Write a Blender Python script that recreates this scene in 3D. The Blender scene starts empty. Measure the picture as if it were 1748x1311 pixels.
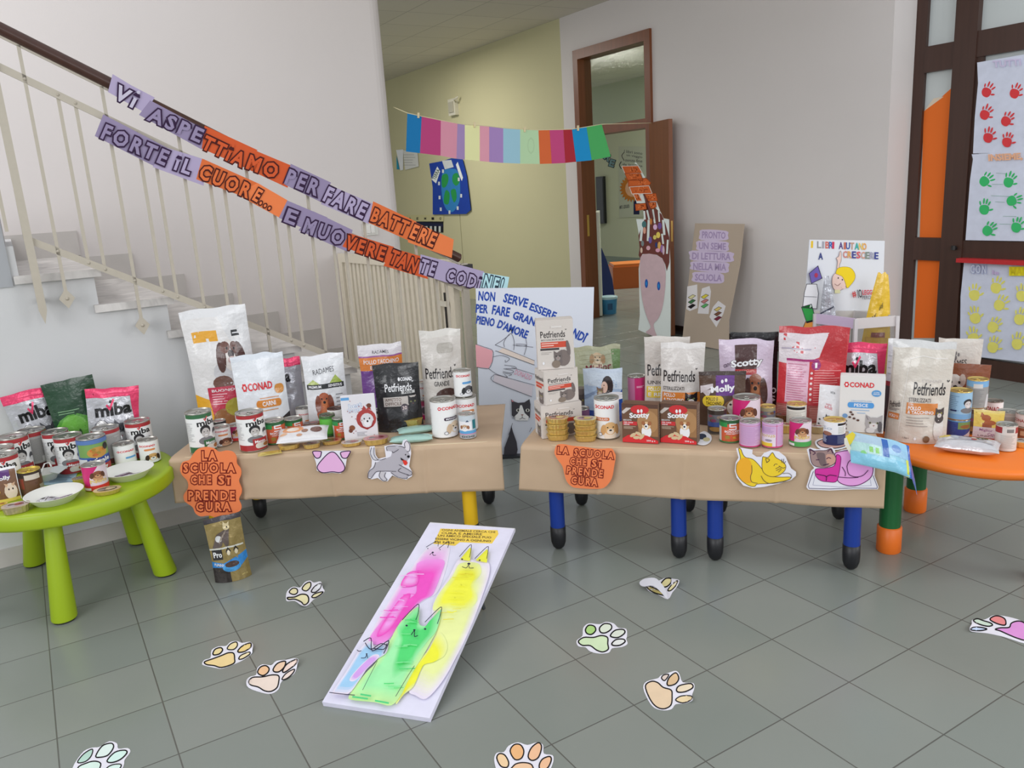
import bpy, bmesh, math, random
import numpy as np
from mathutils import Vector, Matrix, noise
from mathutils.geometry import tessellate_polygon

# ------------------------------------------------------------------ camera, world, lights, exposure
S = bpy.context.scene
COL = S.collection
FPX, CXP, CYP = 1374.0, 874.0, 655.5
PIT, ROL, HC = math.radians(13.711), math.radians(-3.58), 1.5616
cr, sr = math.cos(ROL), math.sin(ROL)
RT, UPV, FW = Vector((1, 0, 0)), Vector((0, math.sin(PIT), math.cos(PIT))), Vector((0, math.cos(PIT), -math.sin(PIT)))
EX, EY = RT * cr + UPV * sr, UPV * cr - RT * sr
cam = bpy.data.objects.new('camera', bpy.data.cameras.new('camera'))
COL.objects.link(cam)
cam.data.sensor_width = 36
cam.data.lens = 36 * FPX / 1748
cam.data.clip_start = .05
cam.matrix_world = Matrix(((EX.x, EY.x, -FW.x, 0), (EX.y, EY.y, -FW.y, 0), (EX.z, EY.z, -FW.z, HC), (0, 0, 0, 1)))
S.camera = cam
S.view_settings.view_transform = 'Standard'
S.view_settings.look = 'None'
S.view_settings.gamma = 1
S.view_settings.exposure = 0.1

UA = math.radians(30.9)
U = Vector((math.cos(UA), math.sin(UA), 0))
V = Vector((-math.sin(UA), math.cos(UA), 0))
def uv(u, v, z=0): return U * u + V * v + Vector((0, 0, z))

wd = bpy.data.worlds.new('world'); S.world = wd; wd.use_nodes = True
wd.node_tree.nodes['Background'].inputs[0].default_value = (.93, .96, 1.0, 1)
wd.node_tree.nodes['Background'].inputs[1].default_value = .72
def area(name, loc, aim, sx, sy, power, col=(1, 1, 1)):
    d = bpy.data.lights.new(name, 'AREA'); d.shape = 'RECTANGLE'; d.size = sx; d.size_y = sy; d.energy = power; d.color = col
    o = bpy.data.objects.new(name, d); COL.objects.link(o); o.location = loc
    o.rotation_euler = (Vector(aim) - Vector(loc)).to_track_quat('-Z', 'Y').to_euler()
    return o
area('window_light_left', (-3.6, -1.8, 2.6), (.8, 5, .9), 3.2, 2.4, 100, (.98, .99, 1.0))
area('window_light_behind', (2.6, -2.6, 2.8), (1.6, 5.5, 1.2), 3.0, 2.2, 70, (.98, .99, 1.0))
area('window_light_right', (5.2, 1.0, 2.3), (2.0, 4.6, .4), 2.0, 1.8, 62, (.98, 1.0, .99))
area('stairwell_fill_light', uv(-1.6, 4.95, 4.3), uv(1.2, 5.3, 1.4), 1.6, 1.2, 40, (1.0, .99, .97))  # added lamp that brightens the stair wall; no window is seen there
area('corridor_lamp', uv(3.9, 9.6, 3.3), uv(3.9, 9.6, 0), .6, 1.2, 57, (1.0, .97, .9))
area('classroom_lamp', uv(8.4, 9.0, 3.3), uv(8.4, 9.0, 0), 1.2, 1.2, 100, (.98, 1.0, .95))

def ray(x, y):
    return FW + EX * ((x - CXP) / FPX) - EY * ((y - CYP) / FPX)
C0 = Vector((0, 0, HC))
def onplane(x, y, p0, n):
    d = ray(x, y); return C0 + d * ((Vector(p0) - C0).dot(n) / d.dot(n))
def onz(x, y, z=0): return onplane(x, y, (0, 0, z), Vector((0, 0, 1)))
def ony(x, y, Y): return onplane(x, y, (0, Y, 0), Vector((0, 1, 0)))
def onu(x, y, u): return onplane(x, y, U * u, U)
def onv(x, y, v): return onplane(x, y, V * v, V)
def depth(p): return (p - C0).dot(FW)
def vslope(x, y): return (1225 - x) / (6275 - y)      # how far an upright line drifts sideways per pixel down the frame

# ------------------------------------------------------------------ helpers
GAIN = 1.22
def C(r, g=None, b=None, gain=GAIN):
    if g is None: r, g, b = [int(r[i:i + 2], 16) for i in (0, 2, 4)]
    f = lambda c: min(.88, ((c / 255 / 12.92) if c < 11 else ((c / 255 + .055) / 1.055) ** 2.4) * gain)
    return (f(r), f(g), f(b), 1)
WHITE, BLACK, RED = C(232, 232, 236), C(22, 20, 24), C(200, 40, 48)

def nodes(m):
    m.use_nodes = True
    nt = m.node_tree
    return nt, nt.nodes, nt.links, nt.nodes['Principled BSDF']
def printed(name, rough=.6, metal=0.0, coat=0.0, bump=.0, bscale=60, vary=.0, spec=.5):
    """colour comes from what is printed on the face; noise breaks the surface up"""
    m = bpy.data.materials.new(name); nt, N, L, P = nodes(m)
    at = N.new('ShaderNodeAttribute'); at.attribute_name = 'Col'
    nz = N.new('ShaderNodeTexNoise'); nz.inputs['Scale'].default_value = bscale; nz.inputs['Detail'].default_value = 3
    tc = N.new('ShaderNodeTexCoord'); L.new(tc.outputs['Object'], nz.inputs['Vector'])
    if vary:
        hsv = N.new('ShaderNodeHueSaturation'); mr = N.new('ShaderNodeMapRange')
        mr.inputs['To Min'].default_value = 1 - vary; mr.inputs['To Max'].default_value = 1 + vary
        L.new(nz.outputs['Fac'], mr.inputs['Value']); L.new(mr.outputs['Result'], hsv.inputs['Value'])
        L.new(at.outputs['Color'], hsv.inputs['Color']); L.new(hsv.outputs['Color'], P.inputs['Base Color'])
    else: L.new(at.outputs['Color'], P.inputs['Base Color'])
    P.inputs['Roughness'].default_value = rough; P.inputs['Metallic'].default_value = metal
    P.inputs['Coat Weight'].default_value = coat; P.inputs['Coat Roughness'].default_value = .12
    P.inputs['Specular IOR Level'].default_value = spec
    if bump:
        b = N.new('ShaderNodeBump'); b.inputs['Strength'].default_value = bump; b.inputs['Distance'].default_value = .01
        L.new(nz.outputs['Fac'], b.inputs['Height']); L.new(b.outputs['Normal'], P.inputs['Normal'])
    return m
M_PAPER = printed('paper', .75, bump=.04, bscale=25, spec=.25)
M_PAINTED = printed('painted_paper', .8, bump=.05, bscale=18, vary=.10, spec=.2)
M_LABEL = printed('can_label', .42, coat=.15)
M_FILM = printed('plastic_film', .24, coat=.5, bump=.55, bscale=30)
M_FOILBAG = printed('foil_film', .25, metal=.35, coat=.3, bump=.5, bscale=30)
M_CARTON = printed('carton', .5, bump=.02)
M_TIN = printed('tin', .3, metal=.9, bump=.05, bscale=80)
M_FOIL = printed('gold_foil', .3, metal=.75, bump=.2, bscale=120)
M_PLASTIC = printed('moulded_plastic', .42, bump=.02, bscale=200)
M_ENAMEL = printed('enamelled_metal', .45, bump=.06, bscale=40, vary=.06)
M_WOOD = bpy.data.materials.new('stained_wood')
def wood(m, rough):
    nt, N, L, P = nodes(m)
    at = N.new('ShaderNodeAttribute'); at.attribute_name = 'Col'
    tc = N.new('ShaderNodeTexCoord'); mp = N.new('ShaderNodeMapping'); mp.inputs['Scale'].default_value = (28, 28, 1.3)
    nz = N.new('ShaderNodeTexNoise'); nz.inputs['Scale'].default_value = 1; nz.inputs['Detail'].default_value = 5
    L.new(tc.outputs['Object'], mp.inputs['Vector']); L.new(mp.outputs['Vector'], nz.inputs['Vector'])
    hsv = N.new('ShaderNodeHueSaturation'); mr = N.new('ShaderNodeMapRange')
    mr.inputs['To Min'].default_value = .72; mr.inputs['To Max'].default_value = 1.25
    L.new(nz.outputs['Fac'], mr.inputs['Value']); L.new(mr.outputs['Result'], hsv.inputs['Value'])
    L.new(at.outputs['Color'], hsv.inputs['Color']); L.new(hsv.outputs['Color'], P.inputs['Base Color'])
    P.inputs['Roughness'].default_value = rough
wood(M_WOOD, .38)
def plaster(name, col, patch=None, scale=.7, rough=.85, amt=.06):
    m = bpy.data.materials.new(name); nt, N, L, P = nodes(m)
    tc = N.new('ShaderNodeTexCoord')
    nz = N.new('ShaderNodeTexNoise'); nz.inputs['Scale'].default_value = scale; nz.inputs['Detail'].default_value = 6
    fine = N.new('ShaderNodeTexNoise'); fine.inputs['Scale'].default_value = 160
    L.new(tc.outputs['Object'], nz.inputs['Vector']); L.new(tc.outputs['Object'], fine.inputs['Vector'])
    mx = N.new('ShaderNodeMix'); mx.data_type = 'RGBA'
    mx.inputs[6].default_value = tuple(c * (1 - amt) for c in col[:3]) + (1,); mx.inputs[7].default_value = tuple(min(1, c * (1 + amt)) for c in col[:3]) + (1,)
    L.new(nz.outputs['Fac'], mx.inputs[0]); L.new(mx.outputs[2], P.inputs['Base Color'])
    b = N.new('ShaderNodeBump'); b.inputs['Strength'].default_value = .08; b.inputs['Distance'].default_value = .004
    L.new(fine.outputs['Fac'], b.inputs['Height']); L.new(b.outputs['Normal'], P.inputs['Normal'])
    P.inputs['Roughness'].default_value = rough; P.inputs['Specular IOR Level'].default_value = .3
    return m
M_WALL = plaster('white_plaster', C(203, 197, 195))
M_WALLLOW = plaster('white_gloss_plaster', C(190, 190, 191), rough=.6)
M_YELLOW = plaster('yellow_plaster', C(186, 181, 146))
M_ROOM = plaster('pale_green_plaster', C(176, 180, 160))
def marble():
    m = bpy.data.materials.new('grey_marble'); nt, N, L, P = nodes(m)
    tc = N.new('ShaderNodeTexCoord'); nz = N.new('ShaderNodeTexNoise'); nz.inputs['Scale'].default_value = 6; nz.inputs['Detail'].default_value = 8
    nz.inputs['Distortion'].default_value = 1.4
    L.new(tc.outputs['Object'], nz.inputs['Vector']); r = N.new('ShaderNodeValToRGB')
    r.color_ramp.elements[0].position = .3; r.color_ramp.elements[0].color = C(168, 164, 161); r.color_ramp.elements[1].position = .7; r.color_ramp.elements[1].color = C(204, 200, 197)
    L.new(nz.outputs['Fac'], r.inputs['Fac']); L.new(r.outputs['Color'], P.inputs['Base Color']); P.inputs['Roughness'].default_value = .4
    return m
M_MARBLE = marble()
M_SKIRT = plaster('grey_marble_skirting', C(178, 173, 169), scale=5, rough=.4, amt=.16)
def kraft():
    m = bpy.data.materials.new('kraft_paper'); nt, N, L, P = nodes(m)
    tc = N.new('ShaderNodeTexCoord'); nz = N.new('ShaderNodeTexNoise'); nz.inputs['Scale'].default_value = 5; nz.inputs['Detail'].default_value = 6
    L.new(tc.outputs['Object'], nz.inputs['Vector']); r = N.new('ShaderNodeValToRGB')
    r.color_ramp.elements[0].color = C(166, 142, 117); r.color_ramp.elements[1].color = C(184, 159, 132)
    L.new(nz.outputs['Fac'], r.inputs['Fac']); L.new(r.outputs['Color'], P.inputs['Base Color']); P.inputs['Roughness'].default_value = .6
    b = N.new('ShaderNodeBump'); b.inputs['Strength'].default_value = .25; b.inputs['Distance'].default_value = .012
    L.new(nz.outputs['Fac'], b.inputs['Height']); L.new(b.outputs['Normal'], P.inputs['Normal'])
    return m
M_KRAFT = kraft()
def grid_floor():
    m = bpy.data.materials.new('floor_tiles'); nt, N, L, P = nodes(m)
    tc = N.new('ShaderNodeTexCoord'); sp = N.new('ShaderNodeSeparateXYZ')
    L.new(tc.outputs['Object'], sp.inputs[0])
    def math_(op, a, b=None):
        n = N.new('ShaderNodeMath'); n.operation = op
        for i, q in enumerate((a, b)):
            if q is None: continue
            if isinstance(q, (int, float)): n.inputs[i].default_value = q
            else: L.new(q, n.inputs[i])
        return n.outputs[0]
    T = .305
    d = []
    cell = []
    for k in (0, 1):
        x = math_('DIVIDE', sp.outputs[k], T)
        cell.append(math_('FLOOR', x))
        fr = math_('FRACT', x)
        d.append(math_('MINIMUM', fr, math_('SUBTRACT', 1, fr)))
    dd = math_('MINIMUM', d[0], d[1])
    line = N.new('ShaderNodeMapRange'); line.inputs['From Min'].default_value = .004; line.inputs['From Max'].default_value = .009
    L.new(dd, line.inputs['Value'])
    cb = N.new('ShaderNodeCombineXYZ'); L.new(cell[0], cb.inputs[0]); L.new(cell[1], cb.inputs[1])
    wn = N.new('ShaderNodeTexWhiteNoise'); wn.noise_dimensions = '2D'; L.new(cb.outputs[0], wn.inputs['Vector'])
    nz = N.new('ShaderNodeTexNoise'); nz.inputs['Scale'].default_value = 3.5; nz.inputs['Detail'].default_value = 6
    L.new(tc.outputs['Object'], nz.inputs['Vector'])
    s = math_('ADD', math_('MULTIPLY', wn.outputs['Value'], .55), math_('MULTIPLY', nz.outputs['Fac'], .45))
    r = N.new('ShaderNodeValToRGB'); r.color_ramp.elements[0].position = .15; r.color_ramp.elements[1].position = .85
    r.color_ramp.elements[0].color = C(120, 126, 120); r.color_ramp.elements[1].color = C(128, 132, 126)
    L.new(s, r.inputs['Fac'])
    mx = N.new('ShaderNodeMix'); mx.data_type = 'RGBA'; mx.inputs[6].default_value = C(84, 84, 79)
    L.new(line.outputs['Result'], mx.inputs[0]); L.new(r.outputs['Color'], mx.inputs[7]); L.new(mx.outputs[2], P.inputs['Base Color'])
    rr = N.new('ShaderNodeMapRange'); rr.inputs['To Min'].default_value = .17; rr.inputs['To Max'].default_value = .31
    L.new(nz.outputs['Fac'], rr.inputs['Value']); L.new(rr.outputs['Result'], P.inputs['Roughness'])
    b = N.new('ShaderNodeBump'); b.inputs['Strength'].default_value = .35; b.inputs['Distance'].default_value = .002
    L.new(line.outputs['Result'], b.inputs['Height']); L.new(b.outputs['Normal'], P.inputs['Normal'])
    return m
M_FLOOR = grid_floor()
def grid_ceiling():
    m = bpy.data.materials.new('ceiling_panels'); nt, N, L, P = nodes(m)
    tc = N.new('ShaderNodeTexCoord'); br = N.new('ShaderNodeTexBrick'); br.offset = 0
    br.inputs['Scale'].default_value = 1; br.inputs['Brick Width'].default_value = .6; br.inputs['Row Height'].default_value = .6; br.inputs['Mortar Size'].default_value = .006
    br.inputs['Color1'].default_value = C(200, 194, 182); br.inputs['Color2'].default_value = C(204, 198, 186); br.inputs['Mortar'].default_value = C(172, 167, 155)
    L.new(tc.outputs['Object'], br.inputs['Vector']); L.new(br.outputs['Color'], P.inputs['Base Color']); P.inputs['Roughness'].default_value = .9
    return m
M_CEIL = grid_ceiling()
def clear(name, tint, gloss=.12):
    m = bpy.data.materials.new(name); nt, N, L, P = nodes(m)
    N.remove(P)
    t = N.new('ShaderNodeBsdfTransparent'); t.inputs[0].default_value = tint
    g = N.new('ShaderNodeBsdfGlossy'); g.inputs['Roughness'].default_value = .08
    nz = N.new('ShaderNodeTexNoise'); nz.inputs['Scale'].default_value = 30
    b = N.new('ShaderNodeBump'); b.inputs['Strength'].default_value = .15; b.inputs['Distance'].default_value = .01
    L.new(nz.outputs['Fac'], b.inputs['Height']); L.new(b.outputs['Normal'], g.inputs['Normal'])
    mx = N.new('ShaderNodeMixShader'); mx.inputs[0].default_value = gloss
    L.new(t.outputs[0], mx.inputs[1]); L.new(g.outputs[0], mx.inputs[2]); L.new(mx.outputs[0], N['Material Output'].inputs[0])
    return m
M_CLEAR = clear('clear_film', (.93, .93, .93, 1), .10)
M_GLASS = clear('door_glass', (.9, .94, .9, 1), .03)
def frosted():
    m = bpy.data.materials.new('frosted_glass'); nt, N, L, P = nodes(m)
    nz = N.new('ShaderNodeTexNoise'); nz.inputs['Scale'].default_value = 2
    r = N.new('ShaderNodeValToRGB'); r.color_ramp.elements[0].color = C(190, 197, 197); r.color_ramp.elements[1].color = C(202, 207, 207)
    L.new(nz.outputs['Fac'], r.inputs['Fac']); L.new(r.outputs['Color'], P.inputs['Base Color'])
    P.inputs['Roughness'].default_value = .12; P.inputs['Transmission Weight'].default_value = .15
    return m
M_FROST = frosted()

GL = {}
def glyphs(s, off, sp=1.0):
    k = (s, off, sp)
    if k not in GL:
        cu = bpy.data.curves.new('letters', 'FONT'); cu.body = s; cu.size = 1; cu.offset = off; cu.space_character = sp; cu.resolution_u = 2
        ob = bpy.data.objects.new('letters', cu)
        me = ob.to_mesh()
        P = [[v.co.x, v.co.y] for v in me.vertices]; FS_ = [tuple(p.vertices) for p in me.polygons]
        if off > .025 and ('i' in s or '!' in s):     # keep the dots of thick letters clear of their stems
            par = list(range(len(P)))
            def top(i):
                while par[i] != i: i = par[i]
                return i
            for q in FS_:
                for i in q[1:]: par[top(i)] = top(q[0])
            isl = {}
            for i in range(len(P)): isl.setdefault(top(i), []).append(i)
            for ids in isl.values():
                lo, hi = min(P[i][1] for i in ids), max(P[i][1] for i in ids)
                if hi - lo < .42:
                    for i in ids: P[i][1] += .22 if lo > .42 else (-.1 if hi < .3 else 0)
        GL[k] = ([tuple(p) for p in P], FS_)
        ob.to_mesh_clear(); bpy.data.objects.remove(ob); bpy.data.curves.remove(cu)
    return GL[k]

class Art:
    """flat printed or painted shapes, in label fractions (y up) or photo pixels (y down)"""
    K = 1.0
    def __init__(s, down=False): s.L = []; s.down = down
    def poly(s, pts, col): s.L.append(([tuple(p) for p in pts], None, col)); return s
    def rect(s, x0, y0, x1, y1, col): return s.poly([(x0, y0), (x1, y0), (x1, y1), (x0, y1)], col)
    def ell(s, cx, cy, rx, ry, col, n=14, rot=0):
        c, q = math.cos(rot), math.sin(rot)
        return s.poly([(cx + rx * math.cos(t) * c - ry * math.sin(t) * q, cy + rx * math.cos(t) * q + ry * math.sin(t) * c) for t in (2 * math.pi * i / n for i in range(n))], col)
    def pill(s, x0, y0, x1, y1, col, r=None, n=5):
        r = r or (y1 - y0) / 2; rx = min(r, (x1 - x0) / 2); P = []
        for (cx, cy, a0) in ((x1 - rx, y1 - r, 0), (x0 + rx, y1 - r, 90), (x0 + rx, y0 + r, 180), (x1 - rx, y0 + r, 270)):
            for i in range(n): t = math.radians(a0 + 90 * i / (n - 1)); P.append((cx + rx * math.cos(t), cy + r * math.sin(t)))
        return s.poly(P, col)
    def line(s, pts, w, col, close=False):
        vs, fs = [], []; w = w * Art.K
        P = list(pts) + ([pts[0]] if close else [])
        for (a, b) in zip(P[:-1], P[1:]):
            dx, dy = b[0] - a[0], b[1] - a[1]; l = math.hypot(dx, dy)
            if l < 1e-9: continue
            nx, ny = -dy / l * w / 2, dx / l * w / 2; k = len(vs)
            ex, ey = dx / l * w * .3, dy / l * w * .3
            vs += [(a[0] + nx - ex, a[1] + ny - ey), (a[0] - nx - ex, a[1] - ny - ey), (b[0] - nx + ex, b[1] - ny + ey), (b[0] + nx + ex, b[1] + ny + ey)]; fs.append((k, k + 1, k + 2, k + 3))
        s.L.append((vs, fs, col)); return s
    @staticmethod
    def smooth(pts, k=4, close=True):
        n = len(pts); out = []
        rng = range(n) if close else range(n - 1)
        for i in rng:
            g = (lambda j: pts[j % n]) if close else (lambda j: pts[max(0, min(n - 1, j))])
            a, b, c, d = g(i - 1), g(i), g(i + 1), g(i + 2)
            for q in range(k):
                t = q / k
                out.append(tuple(.5 * (2 * b[m] + (c[m] - a[m]) * t + (2 * a[m] - 5 * b[m] + 4 * c[m] - d[m]) * t * t + (3 * b[m] - a[m] - 3 * c[m] + d[m]) * t ** 3) for m in (0, 1)))
        if not close: out.append(tuple(pts[-1]))
        return out
    def blob(s, pts, col, edge=None, w=1): 
        P = Art.smooth(pts); s.poly(P, col)
        if edge: s.line(P, w, edge, True)
        return s
    def curve(s, pts, w, col): return s.line(Art.smooth(pts, close=False), w, col)
    def text(s, t, p0, p1, h, col, off=0.0, ref=0.0, sp=1.0):
        rv = glyphs(t, ref, sp)[0]; vs, fs = glyphs(t, off, sp)
        if not rv: return s
        x0, x1 = min(v[0] for v in rv), max(v[0] for v in rv); y0, y1 = min(v[1] for v in rv), max(v[1] for v in rv)
        dx, dy = p1[0] - p0[0], p1[1] - p0[1]; l = math.hypot(dx, dy); ux, uy = dx / l, dy / l
        nx, ny = (uy, -ux) if s.down else (-uy, ux)
        out = []
        for (x, y) in vs:
            a = (x - x0) / (x1 - x0) * l; b = ((y - y0) / (y1 - y0) - .5) * h
            out.append((p0[0] + ux * a + nx * b, p0[1] + uy * a + ny * b))
        s.L.append((out, fs, col)); return s
    def bubble(s, t, p0, p1, h, fill, edge, o=.122, i=.03, sp=1.36):
        dx, dy = p1[0] - p0[0], p1[1] - p0[1]; l = math.hypot(dx, dy); k = .11 * h / l
        a, b = (p0[0] + dx * k, p0[1] + dy * k), (p1[0] - dx * k, p1[1] - dy * k)
        s.text(t, a, b, h * .88, edge, o, 0, sp); return s.text(t, a, b, h * .88, fill, i, 0, sp)
    def soft(s, pts, col, edge, n=10, k=.34):
        """a wash of paint: the colour thins towards its outline"""
        P = Art.smooth(pts); cx, cy = sum(p[0] for p in P) / len(P), sum(p[1] for p in P) / len(P)
        for i in range(n):
            t = i / (n - 1); q = 1 - k * t
            s.poly([(cx + (x - cx) * q, cy + (y - cy) * q) for x, y in P], tuple(edge[m] * (1 - t) + col[m] * t for m in range(4)))
        return s
    def lines(s, x0, y0, x1, y1, n, w, col, seed=1):
        """rows of print too small to read"""
        r = random.Random(seed); vs, fs = [], []
        for i in range(n):
            y = y1 + (y0 - y1) * (i + .5) / n; e = x1 - (x1 - x0) * r.random() * .35; k = len(vs)
            vs += [(x0, y - w / 2), (e, y - w / 2), (e, y + w / 2), (x0, y + w / 2)]; fs.append((k, k + 1, k + 2, k + 3))
        s.L.append((vs, fs, col)); return s
    def dog(s, cx, cy, rx, ry, fur, ear, muzzle, up=True):
        s.ell(cx, cy - ry * 1.1, rx * .8, ry * .9, muzzle)
        s.ell(cx, cy, rx * .8, ry, fur)
        s.ell(cx - rx * .85, cy - ry * .2, rx * .32, ry * .85, ear, rot=-.25); s.ell(cx + rx * .85, cy - ry * .2, rx * .32, ry * .85, ear, rot=.25)
        s.ell(cx, cy - ry * .45, rx * .42, ry * .45, muzzle); s.ell(cx, cy - ry * .28, rx * .18, ry * .14, BLACK, 8)
        s.ell(cx - rx * .34, cy + ry * .18, rx * .1, ry * .1, BLACK, 8); s.ell(cx + rx * .34, cy + ry * .18, rx * .1, ry * .1, BLACK, 8)
        return s
    def cat(s, cx, cy, rx, ry, fur, face, eye=None):
        s.ell(cx, cy - ry * 1.0, rx * 1.0, ry * .9, fur)
        for q in (-1, 1): s.poly([(cx + q * rx * .95, cy + ry * 1.25), (cx + q * rx * .15, cy + ry * .7), (cx + q * rx * .95, cy + ry * .1)], fur)
        s.ell(cx, cy, rx, ry * .9, fur); s.ell(cx, cy - ry * .35, rx * .5, ry * .45, face)
        for q in (-1, 1): s.ell(cx + q * rx * .42, cy + ry * .12, rx * .17, ry * .15, eye or C(200, 190, 90), 10); s.ell(cx + q * rx * .42, cy + ry * .12, rx * .07, ry * .13, BLACK, 8)
        s.poly([(cx - rx * .12, cy - ry * .2), (cx + rx * .12, cy - ry * .2), (cx, cy - ry * .38)], C(150, 90, 90)); return s
    def person(s, cx, cy, rx, ry, skin=None, hair=None):
        s.ell(cx, cy - ry * 1.5, rx * 1.5, ry * .7, C(120, 120, 124))
        s.ell(cx, cy + ry * .3, rx * 1.02, ry * .9, hair or BLACK); s.ell(cx, cy - ry * .15, rx * .78, ry * .85, skin or C(190, 186, 184))
        for q in (-1, 1): s.ell(cx + q * rx * .32, cy + ry * .05, rx * .12, ry * .08, BLACK, 8)
        s.ell(cx, cy - ry * .52, rx * .34, ry * .1, WHITE, 8); return s
    def flower(s, cx, cy, rx, ry, col, hole):
        for i in range(6): t = i * math.pi / 3; s.ell(cx + rx * .62 * math.cos(t), cy + ry * .62 * math.sin(t), rx * .4, ry * .4, col, 8)
        return s.ell(cx, cy, rx * .45, ry * .45, hole, 8)

class MB:
    def __init__(s): s.V, s.F, s.K, s.M, s.Sm = [], [], [], [], []
    def add(s, vs, fs, col, mat=0, sm=False):
        k = len(s.V); s.V += [tuple(v) for v in vs]
        for i, f in enumerate(fs):
            s.F.append(tuple(k + j for j in f)); s.K.append(col[i] if isinstance(col, list) else col); s.M.append(mat); s.Sm.append(sm)
        return s
    def box(s, a, b, col, mat=0, ax=None):
        """box between two corners; ax = (origin, X, Y, Z) for a turned one"""
        P = [(x, y, z) for z in (a[2], b[2]) for y in (a[1], b[1]) for x in (a[0], b[0])]
        if ax: P = [ax[0] + ax[1] * p[0] + ax[2] * p[1] + ax[3] * p[2] for p in P]
        return s.add(P, [(0, 2, 3, 1), (4, 5, 7, 6), (0, 1, 5, 4), (2, 6, 7, 3), (0, 4, 6, 2), (1, 3, 7, 5)], col, mat)
    def lathe(s, prof, col, n=28, c=(0, 0, 0), mat=0, sq=1.0, cols=None, sm=True, fn=None):
        vs = []
        for (r, z) in prof:
            for i in range(n):
                t = 2 * math.pi * i / n; x, y = r * math.cos(t), r * math.sin(t) * sq
                vs.append((c[0] + x, c[1] + y, c[2] + z) if fn is None else fn(x, y, z))
        fs, kk = [], []
        for j in range(len(prof) - 1):
            for i in range(n):
                fs.append((j * n + i, j * n + (i + 1) % n, (j + 1) * n + (i + 1) % n, (j + 1) * n + i)); kk.append(cols[j] if cols else col)
        s.add(vs, fs, kk, mat, sm)
        if prof[0][0] > 1e-6: s.add(vs[:n], [tuple(range(n))[::-1]], cols[0] if cols else col, mat)
        if prof[-1][0] > 1e-6: s.add(vs[-n:], [tuple(range(n))], cols[-1] if cols else col, mat)
        return s
    def tube(s, pts, r, col, n=8, mat=0, flat=1.0, close=False):
        P = [Vector(p) for p in pts]; m = len(P); vs = []
        for i, p in enumerate(P):
            if close: d = P[(i + 1) % m] - P[i - 1]
            else: d = P[min(i + 1, m - 1)] - P[max(i - 1, 0)]
            d.normalize(); up = Vector((0, 0, 1)) if abs(d.z) < .95 else Vector((0, 1, 0))
            a = d.cross(up).normalized(); b = a.cross(d).normalized()
            for j in range(n): t = 2 * math.pi * j / n; vs.append(p + a * (r * math.cos(t)) + b * (r * flat * math.sin(t)))
        fs = []
        for i in range(m if close else m - 1):
            for j in range(n): i2 = (i + 1) % m; fs.append((i * n + j, i * n + (j + 1) % n, i2 * n + (j + 1) % n, i2 * n + j))
        s.add(vs, fs, col, mat, True)
        if not close: s.add(vs[:n], [tuple(range(n))[::-1]], col, mat); s.add(vs[-n:], [tuple(range(n))], col, mat)
        return s
    def bar(s, a, b, w, t, col, side, mat=0):
        """flat bar from a to b, w wide across, t thick along 'side'"""
        a, b = Vector(a), Vector(b); d = (b - a); l = d.length; d.normalize(); sd = Vector(side).normalized(); wv = d.cross(sd).normalized()
        return s.box((0, -w / 2, -t / 2), (l, w / 2, t / 2), col, mat, (a, d, wv, sd))
    def grid(s, fn, nu, nv, col, mat=0, sm=True):
        vs = [fn(i / nu, j / nv) for j in range(nv + 1) for i in range(nu + 1)]
        fs = [(j * (nu + 1) + i, j * (nu + 1) + i + 1, (j + 1) * (nu + 1) + i + 1, (j + 1) * (nu + 1) + i) for j in range(nv) for i in range(nu)]
        if callable(col): col = [col((i + .5) / nu, (j + .5) / nv) for j in range(nv) for i in range(nu)]
        return s.add(vs, fs, col, mat, sm)
    def slab(s, front, back, col, mat=0, edge=None):
        """two matching outlines joined into a thin solid"""
        n = len(front); tr = tessellate_polygon([[Vector(p) for p in front]])
        s.add(front, tr, col, mat); s.add(back, [t[::-1] for t in tr], edge or col, mat)
        s.add(list(front) + list(back), [(i, (i + 1) % n, n + (i + 1) % n, n + i) for i in range(n)], edge or col, mat); return s
    def art(s, art, fmap, eps=.00015, base=.0003, step=None, mat=0, sm=False):
        bm = bmesh.new(); ci = bm.faces.layers.int.new('ci'); cols = []
        for li, (pts, fs, col) in enumerate(art.L):
            cols.append(col); vv = [bm.verts.new((p[0], p[1], li)) for p in pts]
            if fs is None: fs = tessellate_polygon([[Vector((p[0], p[1], 0)) for p in pts]])
            for f in fs:
                try: bm.faces.new([vv[i] for i in f])[ci] = li
                except ValueError: pass
        if step:
            for ax in (0, 1):
                st = step[ax]
                if not st: continue
                lo = min(v.co[ax] for v in bm.verts); hi = max(v.co[ax] for v in bm.verts)
                k = math.ceil(lo / st + 1e-6)
                while k * st < hi - 1e-6:
                    co = [0, 0, 0]; no = [0, 0, 0]; co[ax] = k * st; no[ax] = 1
                    bmesh.ops.bisect_plane(bm, geom=bm.verts[:] + bm.edges[:] + bm.faces[:], dist=1e-7, plane_co=co, plane_no=no); k += 1
        k = len(s.V); bm.verts.index_update()
        co = [tuple(v.co) for v in bm.verts]
        pos = [Vector(fmap(c[0], c[1], base + eps * c[2])) for c in co]
        s.V += [tuple(p) for p in pos]
        for f in bm.faces:
            ix = [v.index for v in f.verts]
            n = (pos[ix[1]] - pos[ix[0]]).cross(pos[ix[2]] - pos[ix[0]])
            c = co[ix[0]]; ref = Vector(fmap(c[0], c[1], base + .01)) - Vector(fmap(c[0], c[1], base))
            if n.dot(ref) < 0: ix = ix[::-1]
            s.F.append(tuple(k + i for i in ix)); s.K.append(cols[f[ci]]); s.M.append(mat); s.Sm.append(sm)
        bm.free(); return s
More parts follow.
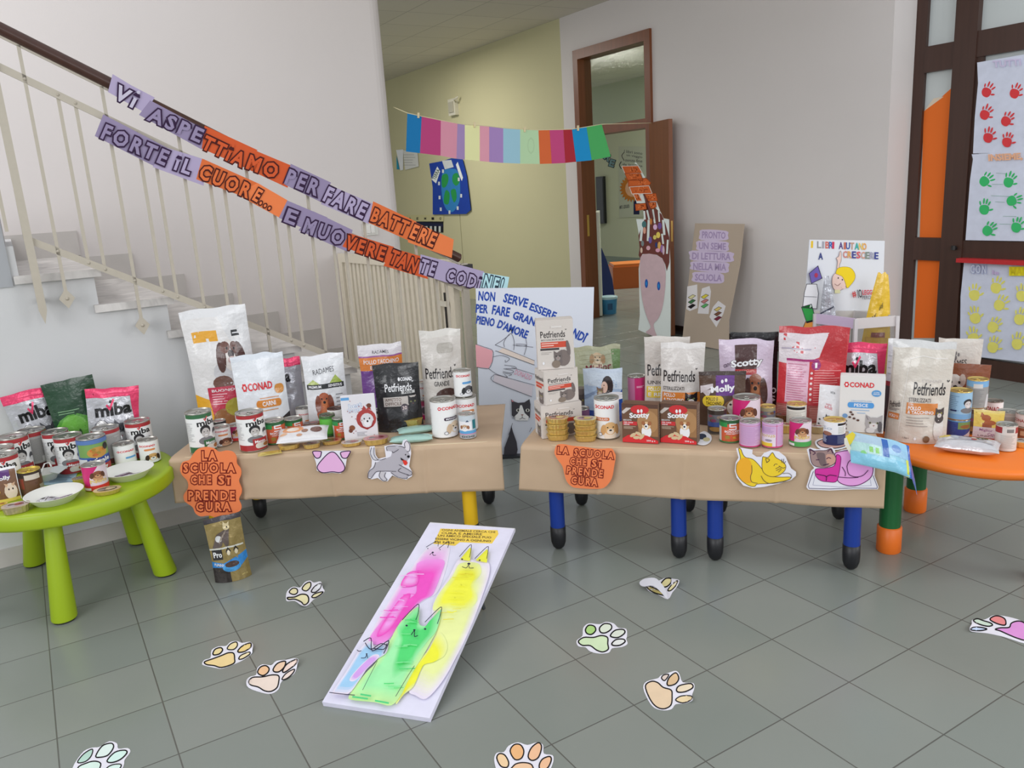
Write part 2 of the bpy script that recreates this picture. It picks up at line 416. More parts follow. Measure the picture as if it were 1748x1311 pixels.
    def build(s, name, mats, parent=None, local=False, origin=None):
        me = bpy.data.meshes.new(name); VV = [Vector(v) for v in s.V]; o = bpy.data.objects.new(name, me)
        if parent is not None:
            if not local: inv = PM[parent.name].inverted(); VV = [inv @ v for v in VV]
            o.parent = parent
            PM[o.name] = PM[parent.name]
        else:
            if origin is None:
                lo = [min(v[i] for v in VV) for i in range(3)]; hi = [max(v[i] for v in VV) for i in range(3)]
                origin = Vector(((lo[0] + hi[0]) / 2, (lo[1] + hi[1]) / 2, lo[2]))
            VV = [v - origin for v in VV]; o.location = origin; PM[o.name] = Matrix.Translation(origin)
        me.from_pydata([tuple(v) for v in VV], [], s.F)
        me.polygons.foreach_set('material_index', s.M); me.polygons.foreach_set('use_smooth', s.Sm)
        at = me.color_attributes.new('Col', 'FLOAT_COLOR', 'CORNER')
        buf = []
        for f, c in zip(s.F, s.K): buf += list(c) * len(f)
        at.data.foreach_set('color', buf)
        for m in (mats if isinstance(mats, (list, tuple)) else [mats]): me.materials.append(m)
        COL.objects.link(o); return o
PM = {}
def tag(o, label, cat, group=None):
    o['label'] = label; o['category'] = cat
    if group: o['group'] = group
    return o
def structure(o, label=None):
    o['kind'] = 'structure'
    if label: o['label'] = label
    return o
def thing(name, label, cat, loc=(0, 0, 0), rz=0, rx=0, ry=0, group=None):
    o = bpy.data.objects.new(name, None); COL.objects.link(o); o.location = loc; o.rotation_euler = (rx, ry, rz)
    o.empty_display_size = .05
    PM[o.name] = Matrix.Translation(loc) @ Matrix.Rotation(rz, 4, 'Z') @ Matrix.Rotation(ry, 4, 'Y') @ Matrix.Rotation(rx, 4, 'X')
    if label: tag(o, label, cat, group)
    return o
def pixmap(p0, n):
    """photo position -> point on a real plane (p0, n), lifted l off it towards the viewer"""
    n = Vector(n).normalized(); p0 = Vector(p0)
    if n.dot(C0 - p0) < 0: n = -n
    return lambda x, y, l=0: onplane(x, y, p0, n) + n * l
def sheet(name, outline, fm, col, art=None, t=.0012, lift=.001, mat=None, parent=None, eps=.0002, step=None):
    mb = MB(); fr = [fm(x, y, lift + t) for x, y in outline]; bk = [fm(x, y, lift) for x, y in outline]
    mb.slab(fr, bk, col)
    if art: mb.art(art, lambda x, y, l: fm(x, y, lift + t + l), eps=eps, step=step)
    return mb.build(name, mat or M_PAPER, parent)

# ------------------------------------------------------------------ the room
mb = MB(); mb.add([(-8, -8, 0), (14, -8, 0), (14, 18, 0), (-8, 18, 0)], [(0, 1, 2, 3)], WHITE)
fl_ = mb.build('floor', M_FLOOR, origin=Vector((0, 0, 0))); structure(fl_)
TH = math.radians(30.53)       # tile joints run at this angle; the joint grid is shifted to match
fl_.rotation_euler = (0, 0, TH)
ctr = Matrix.Rotation(-TH, 3, 'Z')
fl_.location = (Vector((math.cos(TH), math.sin(TH), 0)) * .47436 + Vector((-math.sin(TH), math.cos(TH), 0)) * .57597) * .305
for v in fl_.data.vertices: v.co = ctr @ v.co
def wallbox(name, u0, v0, z0, u1, v1, z1, m, kind=True, col=WHITE):
    mb = MB(); mb.box((u0, v0, z0), (u1, v1, z1), col, 0, (Vector(), U, V, Vector((0, 0, 1))))
    return structure(mb.build(name, m, origin=uv(u0, v0, z0)))
CEIL = 3.36
def turned(o):                 # local axes along the walls, so a panel grid lines up with them
    R = Matrix.Rotation(-UA, 4, 'Z'); o.data.transform(R); o.rotation_euler = (0, 0, UA); return o
mb = MB(); mb.box((.9, 5.9, CEIL), (10.3, 16, CEIL + .1), WHITE, 0, (Vector(), U, V, Vector((0, 0, 1))))
turned(structure(mb.build('ceiling', M_CEIL, origin=uv(5.65, 7.45, CEIL))))
# wall carrying the stairs, in steps under the treads
RISE, GO, V0, VB = .1643, .293, 4.2, 5.75
def ztop(k): return 1.15 - RISE * k
def ur(k): return .625 + GO * k       # right end of tread k
pts = [(-5, 0), (ur(6) - .03, 0)]
for k in range(6, -3, -1):
    pts += [(ur(k) - .03, ztop(k) - .035), (ur(k - 1) - .03, ztop(k) - .035)]
pts += [(-5, ztop(-3))]
mb = MB(); mb.slab([uv(a, V0, b) for a, b in pts], [uv(a, VB, b) for a, b in pts], WHITE)
structure(mb.build('wall_left', M_WALLLOW))
wallbox('baseboard_left', -5, V0 - .012, 0, 2.3, V0, .085, M_SKIRT)
mb = MB()                              # wall behind the flight, its free end rounded
prof = [(-5, VB), (2.46, VB)] + [(2.46 + .1 * math.sin(t), VB + .1 - .1 * math.cos(t)) for t in (math.radians(15 * i) for i in range(1, 7))] + [(2.56, VB + .25), (-5, VB + .25)]
mb.slab([uv(a, b, 0) for a, b in prof][::-1], [uv(a, b, 5.2) for a, b in prof][::-1], WHITE)
structure(mb.build('wall_stair', M_WALL))
wallbox('wall_landing', -5, V0 - .01, ztop(-1) - .045, -.02, V0 + .9, 1.62, M_PLASTIC, col=C(150, 152, 156))  # wall piece at the landing, its shade put into the grey colour
# rear wall: yellow to the left, white to the right, with the doorway
UW = 5.65; DV0, DV1, DZ = 6.39, 7.66, 2.975
def rear(name, v0, v1, z0, z1, m): return wallbox(name, UW, v0, z0, UW + .14, v1, z1, m)
VY = onu(962, 200, UW).dot(V)
rear('wall_rear', 3.9, DV0, 0, CEIL, M_WALL); rear('wall_rear_above_door', DV0, DV1, DZ, CEIL, M_WALL)
rear('wall_rear_middle', DV1, VY, 0, CEIL, M_WALL); rear('wall_rear_yellow', VY, 16, 0, CEIL, M_YELLOW)
mb = MB(); mb.add([uv(1.4, 3.79, CEIL), uv(UW + .2, 3.79, CEIL), uv(UW + .2, 6, CEIL), uv(1.4, 6, CEIL)], [(3, 2, 1, 0)], WHITE)
o = structure(mb.build('ceiling', M_CEIL, origin=uv(5.65, 7.45, CEIL))); turned(o)
wallbox('wall_right', UW, 3.81, 0, UW + .4, 3.9, 4.4, M_WALL)
wallbox('wall_right_front', 5.915, -5, 0, 6.1, 1.2, 4.4, M_WALL)
wallbox('baseboard_rear', UW - .014, 3.81, 0, UW, DV0, .09, M_WOOD, col=C(50, 36, 32))
wallbox('wall_corridor_end', .9, 16, 0, 6, 16.1, CEIL, M_YELLOW)
# room beyond the doorway
wallbox('wall_classroom_far', 10.2, 5, 0, 10.3, 16, CEIL, M_ROOM); wallbox('baseboard_classroom', 10.185, 5, 0, 10.2, 16, .1, M_PLASTIC, col=C(120, 130, 120))
wallbox('wall_classroom_right', UW + .14, 5.0, 0, 10.2, 5.1, CEIL, M_ROOM)

BROWN, DKBROWN = C(112, 62, 34), C(62, 40, 32)
d1 = thing('door_1', None, None, uv(UW, DV0, 0)); structure(d1, 'brown wooden door frame with glass pane above, standing open')
mb = MB(); ax = (Vector(), U, V, Vector((0, 0, 1)))
for (v0, v1, z0, z1) in ((DV0, DV0 + .085, 0, DZ), (DV1 - .085, DV1, 0, DZ), (DV0 + .085, DV1 - .085, DZ - .1, DZ), (DV0 + .085, DV1 - .085, 2.06, 2.15)):
    mb.box((UW - .03, v0, z0), (UW + .155, v1, z1), BROWN, 0, ax)
mb.build('door_frame', M_WOOD, d1)
mb = MB(); mb.box((UW + .06, DV0 + .08, 2.145), (UW + .066, DV1 - .08, DZ - .095), WHITE, 0, ax); mb.build('transom_pane', M_GLASS, d1)
# right leaf folded back towards the wall
hg = uv(UW - .03, DV0 + .03, 0); ed = onz(1146, 575); dl = (ed - hg); dl.z = 0; wl = dl.length; dl.normalize(); nl = Vector((-dl.y, dl.x, 0))
if nl.dot(C0 - hg) < 0: nl = -nl
mb = MB(); mb.box((0, -.042, .012), (wl, 0, 2.1), C(120, 70, 40), 0, (hg, dl, nl, Vector((0, 0, 1)))); lf = mb.build('door_leaf', M_WOOD, d1)
GOLD = C(196, 160, 92)
hd = MB(); hx = (hg, dl, nl, Vector((0, 0, 1)))
hd.box((wl - .075, 0, .92), (wl - .04, .008, 1.16), GOLD, 0, hx)
hd.tube([hg + dl * (wl - .058) + nl * .0 + Vector((0, 0, 1.08)), hg + dl * (wl - .058) + nl * .05 + Vector((0, 0, 1.08)), hg + dl * (wl - .17) + nl * .055 + Vector((0, 0, 1.08))], .008, GOLD)
hd.box((wl, -.03, .95), (wl + .003, -.012, 1.15), GOLD, 0, hx)
h_ = hd.build('door_handle', M_TIN, lf)
# left leaf opened into the room, seen on its edge
hl = uv(UW + .16, DV1 - .07, 0); mb = MB(); dd = Vector((hl.x, hl.y, 0)).normalized(); dd = (dd + Vector((dd.y, -dd.x, 0)) * .02).normalized(); nn = Vector((-dd.y, dd.x, 0))
mb.box((0, -.04, .012), (.62, 0, 1.22), C(196, 198, 184), 0, (hl, dd, nn, Vector((0, 0, 1)))); mb.build('low_leaf', M_ENAMEL, d1)
mb = MB(); mb.box((UW + .02, DV1 - .089, .96), (UW + .05, DV1 - .085, 1.2), GOLD, 0, ax); mb.build('strike_plate', M_TIN, d1)

# glazed entrance door on the right
UD = 5.915
d2 = thing('door_2', None, None, uv(UD, 3.3, 0)); structure(d2, 'dark brown glazed entrance door with frosted panes')
VR = 1.2
mb = MB()
def fr(v0, v1, z0, z1, d=0): mb.box((UD - d, v0, z0), (UD + .07, v1, z1), DKBROWN, 0, ax)
fr(3.725, 3.81, 0, 4.2); fr(3.345, 3.505, 0, 4.2, .02); fr(3.505, 3.725, 2.19, 2.37, .01); fr(VR, 3.345, 2.24, 2.41, .01); fr(3.505, 3.725, .83, 1.0, .01); fr(3.505, 3.725, 0, .12, .01)
fr(VR, 3.345, .855, .985, .01); fr(VR, 3.345, 0, .13, .01); fr(3.225, 3.345, .13, .855); fr(3.30, 3.345, .985, 2.24)
mb.build('door_frame', M_WOOD, d2)
for k, (v0, v1, z0, z1) in enumerate(((3.505, 3.725, 2.37, 4.2), (VR, 3.345, 2.41, 4.2), (3.505, 3.725, 1.0, 2.19), (3.505, 3.725, .12, .83), (VR, 3.3, .985, 2.24), (VR, 3.225, .13, .855))):
    mb = MB(); mb.box((UD + .03, v0, z0), (UD + .038, v1, z1), WHITE, 0, ax); mb.build('pane', M_FROST, d2)
mb = MB(); mb.box((UD - .075, VR, .832), (UD - .01, 3.35, .862), C(178, 36, 40), 0, ax); mb.build('red_push_bar', M_PLASTIC, d2)
mb = MB(); mb.tube([uv(UD - .02, 3.39, .93), uv(UD - .05, 3.39, .93)], .014, BLACK); mb.lathe([(.016, 0), (.016, .03)], C(30, 28, 28), c=uv(UD - .05, 3.39, .92)); mb.build('lock_knob', M_PLASTIC, d2)

# ------------------------------------------------------------------ staircase
st = thing('staircase', None, None, uv(.5, V0, 0)); structure(st, 'marble staircase climbing to the left behind the tables')
for k in range(-1, 7):
    mb = MB(); mb.box((ur(k) - .345, V0 - .035, ztop(k) - .035), (ur(k), VB, ztop(k)), WHITE, 0, ax); mb.build('tread', M_MARBLE, st)
    u0 = ur(k) - .345
    sk = MB(); sk.add([uv(a, b, c) for b in (VB - .018, VB) for a, c in ((u0 - .06, ztop(k)), (ur(k) + .03, ztop(k)), (ur(k) + .03, ztop(k) + .15 - .0), (u0 - .06, ztop(k) + .15))],
                      [(0, 1, 2, 3), (3, 2, 6, 7), (1, 5, 6, 2), (0, 3, 7, 4)], WHITE); sk.build('skirting', M_SKIRT, st)
# ------------------------------------------------------------------ railing
VRL = 4.12; BEIGE = C(170, 162, 148)
rl = thing('stair_railing', 'cream metal stair railing with dark wooden handrail and side-fixed balusters', 'railing', uv(1, VRL, 0))
hz = lambda u: 2.41 - .5555 * u
mz = lambda u: 2.225 - .56 * u
lz = lambda u: 1.507 - .562 * u
UE = 2.17
mb = MB()
hp = [uv(u, VRL, hz(u) - .02) for u in (-1.2, 2.165)]
d = (hp[1] - hp[0]).normalized(); b_ = d.cross(V).normalized()
ring = [(.032 * math.cos(t) * (1.0 if math.sin(t) > 0 else .8), .026 * math.sin(t)) for t in (2 * math.pi * i / 14 for i in range(14))]
vs = [p + V * a + b_ * (-c) for p in hp for a, c in ring]
mb.add(vs, [(i, (i + 1) % 14, 14 + (i + 1) % 14, 14 + i) for i in range(14)], C(66, 40, 32), 0, True); mb.add(vs[:14], [tuple(range(14))], C(66, 40, 32)); mb.add(vs[14:], [tuple(range(14))], C(66, 40, 32))
mb.build('handrail', M_WOOD, rl)
for nm, f, a in (('handrail_plate', lambda u: hz(u) - .052, -1.2), ('upper_rail', mz, -1.2), ('lower_rail', lz, .06)):
    mb = MB(); mb.bar(uv(a, VRL, f(a)), uv(UE, VRL, f(UE)), .012 if nm == 'handrail_plate' else .03, .01, BEIGE, V)
    if nm != 'handrail_plate':
        for k in range(-1 if a < 0 else 0, 7):
            for q in (0, .112, .174):
                u = .174 + .288 * k + q
                if a < u < UE: mb.lathe([(.007, 0), (.006, .003), (0, .005)], BEIGE, 8, fn=lambda x, y, z, u=u: uv(u + x, VRL - .005 - z, f(u) + y))
    mb.build(nm, M_ENAMEL, rl)
for k in range(-1, 7):
    for q, (du, long) in enumerate(((0, True), (.112, False), (.174, False))):
        u = .174 + .288 * k + du
        if u > UE: continue
        zt = hz(u) - .052 if long else mz(u); zb = lz(u) - .21 if long and k >= 0 else lz(u)
        if k < 0: zb = lz(u)
        mb = MB(); mb.bar(uv(u, VRL + (0 if long else .008), zb), uv(u, VRL + (0 if long else .008), zt), .014, .010, BEIGE, V)
        o = mb.build('baluster', M_ENAMEL, rl)
        if long and k >= 0:
            p = MB(); c = [(u, zb + .045), (u - .032, zb), (u, zb - .045), (u + .032, zb)]
            p.slab([uv(a, VRL - .006, b) for a, b in c], [uv(a, VRL + .004, b) for a, b in c], BEIGE)
            p.tube([uv(u, VRL, zb), uv(u, V0, zb)], .01, BEIGE)
            p.lathe([(.008, 0), (.007, .004), (0, .006)], BEIGE, 8, fn=lambda x, y, z: uv(u + x, VRL - .006 - z, zb + y)); p.build('wall_plate', M_ENAMEL, o)
mb = MB(); c = [(.05, 2.2), (.082, 2.2), (.088, 1.16), (.072, 1.10), (.056, 1.16)]
mb.slab([uv(a, VRL - .018, b) for a, b in c], [uv(a, VRL + .012, b) for a, b in c], BEIGE); mb.tube([uv(.07, VRL, 1.2), uv(.07, V0, 1.2)], .012, BEIGE); mb.build('newel_post', M_ENAMEL, rl)
mb = MB(); mb.bar(uv(UE + .02, VRL, 0), uv(UE + .02, VRL, hz(UE) - .05), .04, .03, BEIGE, V); mb.build('end_post', M_ENAMEL, rl)
mb = MB(); q = onv(791, 456, VRL); mb.box((-.045, -.022, -.022), (.05, .022, .014), C(24, 22, 24), 0, (q, U, V, Vector((0, 0, 1)))); mb.build('post_cap', M_PLASTIC, rl)

# child gate across the foot of the stairs
gt = thing('safety_gate', 'cream slatted metal gate closing off the foot of the stairs', 'gate', uv(2.1, 4.9, 0))
A, B = uv(2.03, VB - .03, 0), uv(2.17, VRL + .07, 0); gd = (B - A); gl = gd.length; gd.normalize(); gn = Vector((-gd.y, gd.x, 0)); gx = (A, gd, gn, Vector((0, 0, 1)))
CREAM = C(208, 200, 182)
mb = MB()
for (x0, x1, z0, z1) in ((0, .06, .06, 1.17), (gl - .05, gl, .06, 1.17), (.06, gl - .05, 1.11, 1.17), (.06, gl - .05, .06, .12), (.78, .83, .12, 1.11)): mb.box((x0, -.02, z0), (x1, .02, z1), CREAM, 0, gx)
mb.build('gate_frame', M_ENAMEL, gt)
x = .085
while x < gl - .07:
    if not .75 < x < .84:
        mb = MB(); mb.box((x, -.01, .12), (x + .034, .01, 1.11), CREAM, 0, gx); mb.build('slat', M_ENAMEL, gt)
    x += .062
mb = MB(); mb.box((gl - .16, -.045, .9), (gl - .06, -.02, .93), C(200, 195, 180), 0, gx); mb.box((gl - .1, -.03, .72), (gl - .085, -.02, .98), C(40, 38, 36), 0, gx); mb.build('latch', M_ENAMEL, gt)

# switch plate on the stair wall
mb = MB(); c = onv(631, 391, VB - .002)
mb.box((-.06, -.012, -.045), (.06, 0, .045), C(200, 198, 192), 0, (c, U, V, Vector((0, 0, 1)))); mb.box((-.03, -.017, -.028), (.0, -.012, .028), C(215, 213, 208), 0, (c, U, V, Vector((0, 0, 1)))); mb.box((.003, -.017, -.028), (.033, -.012, .028), C(215, 213, 208), 0, (c, U, V, Vector((0, 0, 1))))
tag(mb.build('light_switch', M_PLASTIC), 'small cream light switch on the stair wall above the gate', 'switch')

# ------------------------------------------------------------------ things on the rear wall
FY = pixmap(U * (UW - .001), -U)
art = Art(True)
EARTH = [(756, 305), (760, 291), (771, 288), (782, 290), (787, 305), (788, 330), (785, 348), (776, 361), (766, 359), (759, 345), (756, 325)]
art.blob(EARTH, C(48, 120, 180))
for p in ([(757, 300), (766, 297), (768, 308), (763, 319), (757, 318)], [(776, 298), (784, 296), (787, 310), (781, 317), (775, 310)], [(763, 325), (770, 330), (768, 348), (760, 345)], [(772, 326), (780, 323), (782, 338), (777, 345)]): art.blob(p, C(40, 138, 72))
art.poly([(757, 274), (773, 273), (777, 285), (762, 289)], C(196, 200, 202))
art.poly([(749, 284), (754, 292), (747, 313), (739, 306)], C(216, 220, 222)).poly([(784, 276), (793, 303), (791, 309), (787, 300), (781, 281)], C(216, 220, 222))
art.text('TERRA', (743, 306), (751, 289), 6, C(60, 90, 70), .02)
for x, y in ((752, 313), (753, 337), (755, 357), (770, 362), (784, 355), (790, 334), (786, 306), (759, 292)): art.rect(x - 1.6, y - 3, x + 1.6, y + 3, C(200, 206, 210))
sheet('earth_poster', [(735, 279), (757, 275), (773, 270), (792, 272), (799, 300), (806, 358), (798, 365), (741, 366), (741, 320)], FY, C(32, 62, 150), art, t=.004, lift=.02, mat=M_PAINTED)
tag(COL.objects[-1], 'dark blue poster of the earth hanging on the yellow wall', 'poster')
art = Art(True); art.lines(690, 262, 712, 284, 5, .8, C(150, 150, 150))
sheet('wall_paper_sheet', [(689, 256), (714, 261), (716, 284), (693, 290)], FY, C(200, 200, 196), art, lift=.012); tag(COL.objects[-1], 'pale sheet of paper on the yellow wall under the blue flag', 'paper')
sheet('wall_paper_strip', [(677, 256), (689, 255), (689, 290), (684, 291)], FY, C(214, 216, 220), Art(True).poly([(677.5, 265), (683, 289), (678, 289)], C(40, 140, 170)), lift=.008); tag(COL.objects[-1], 'narrow white and teal paper on the yellow wall beside the stair wall', 'paper')
art = Art(True); art.poly([(708, 378), (757, 382), (757, 387), (708, 384)], C(28, 32, 60))
for i in range(6): art.rect(712 + i * 7.5, 386, 715.5 + i * 7.5, 396, C(196, 200, 196))
for i in range(5): art.text('AEMIO'[i], (699 + i * 13, 373), (702 + i * 13, 373), 4, BLACK, .02)
sheet('vowel_strip', [(696, 369), (757, 369), (757, 397), (720, 395), (707, 385), (696, 380)], FY, C(24, 26, 34), Art(True).poly([(694, 367), (758, 367), (758, 378), (694, 378)], C(186, 180, 136)), lift=.004); 
o = COL.objects[-1]; tag(o, 'black strip with small letters above it on the yellow wall', 'sign'); 
mb = MB(); mb.art(art, lambda x, y, l: FY(x, y, .0056 + l + .0004)); q = mb.build('printed_letters', M_PAPER, o)
mb = MB(); c = onu(777, 183, UW)
X3 = (c, V, -U, Vector((0, 0, 1)))
mb.box((-.1, 0, -.11), (.1, .06, .11), C(200, 196, 180), 0, X3); mb.box((-.07, .06, -.07), (.07, .075, .07), C(170, 166, 150), 0, X3); mb.tube([c + V * -.1 - U * .04 + Vector((0, 0, .06)), c + V * -.16 - U * .1 + Vector((0, 0, .08)), c + V * -.2 - U * .05 + Vector((0, 0, .12))], .012, C(190, 186, 170))
tag(mb.build('alarm_detector', M_PLASTIC), 'small cream alarm detector box high on the yellow wall', 'detector')
wallbox('trim_1', UW - .004, onu(786, 380, UW).dot(V) - .006, 0, UW, onu(786, 380, UW).dot(V) + .006, 1.75, M_PLASTIC, col=C(150, 145, 115))

# things in the room beyond
FR = pixmap(U * 10.199, -U)
mb = MB(); a, b = onu(1023, 303, 10.19), onu(1036, 384, 10.19)
mb.box((b.dot(V), 10.13, .75), (a.dot(V) + .04, 10.19, 1.66), C(22, 24, 26), 0, (Vector(), V, U, Vector((0, 0, 1)))); mb.box((b.dot(V) + .02, 10.125, .78), (a.dot(V) + .02, 10.13, 1.63), C(40, 44, 46), 0, (Vector(), V, U, Vector((0, 0, 1))))
tag(mb.build('tv_screen', M_PLASTIC), 'tall narrow black panel on the far wall beyond the doorway', 'panel')  # dark screen of a television on the far wall
art = Art(True)
for (p, q, t) in (((1066, 258), (1097, 262), 'I libri sono'), ((1070, 265), (1097, 269), 'un viaggio'), ((1068, 273), (1097, 275), 'senza fine'), ((1063, 281), (1097, 284), 'da leggere')): art.text(t, p, q, 5, C(80, 80, 84), .01)
art.curve([(1066, 260), (1062, 266), (1066, 274)], 1.2, C(60, 50, 60)); art.curve([(1061, 276), (1058, 282), (1061, 288)], 1.4, C(40, 40, 50))
sheet('classroom_poster', [(1056, 250), (1106, 250), (1106, 370), (1057, 372)], FR, C(168, 172, 158), art, lift=.005)
o = tag(COL.objects[-1], 'pale poster with handwriting on the far wall beyond the doorway', 'poster')
mb = MB(); pp = []
for i in range(44): t = 2 * math.pi * i / 44; r = (20 if i % 2 else 15.5); pp.append((1078 + r * math.cos(t), 322 + r * 1.15 * math.sin(t)))
mb.slab([FR(x, y, .012) for x, y in pp], [FR(x, y, .0065) for x, y in pp], C(176, 108, 40)); mb.art(Art(True).ell(1080, 322, 12, 14, C(206, 160, 130)), lambda x, y, l: FR(x, y, .012 + l)); 
mb.art(Art(True).rect(1082, 342, 1092, 366, C(30, 34, 70)).text('#IO LEGGO', (1058, 354), (1075, 352), 6, C(50, 50, 60), .02), lambda x, y, l: FR(x, y, .007 + l)); mb.build('sun_face', M_PAINTED, o)
mb = MB()
mb.art(Art(True).bubble('R', (1033, 265), (1043, 272), 13, C(110, 140, 150), C(40, 50, 60), .09, .03).bubble('E', (1040, 277), (1050, 280), 13, C(110, 140, 150), C(40, 50, 60), .09, .03).rect(1028, 266, 1030, 269, C(40, 50, 60)), lambda x, y, l: FR(x, y, .003 + l))
mb.slab([FR(x, y, .003) for x, y in ((1033, 259), (1052, 272), (1046, 287), (1030, 271))], [FR(x, y, .001) for x, y in ((1033, 259), (1052, 272), (1046, 287), (1030, 271))], C(172, 176, 160))
tag(mb.build('paper_letters', M_PAPER), 'grey-blue letters RE on the far wall beyond the doorway', 'letters')
b0 = onz(1047, 494); b1 = onz(1110, 490); mb = MB()
ux = (b1 - b0).normalized(); uy = Vector((-ux.y, ux.x, 0))
mb.box((0, 0, 0), (.75, .5, .32), C(176, 88, 40), 0, (b0, ux, uy, Vector((0, 0, 1)))); mb.box((.02, .02, .32), (.73, .48, .36), C(196, 112, 52), 0, (b0, ux, uy, Vector((0, 0, 1))))
o = mb.build('foam_bench', M_PLASTIC); tag(o, 'orange foam bench on the floor of the room beyond the doorway', 'bench')
p = [onz(1023, 512), onz(1050, 506)]; Yt = p[0].y; mb = MB()
tri = [(1023, 512), (1050, 505), (1045, 470), (1036, 440), (1027, 418), (1023, 416)]
mb.slab([ony(x, y, 10.6) for x, y in tri], [ony(x, y, 10.6) + Vector((.02, .35, 0)) for x, y in tri], C(40, 56, 120)); o = mb.build('play_wedge', M_PLASTIC); tag(o, 'dark blue curved play wedge behind the lidded bucket', 'wedge')
zc = min((o.matrix_basis @ v.co).z for v in o.data.vertices); o.location.z -= zc
bp = onz(1042, 537); bk = thing('bucket', 'blue plastic bucket with pale lid on the floor beyond the doorway', 'bucket', (bp.x, bp.y + .1, 0))
mb = MB(); mb.lathe([(.085, 0), (.1, .17), (.1, .19)], C(60, 130, 176), 24); mb.art(Art().rect(-.3, .3, .3, .7, C(40, 80, 120)), lambda x, y, l: ((.094 + l) * math.sin(x), -(.094 + l) * math.cos(x), .19 * y), base=.006, step=(.15, 0)); mb.build('pail', M_PLASTIC, bk, True)
mb = MB(); mb.lathe([(.107, .18), (.107, .205), (.09, .212), (0, .212)], C(170, 200, 210), 24); mb.build('lid', M_PLASTIC, bk, True)

# ------------------------------------------------------------------ tables
def leg_mb(p, ztop_, r, col): return MB().lathe([(r * .96, p[2]), (r, ztop_ - .02), (r, ztop_)], col, 24, c=(p[0], p[1], 0))
def kids_table(label, corner, ex, w, d, h, legcol, legs, top=C(206, 190, 160), r=.032, foot=.105):
    ey = Vector((-ex.y, ex.x, 0))
    t = thing('kids_table', label, 'table', corner + ex * w / 2 + ey * d / 2, math.atan2(ex.y, ex.x), group=None)
    mb = MB(); P = Art().pill(0, 0, w, d, 0, .05, 5).L[0][0]
    f3 = [corner + ex * x + ey * y for x, y in P]
    mb.slab([p + Vector((0, 0, h)) for p in f3], [p + Vector((0, 0, h - .025)) for p in f3], top); mb.build('tabletop', M_PLASTIC, t)
    for q in legs:
        o = MB().lathe([(r, foot), (r, h - .025)], legcol, 24, c=(q[0], q[1], 0)).build('leg', M_PLASTIC, t)
        R = r * 1.06
        MB().lathe([(0, 0), (R * .45, .004), (R * .75, .014), (R * .95, .035), (R, .06), (R, foot + .002), (r * .9, foot + .004)], C(24, 24, 28), 24, c=(q[0], q[1], 0)).build('foot', M_PLASTIC, o)
    return t
TZ = .51
def kraft_cover(name, label, A, B, dep, drop, seed, exl=0, exr=0, creases=()):
    ex = (B - A).normalized(); ey = Vector((-ex.y, ex.x, 0)); w = (B - A).length
    def fn(u, v):                                   # v 0..1: hem, front edge, back edge
        nz = noise.noise((u * 5 + seed, v * 3, seed)) ; n2 = noise.noise((u * 14 + seed, v * 9, seed + 3))
        if v < .45:
            s = v / .45; sk = (1 - s)
            out = .012 + .008 * sk * math.sin(u * 19 + seed) * .5 + .006 * nz + .002 * n2 + .004 * sk
            for q in creases: out += .006 * math.exp(-((u - q) / .006) ** 2) - .004 * math.exp(-((u - q - .02) / .02) ** 2)
            z = TZ - .006 - (TZ - .01 - drop(u)) * (1 - s); xo = -exl * sk * (1 - u) + exr * sk * u
            return A + ex * (u * w + xo) - ey * out * 1.0 + Vector((0, 0, z))
        s = (v - .45) / .55
        return A + ex * u * w + ey * (s * dep - .008 * (1 - s) ** 8) + Vector((0, 0, TZ + .0015 + .0008 * n2 - .004 * (1 - s) ** 20))
    mb = MB(); mb.grid(fn, 180, 36, WHITE); o = mb.build(name, M_KRAFT)
    md = o.modifiers.new('thickness', 'SOLIDIFY'); md.thickness = .0008; md.offset = -1
    return tag(o, label, 'paper cover')
T1A, T1B = Vector((-1.505, 3.345, 0)), Vector((-.06, 3.295, 0))
e1 = (T1B - T1A).normalized(); n1 = Vector((e1.y, -e1.x, 0))
kids_table('long low kids table with yellow legs under the left brown paper', T1A + e1 * .03 - n1 * .006, e1, 1.385, .575, TZ - .002, C(226, 176, 24),
           [onz(374, 940) + Vector((0, .03, 0)), Vector((-.222, 3.375, 0)), Vector((-1.324, 3.865, 0)), Vector((-.155, 3.855, 0))])
kraft_cover('kraft_paper_cover', 'creased brown paper covering the left table with the yellow legs', T1A, T1B, .598, lambda u: .287 + .018 * (1 - u), 1.3, creases=(.215, .49, .765))
e2 = Vector((.955, -.297, 0)).normalized(); n2 = Vector((e2.y, -e2.x, 0))
T2A = Vector((.024, 3.229, 0)); T2B = T2A + e2 * 1.405
for (a, b, lb) in ((.09, .635, 'left of two low kids tables with blue legs under brown paper'), (.76, .605, 'right of two low kids tables with blue legs, beside the orange table')):
    q = T2A + e2 * a - n2 * .008
    b0_ = {.09: (Vector((.162, 3.285, 0)), Vector((.66, 3.124, 0))), .76: (Vector((.802, 3.083, 0)), Vector((1.305, 2.932, 0)))}[a]
    kids_table(lb, q, e2, b, .57, TZ - .002, C(14, 50, 134), [b0_[0], b0_[1], b0_[0] - n2 * .5, b0_[1] - n2 * .5])
kraft_cover('kraft_paper_cover', 'creased brown paper covering the two blue-legged tables', T2A, T2B, .6, lambda u: .305, 4.1, .02, 0, creases=(.24, .48, .73))
F1 = pixmap(T1A + n1 * .022, n1); F2 = pixmap(T2A + n2 * .022, n2)

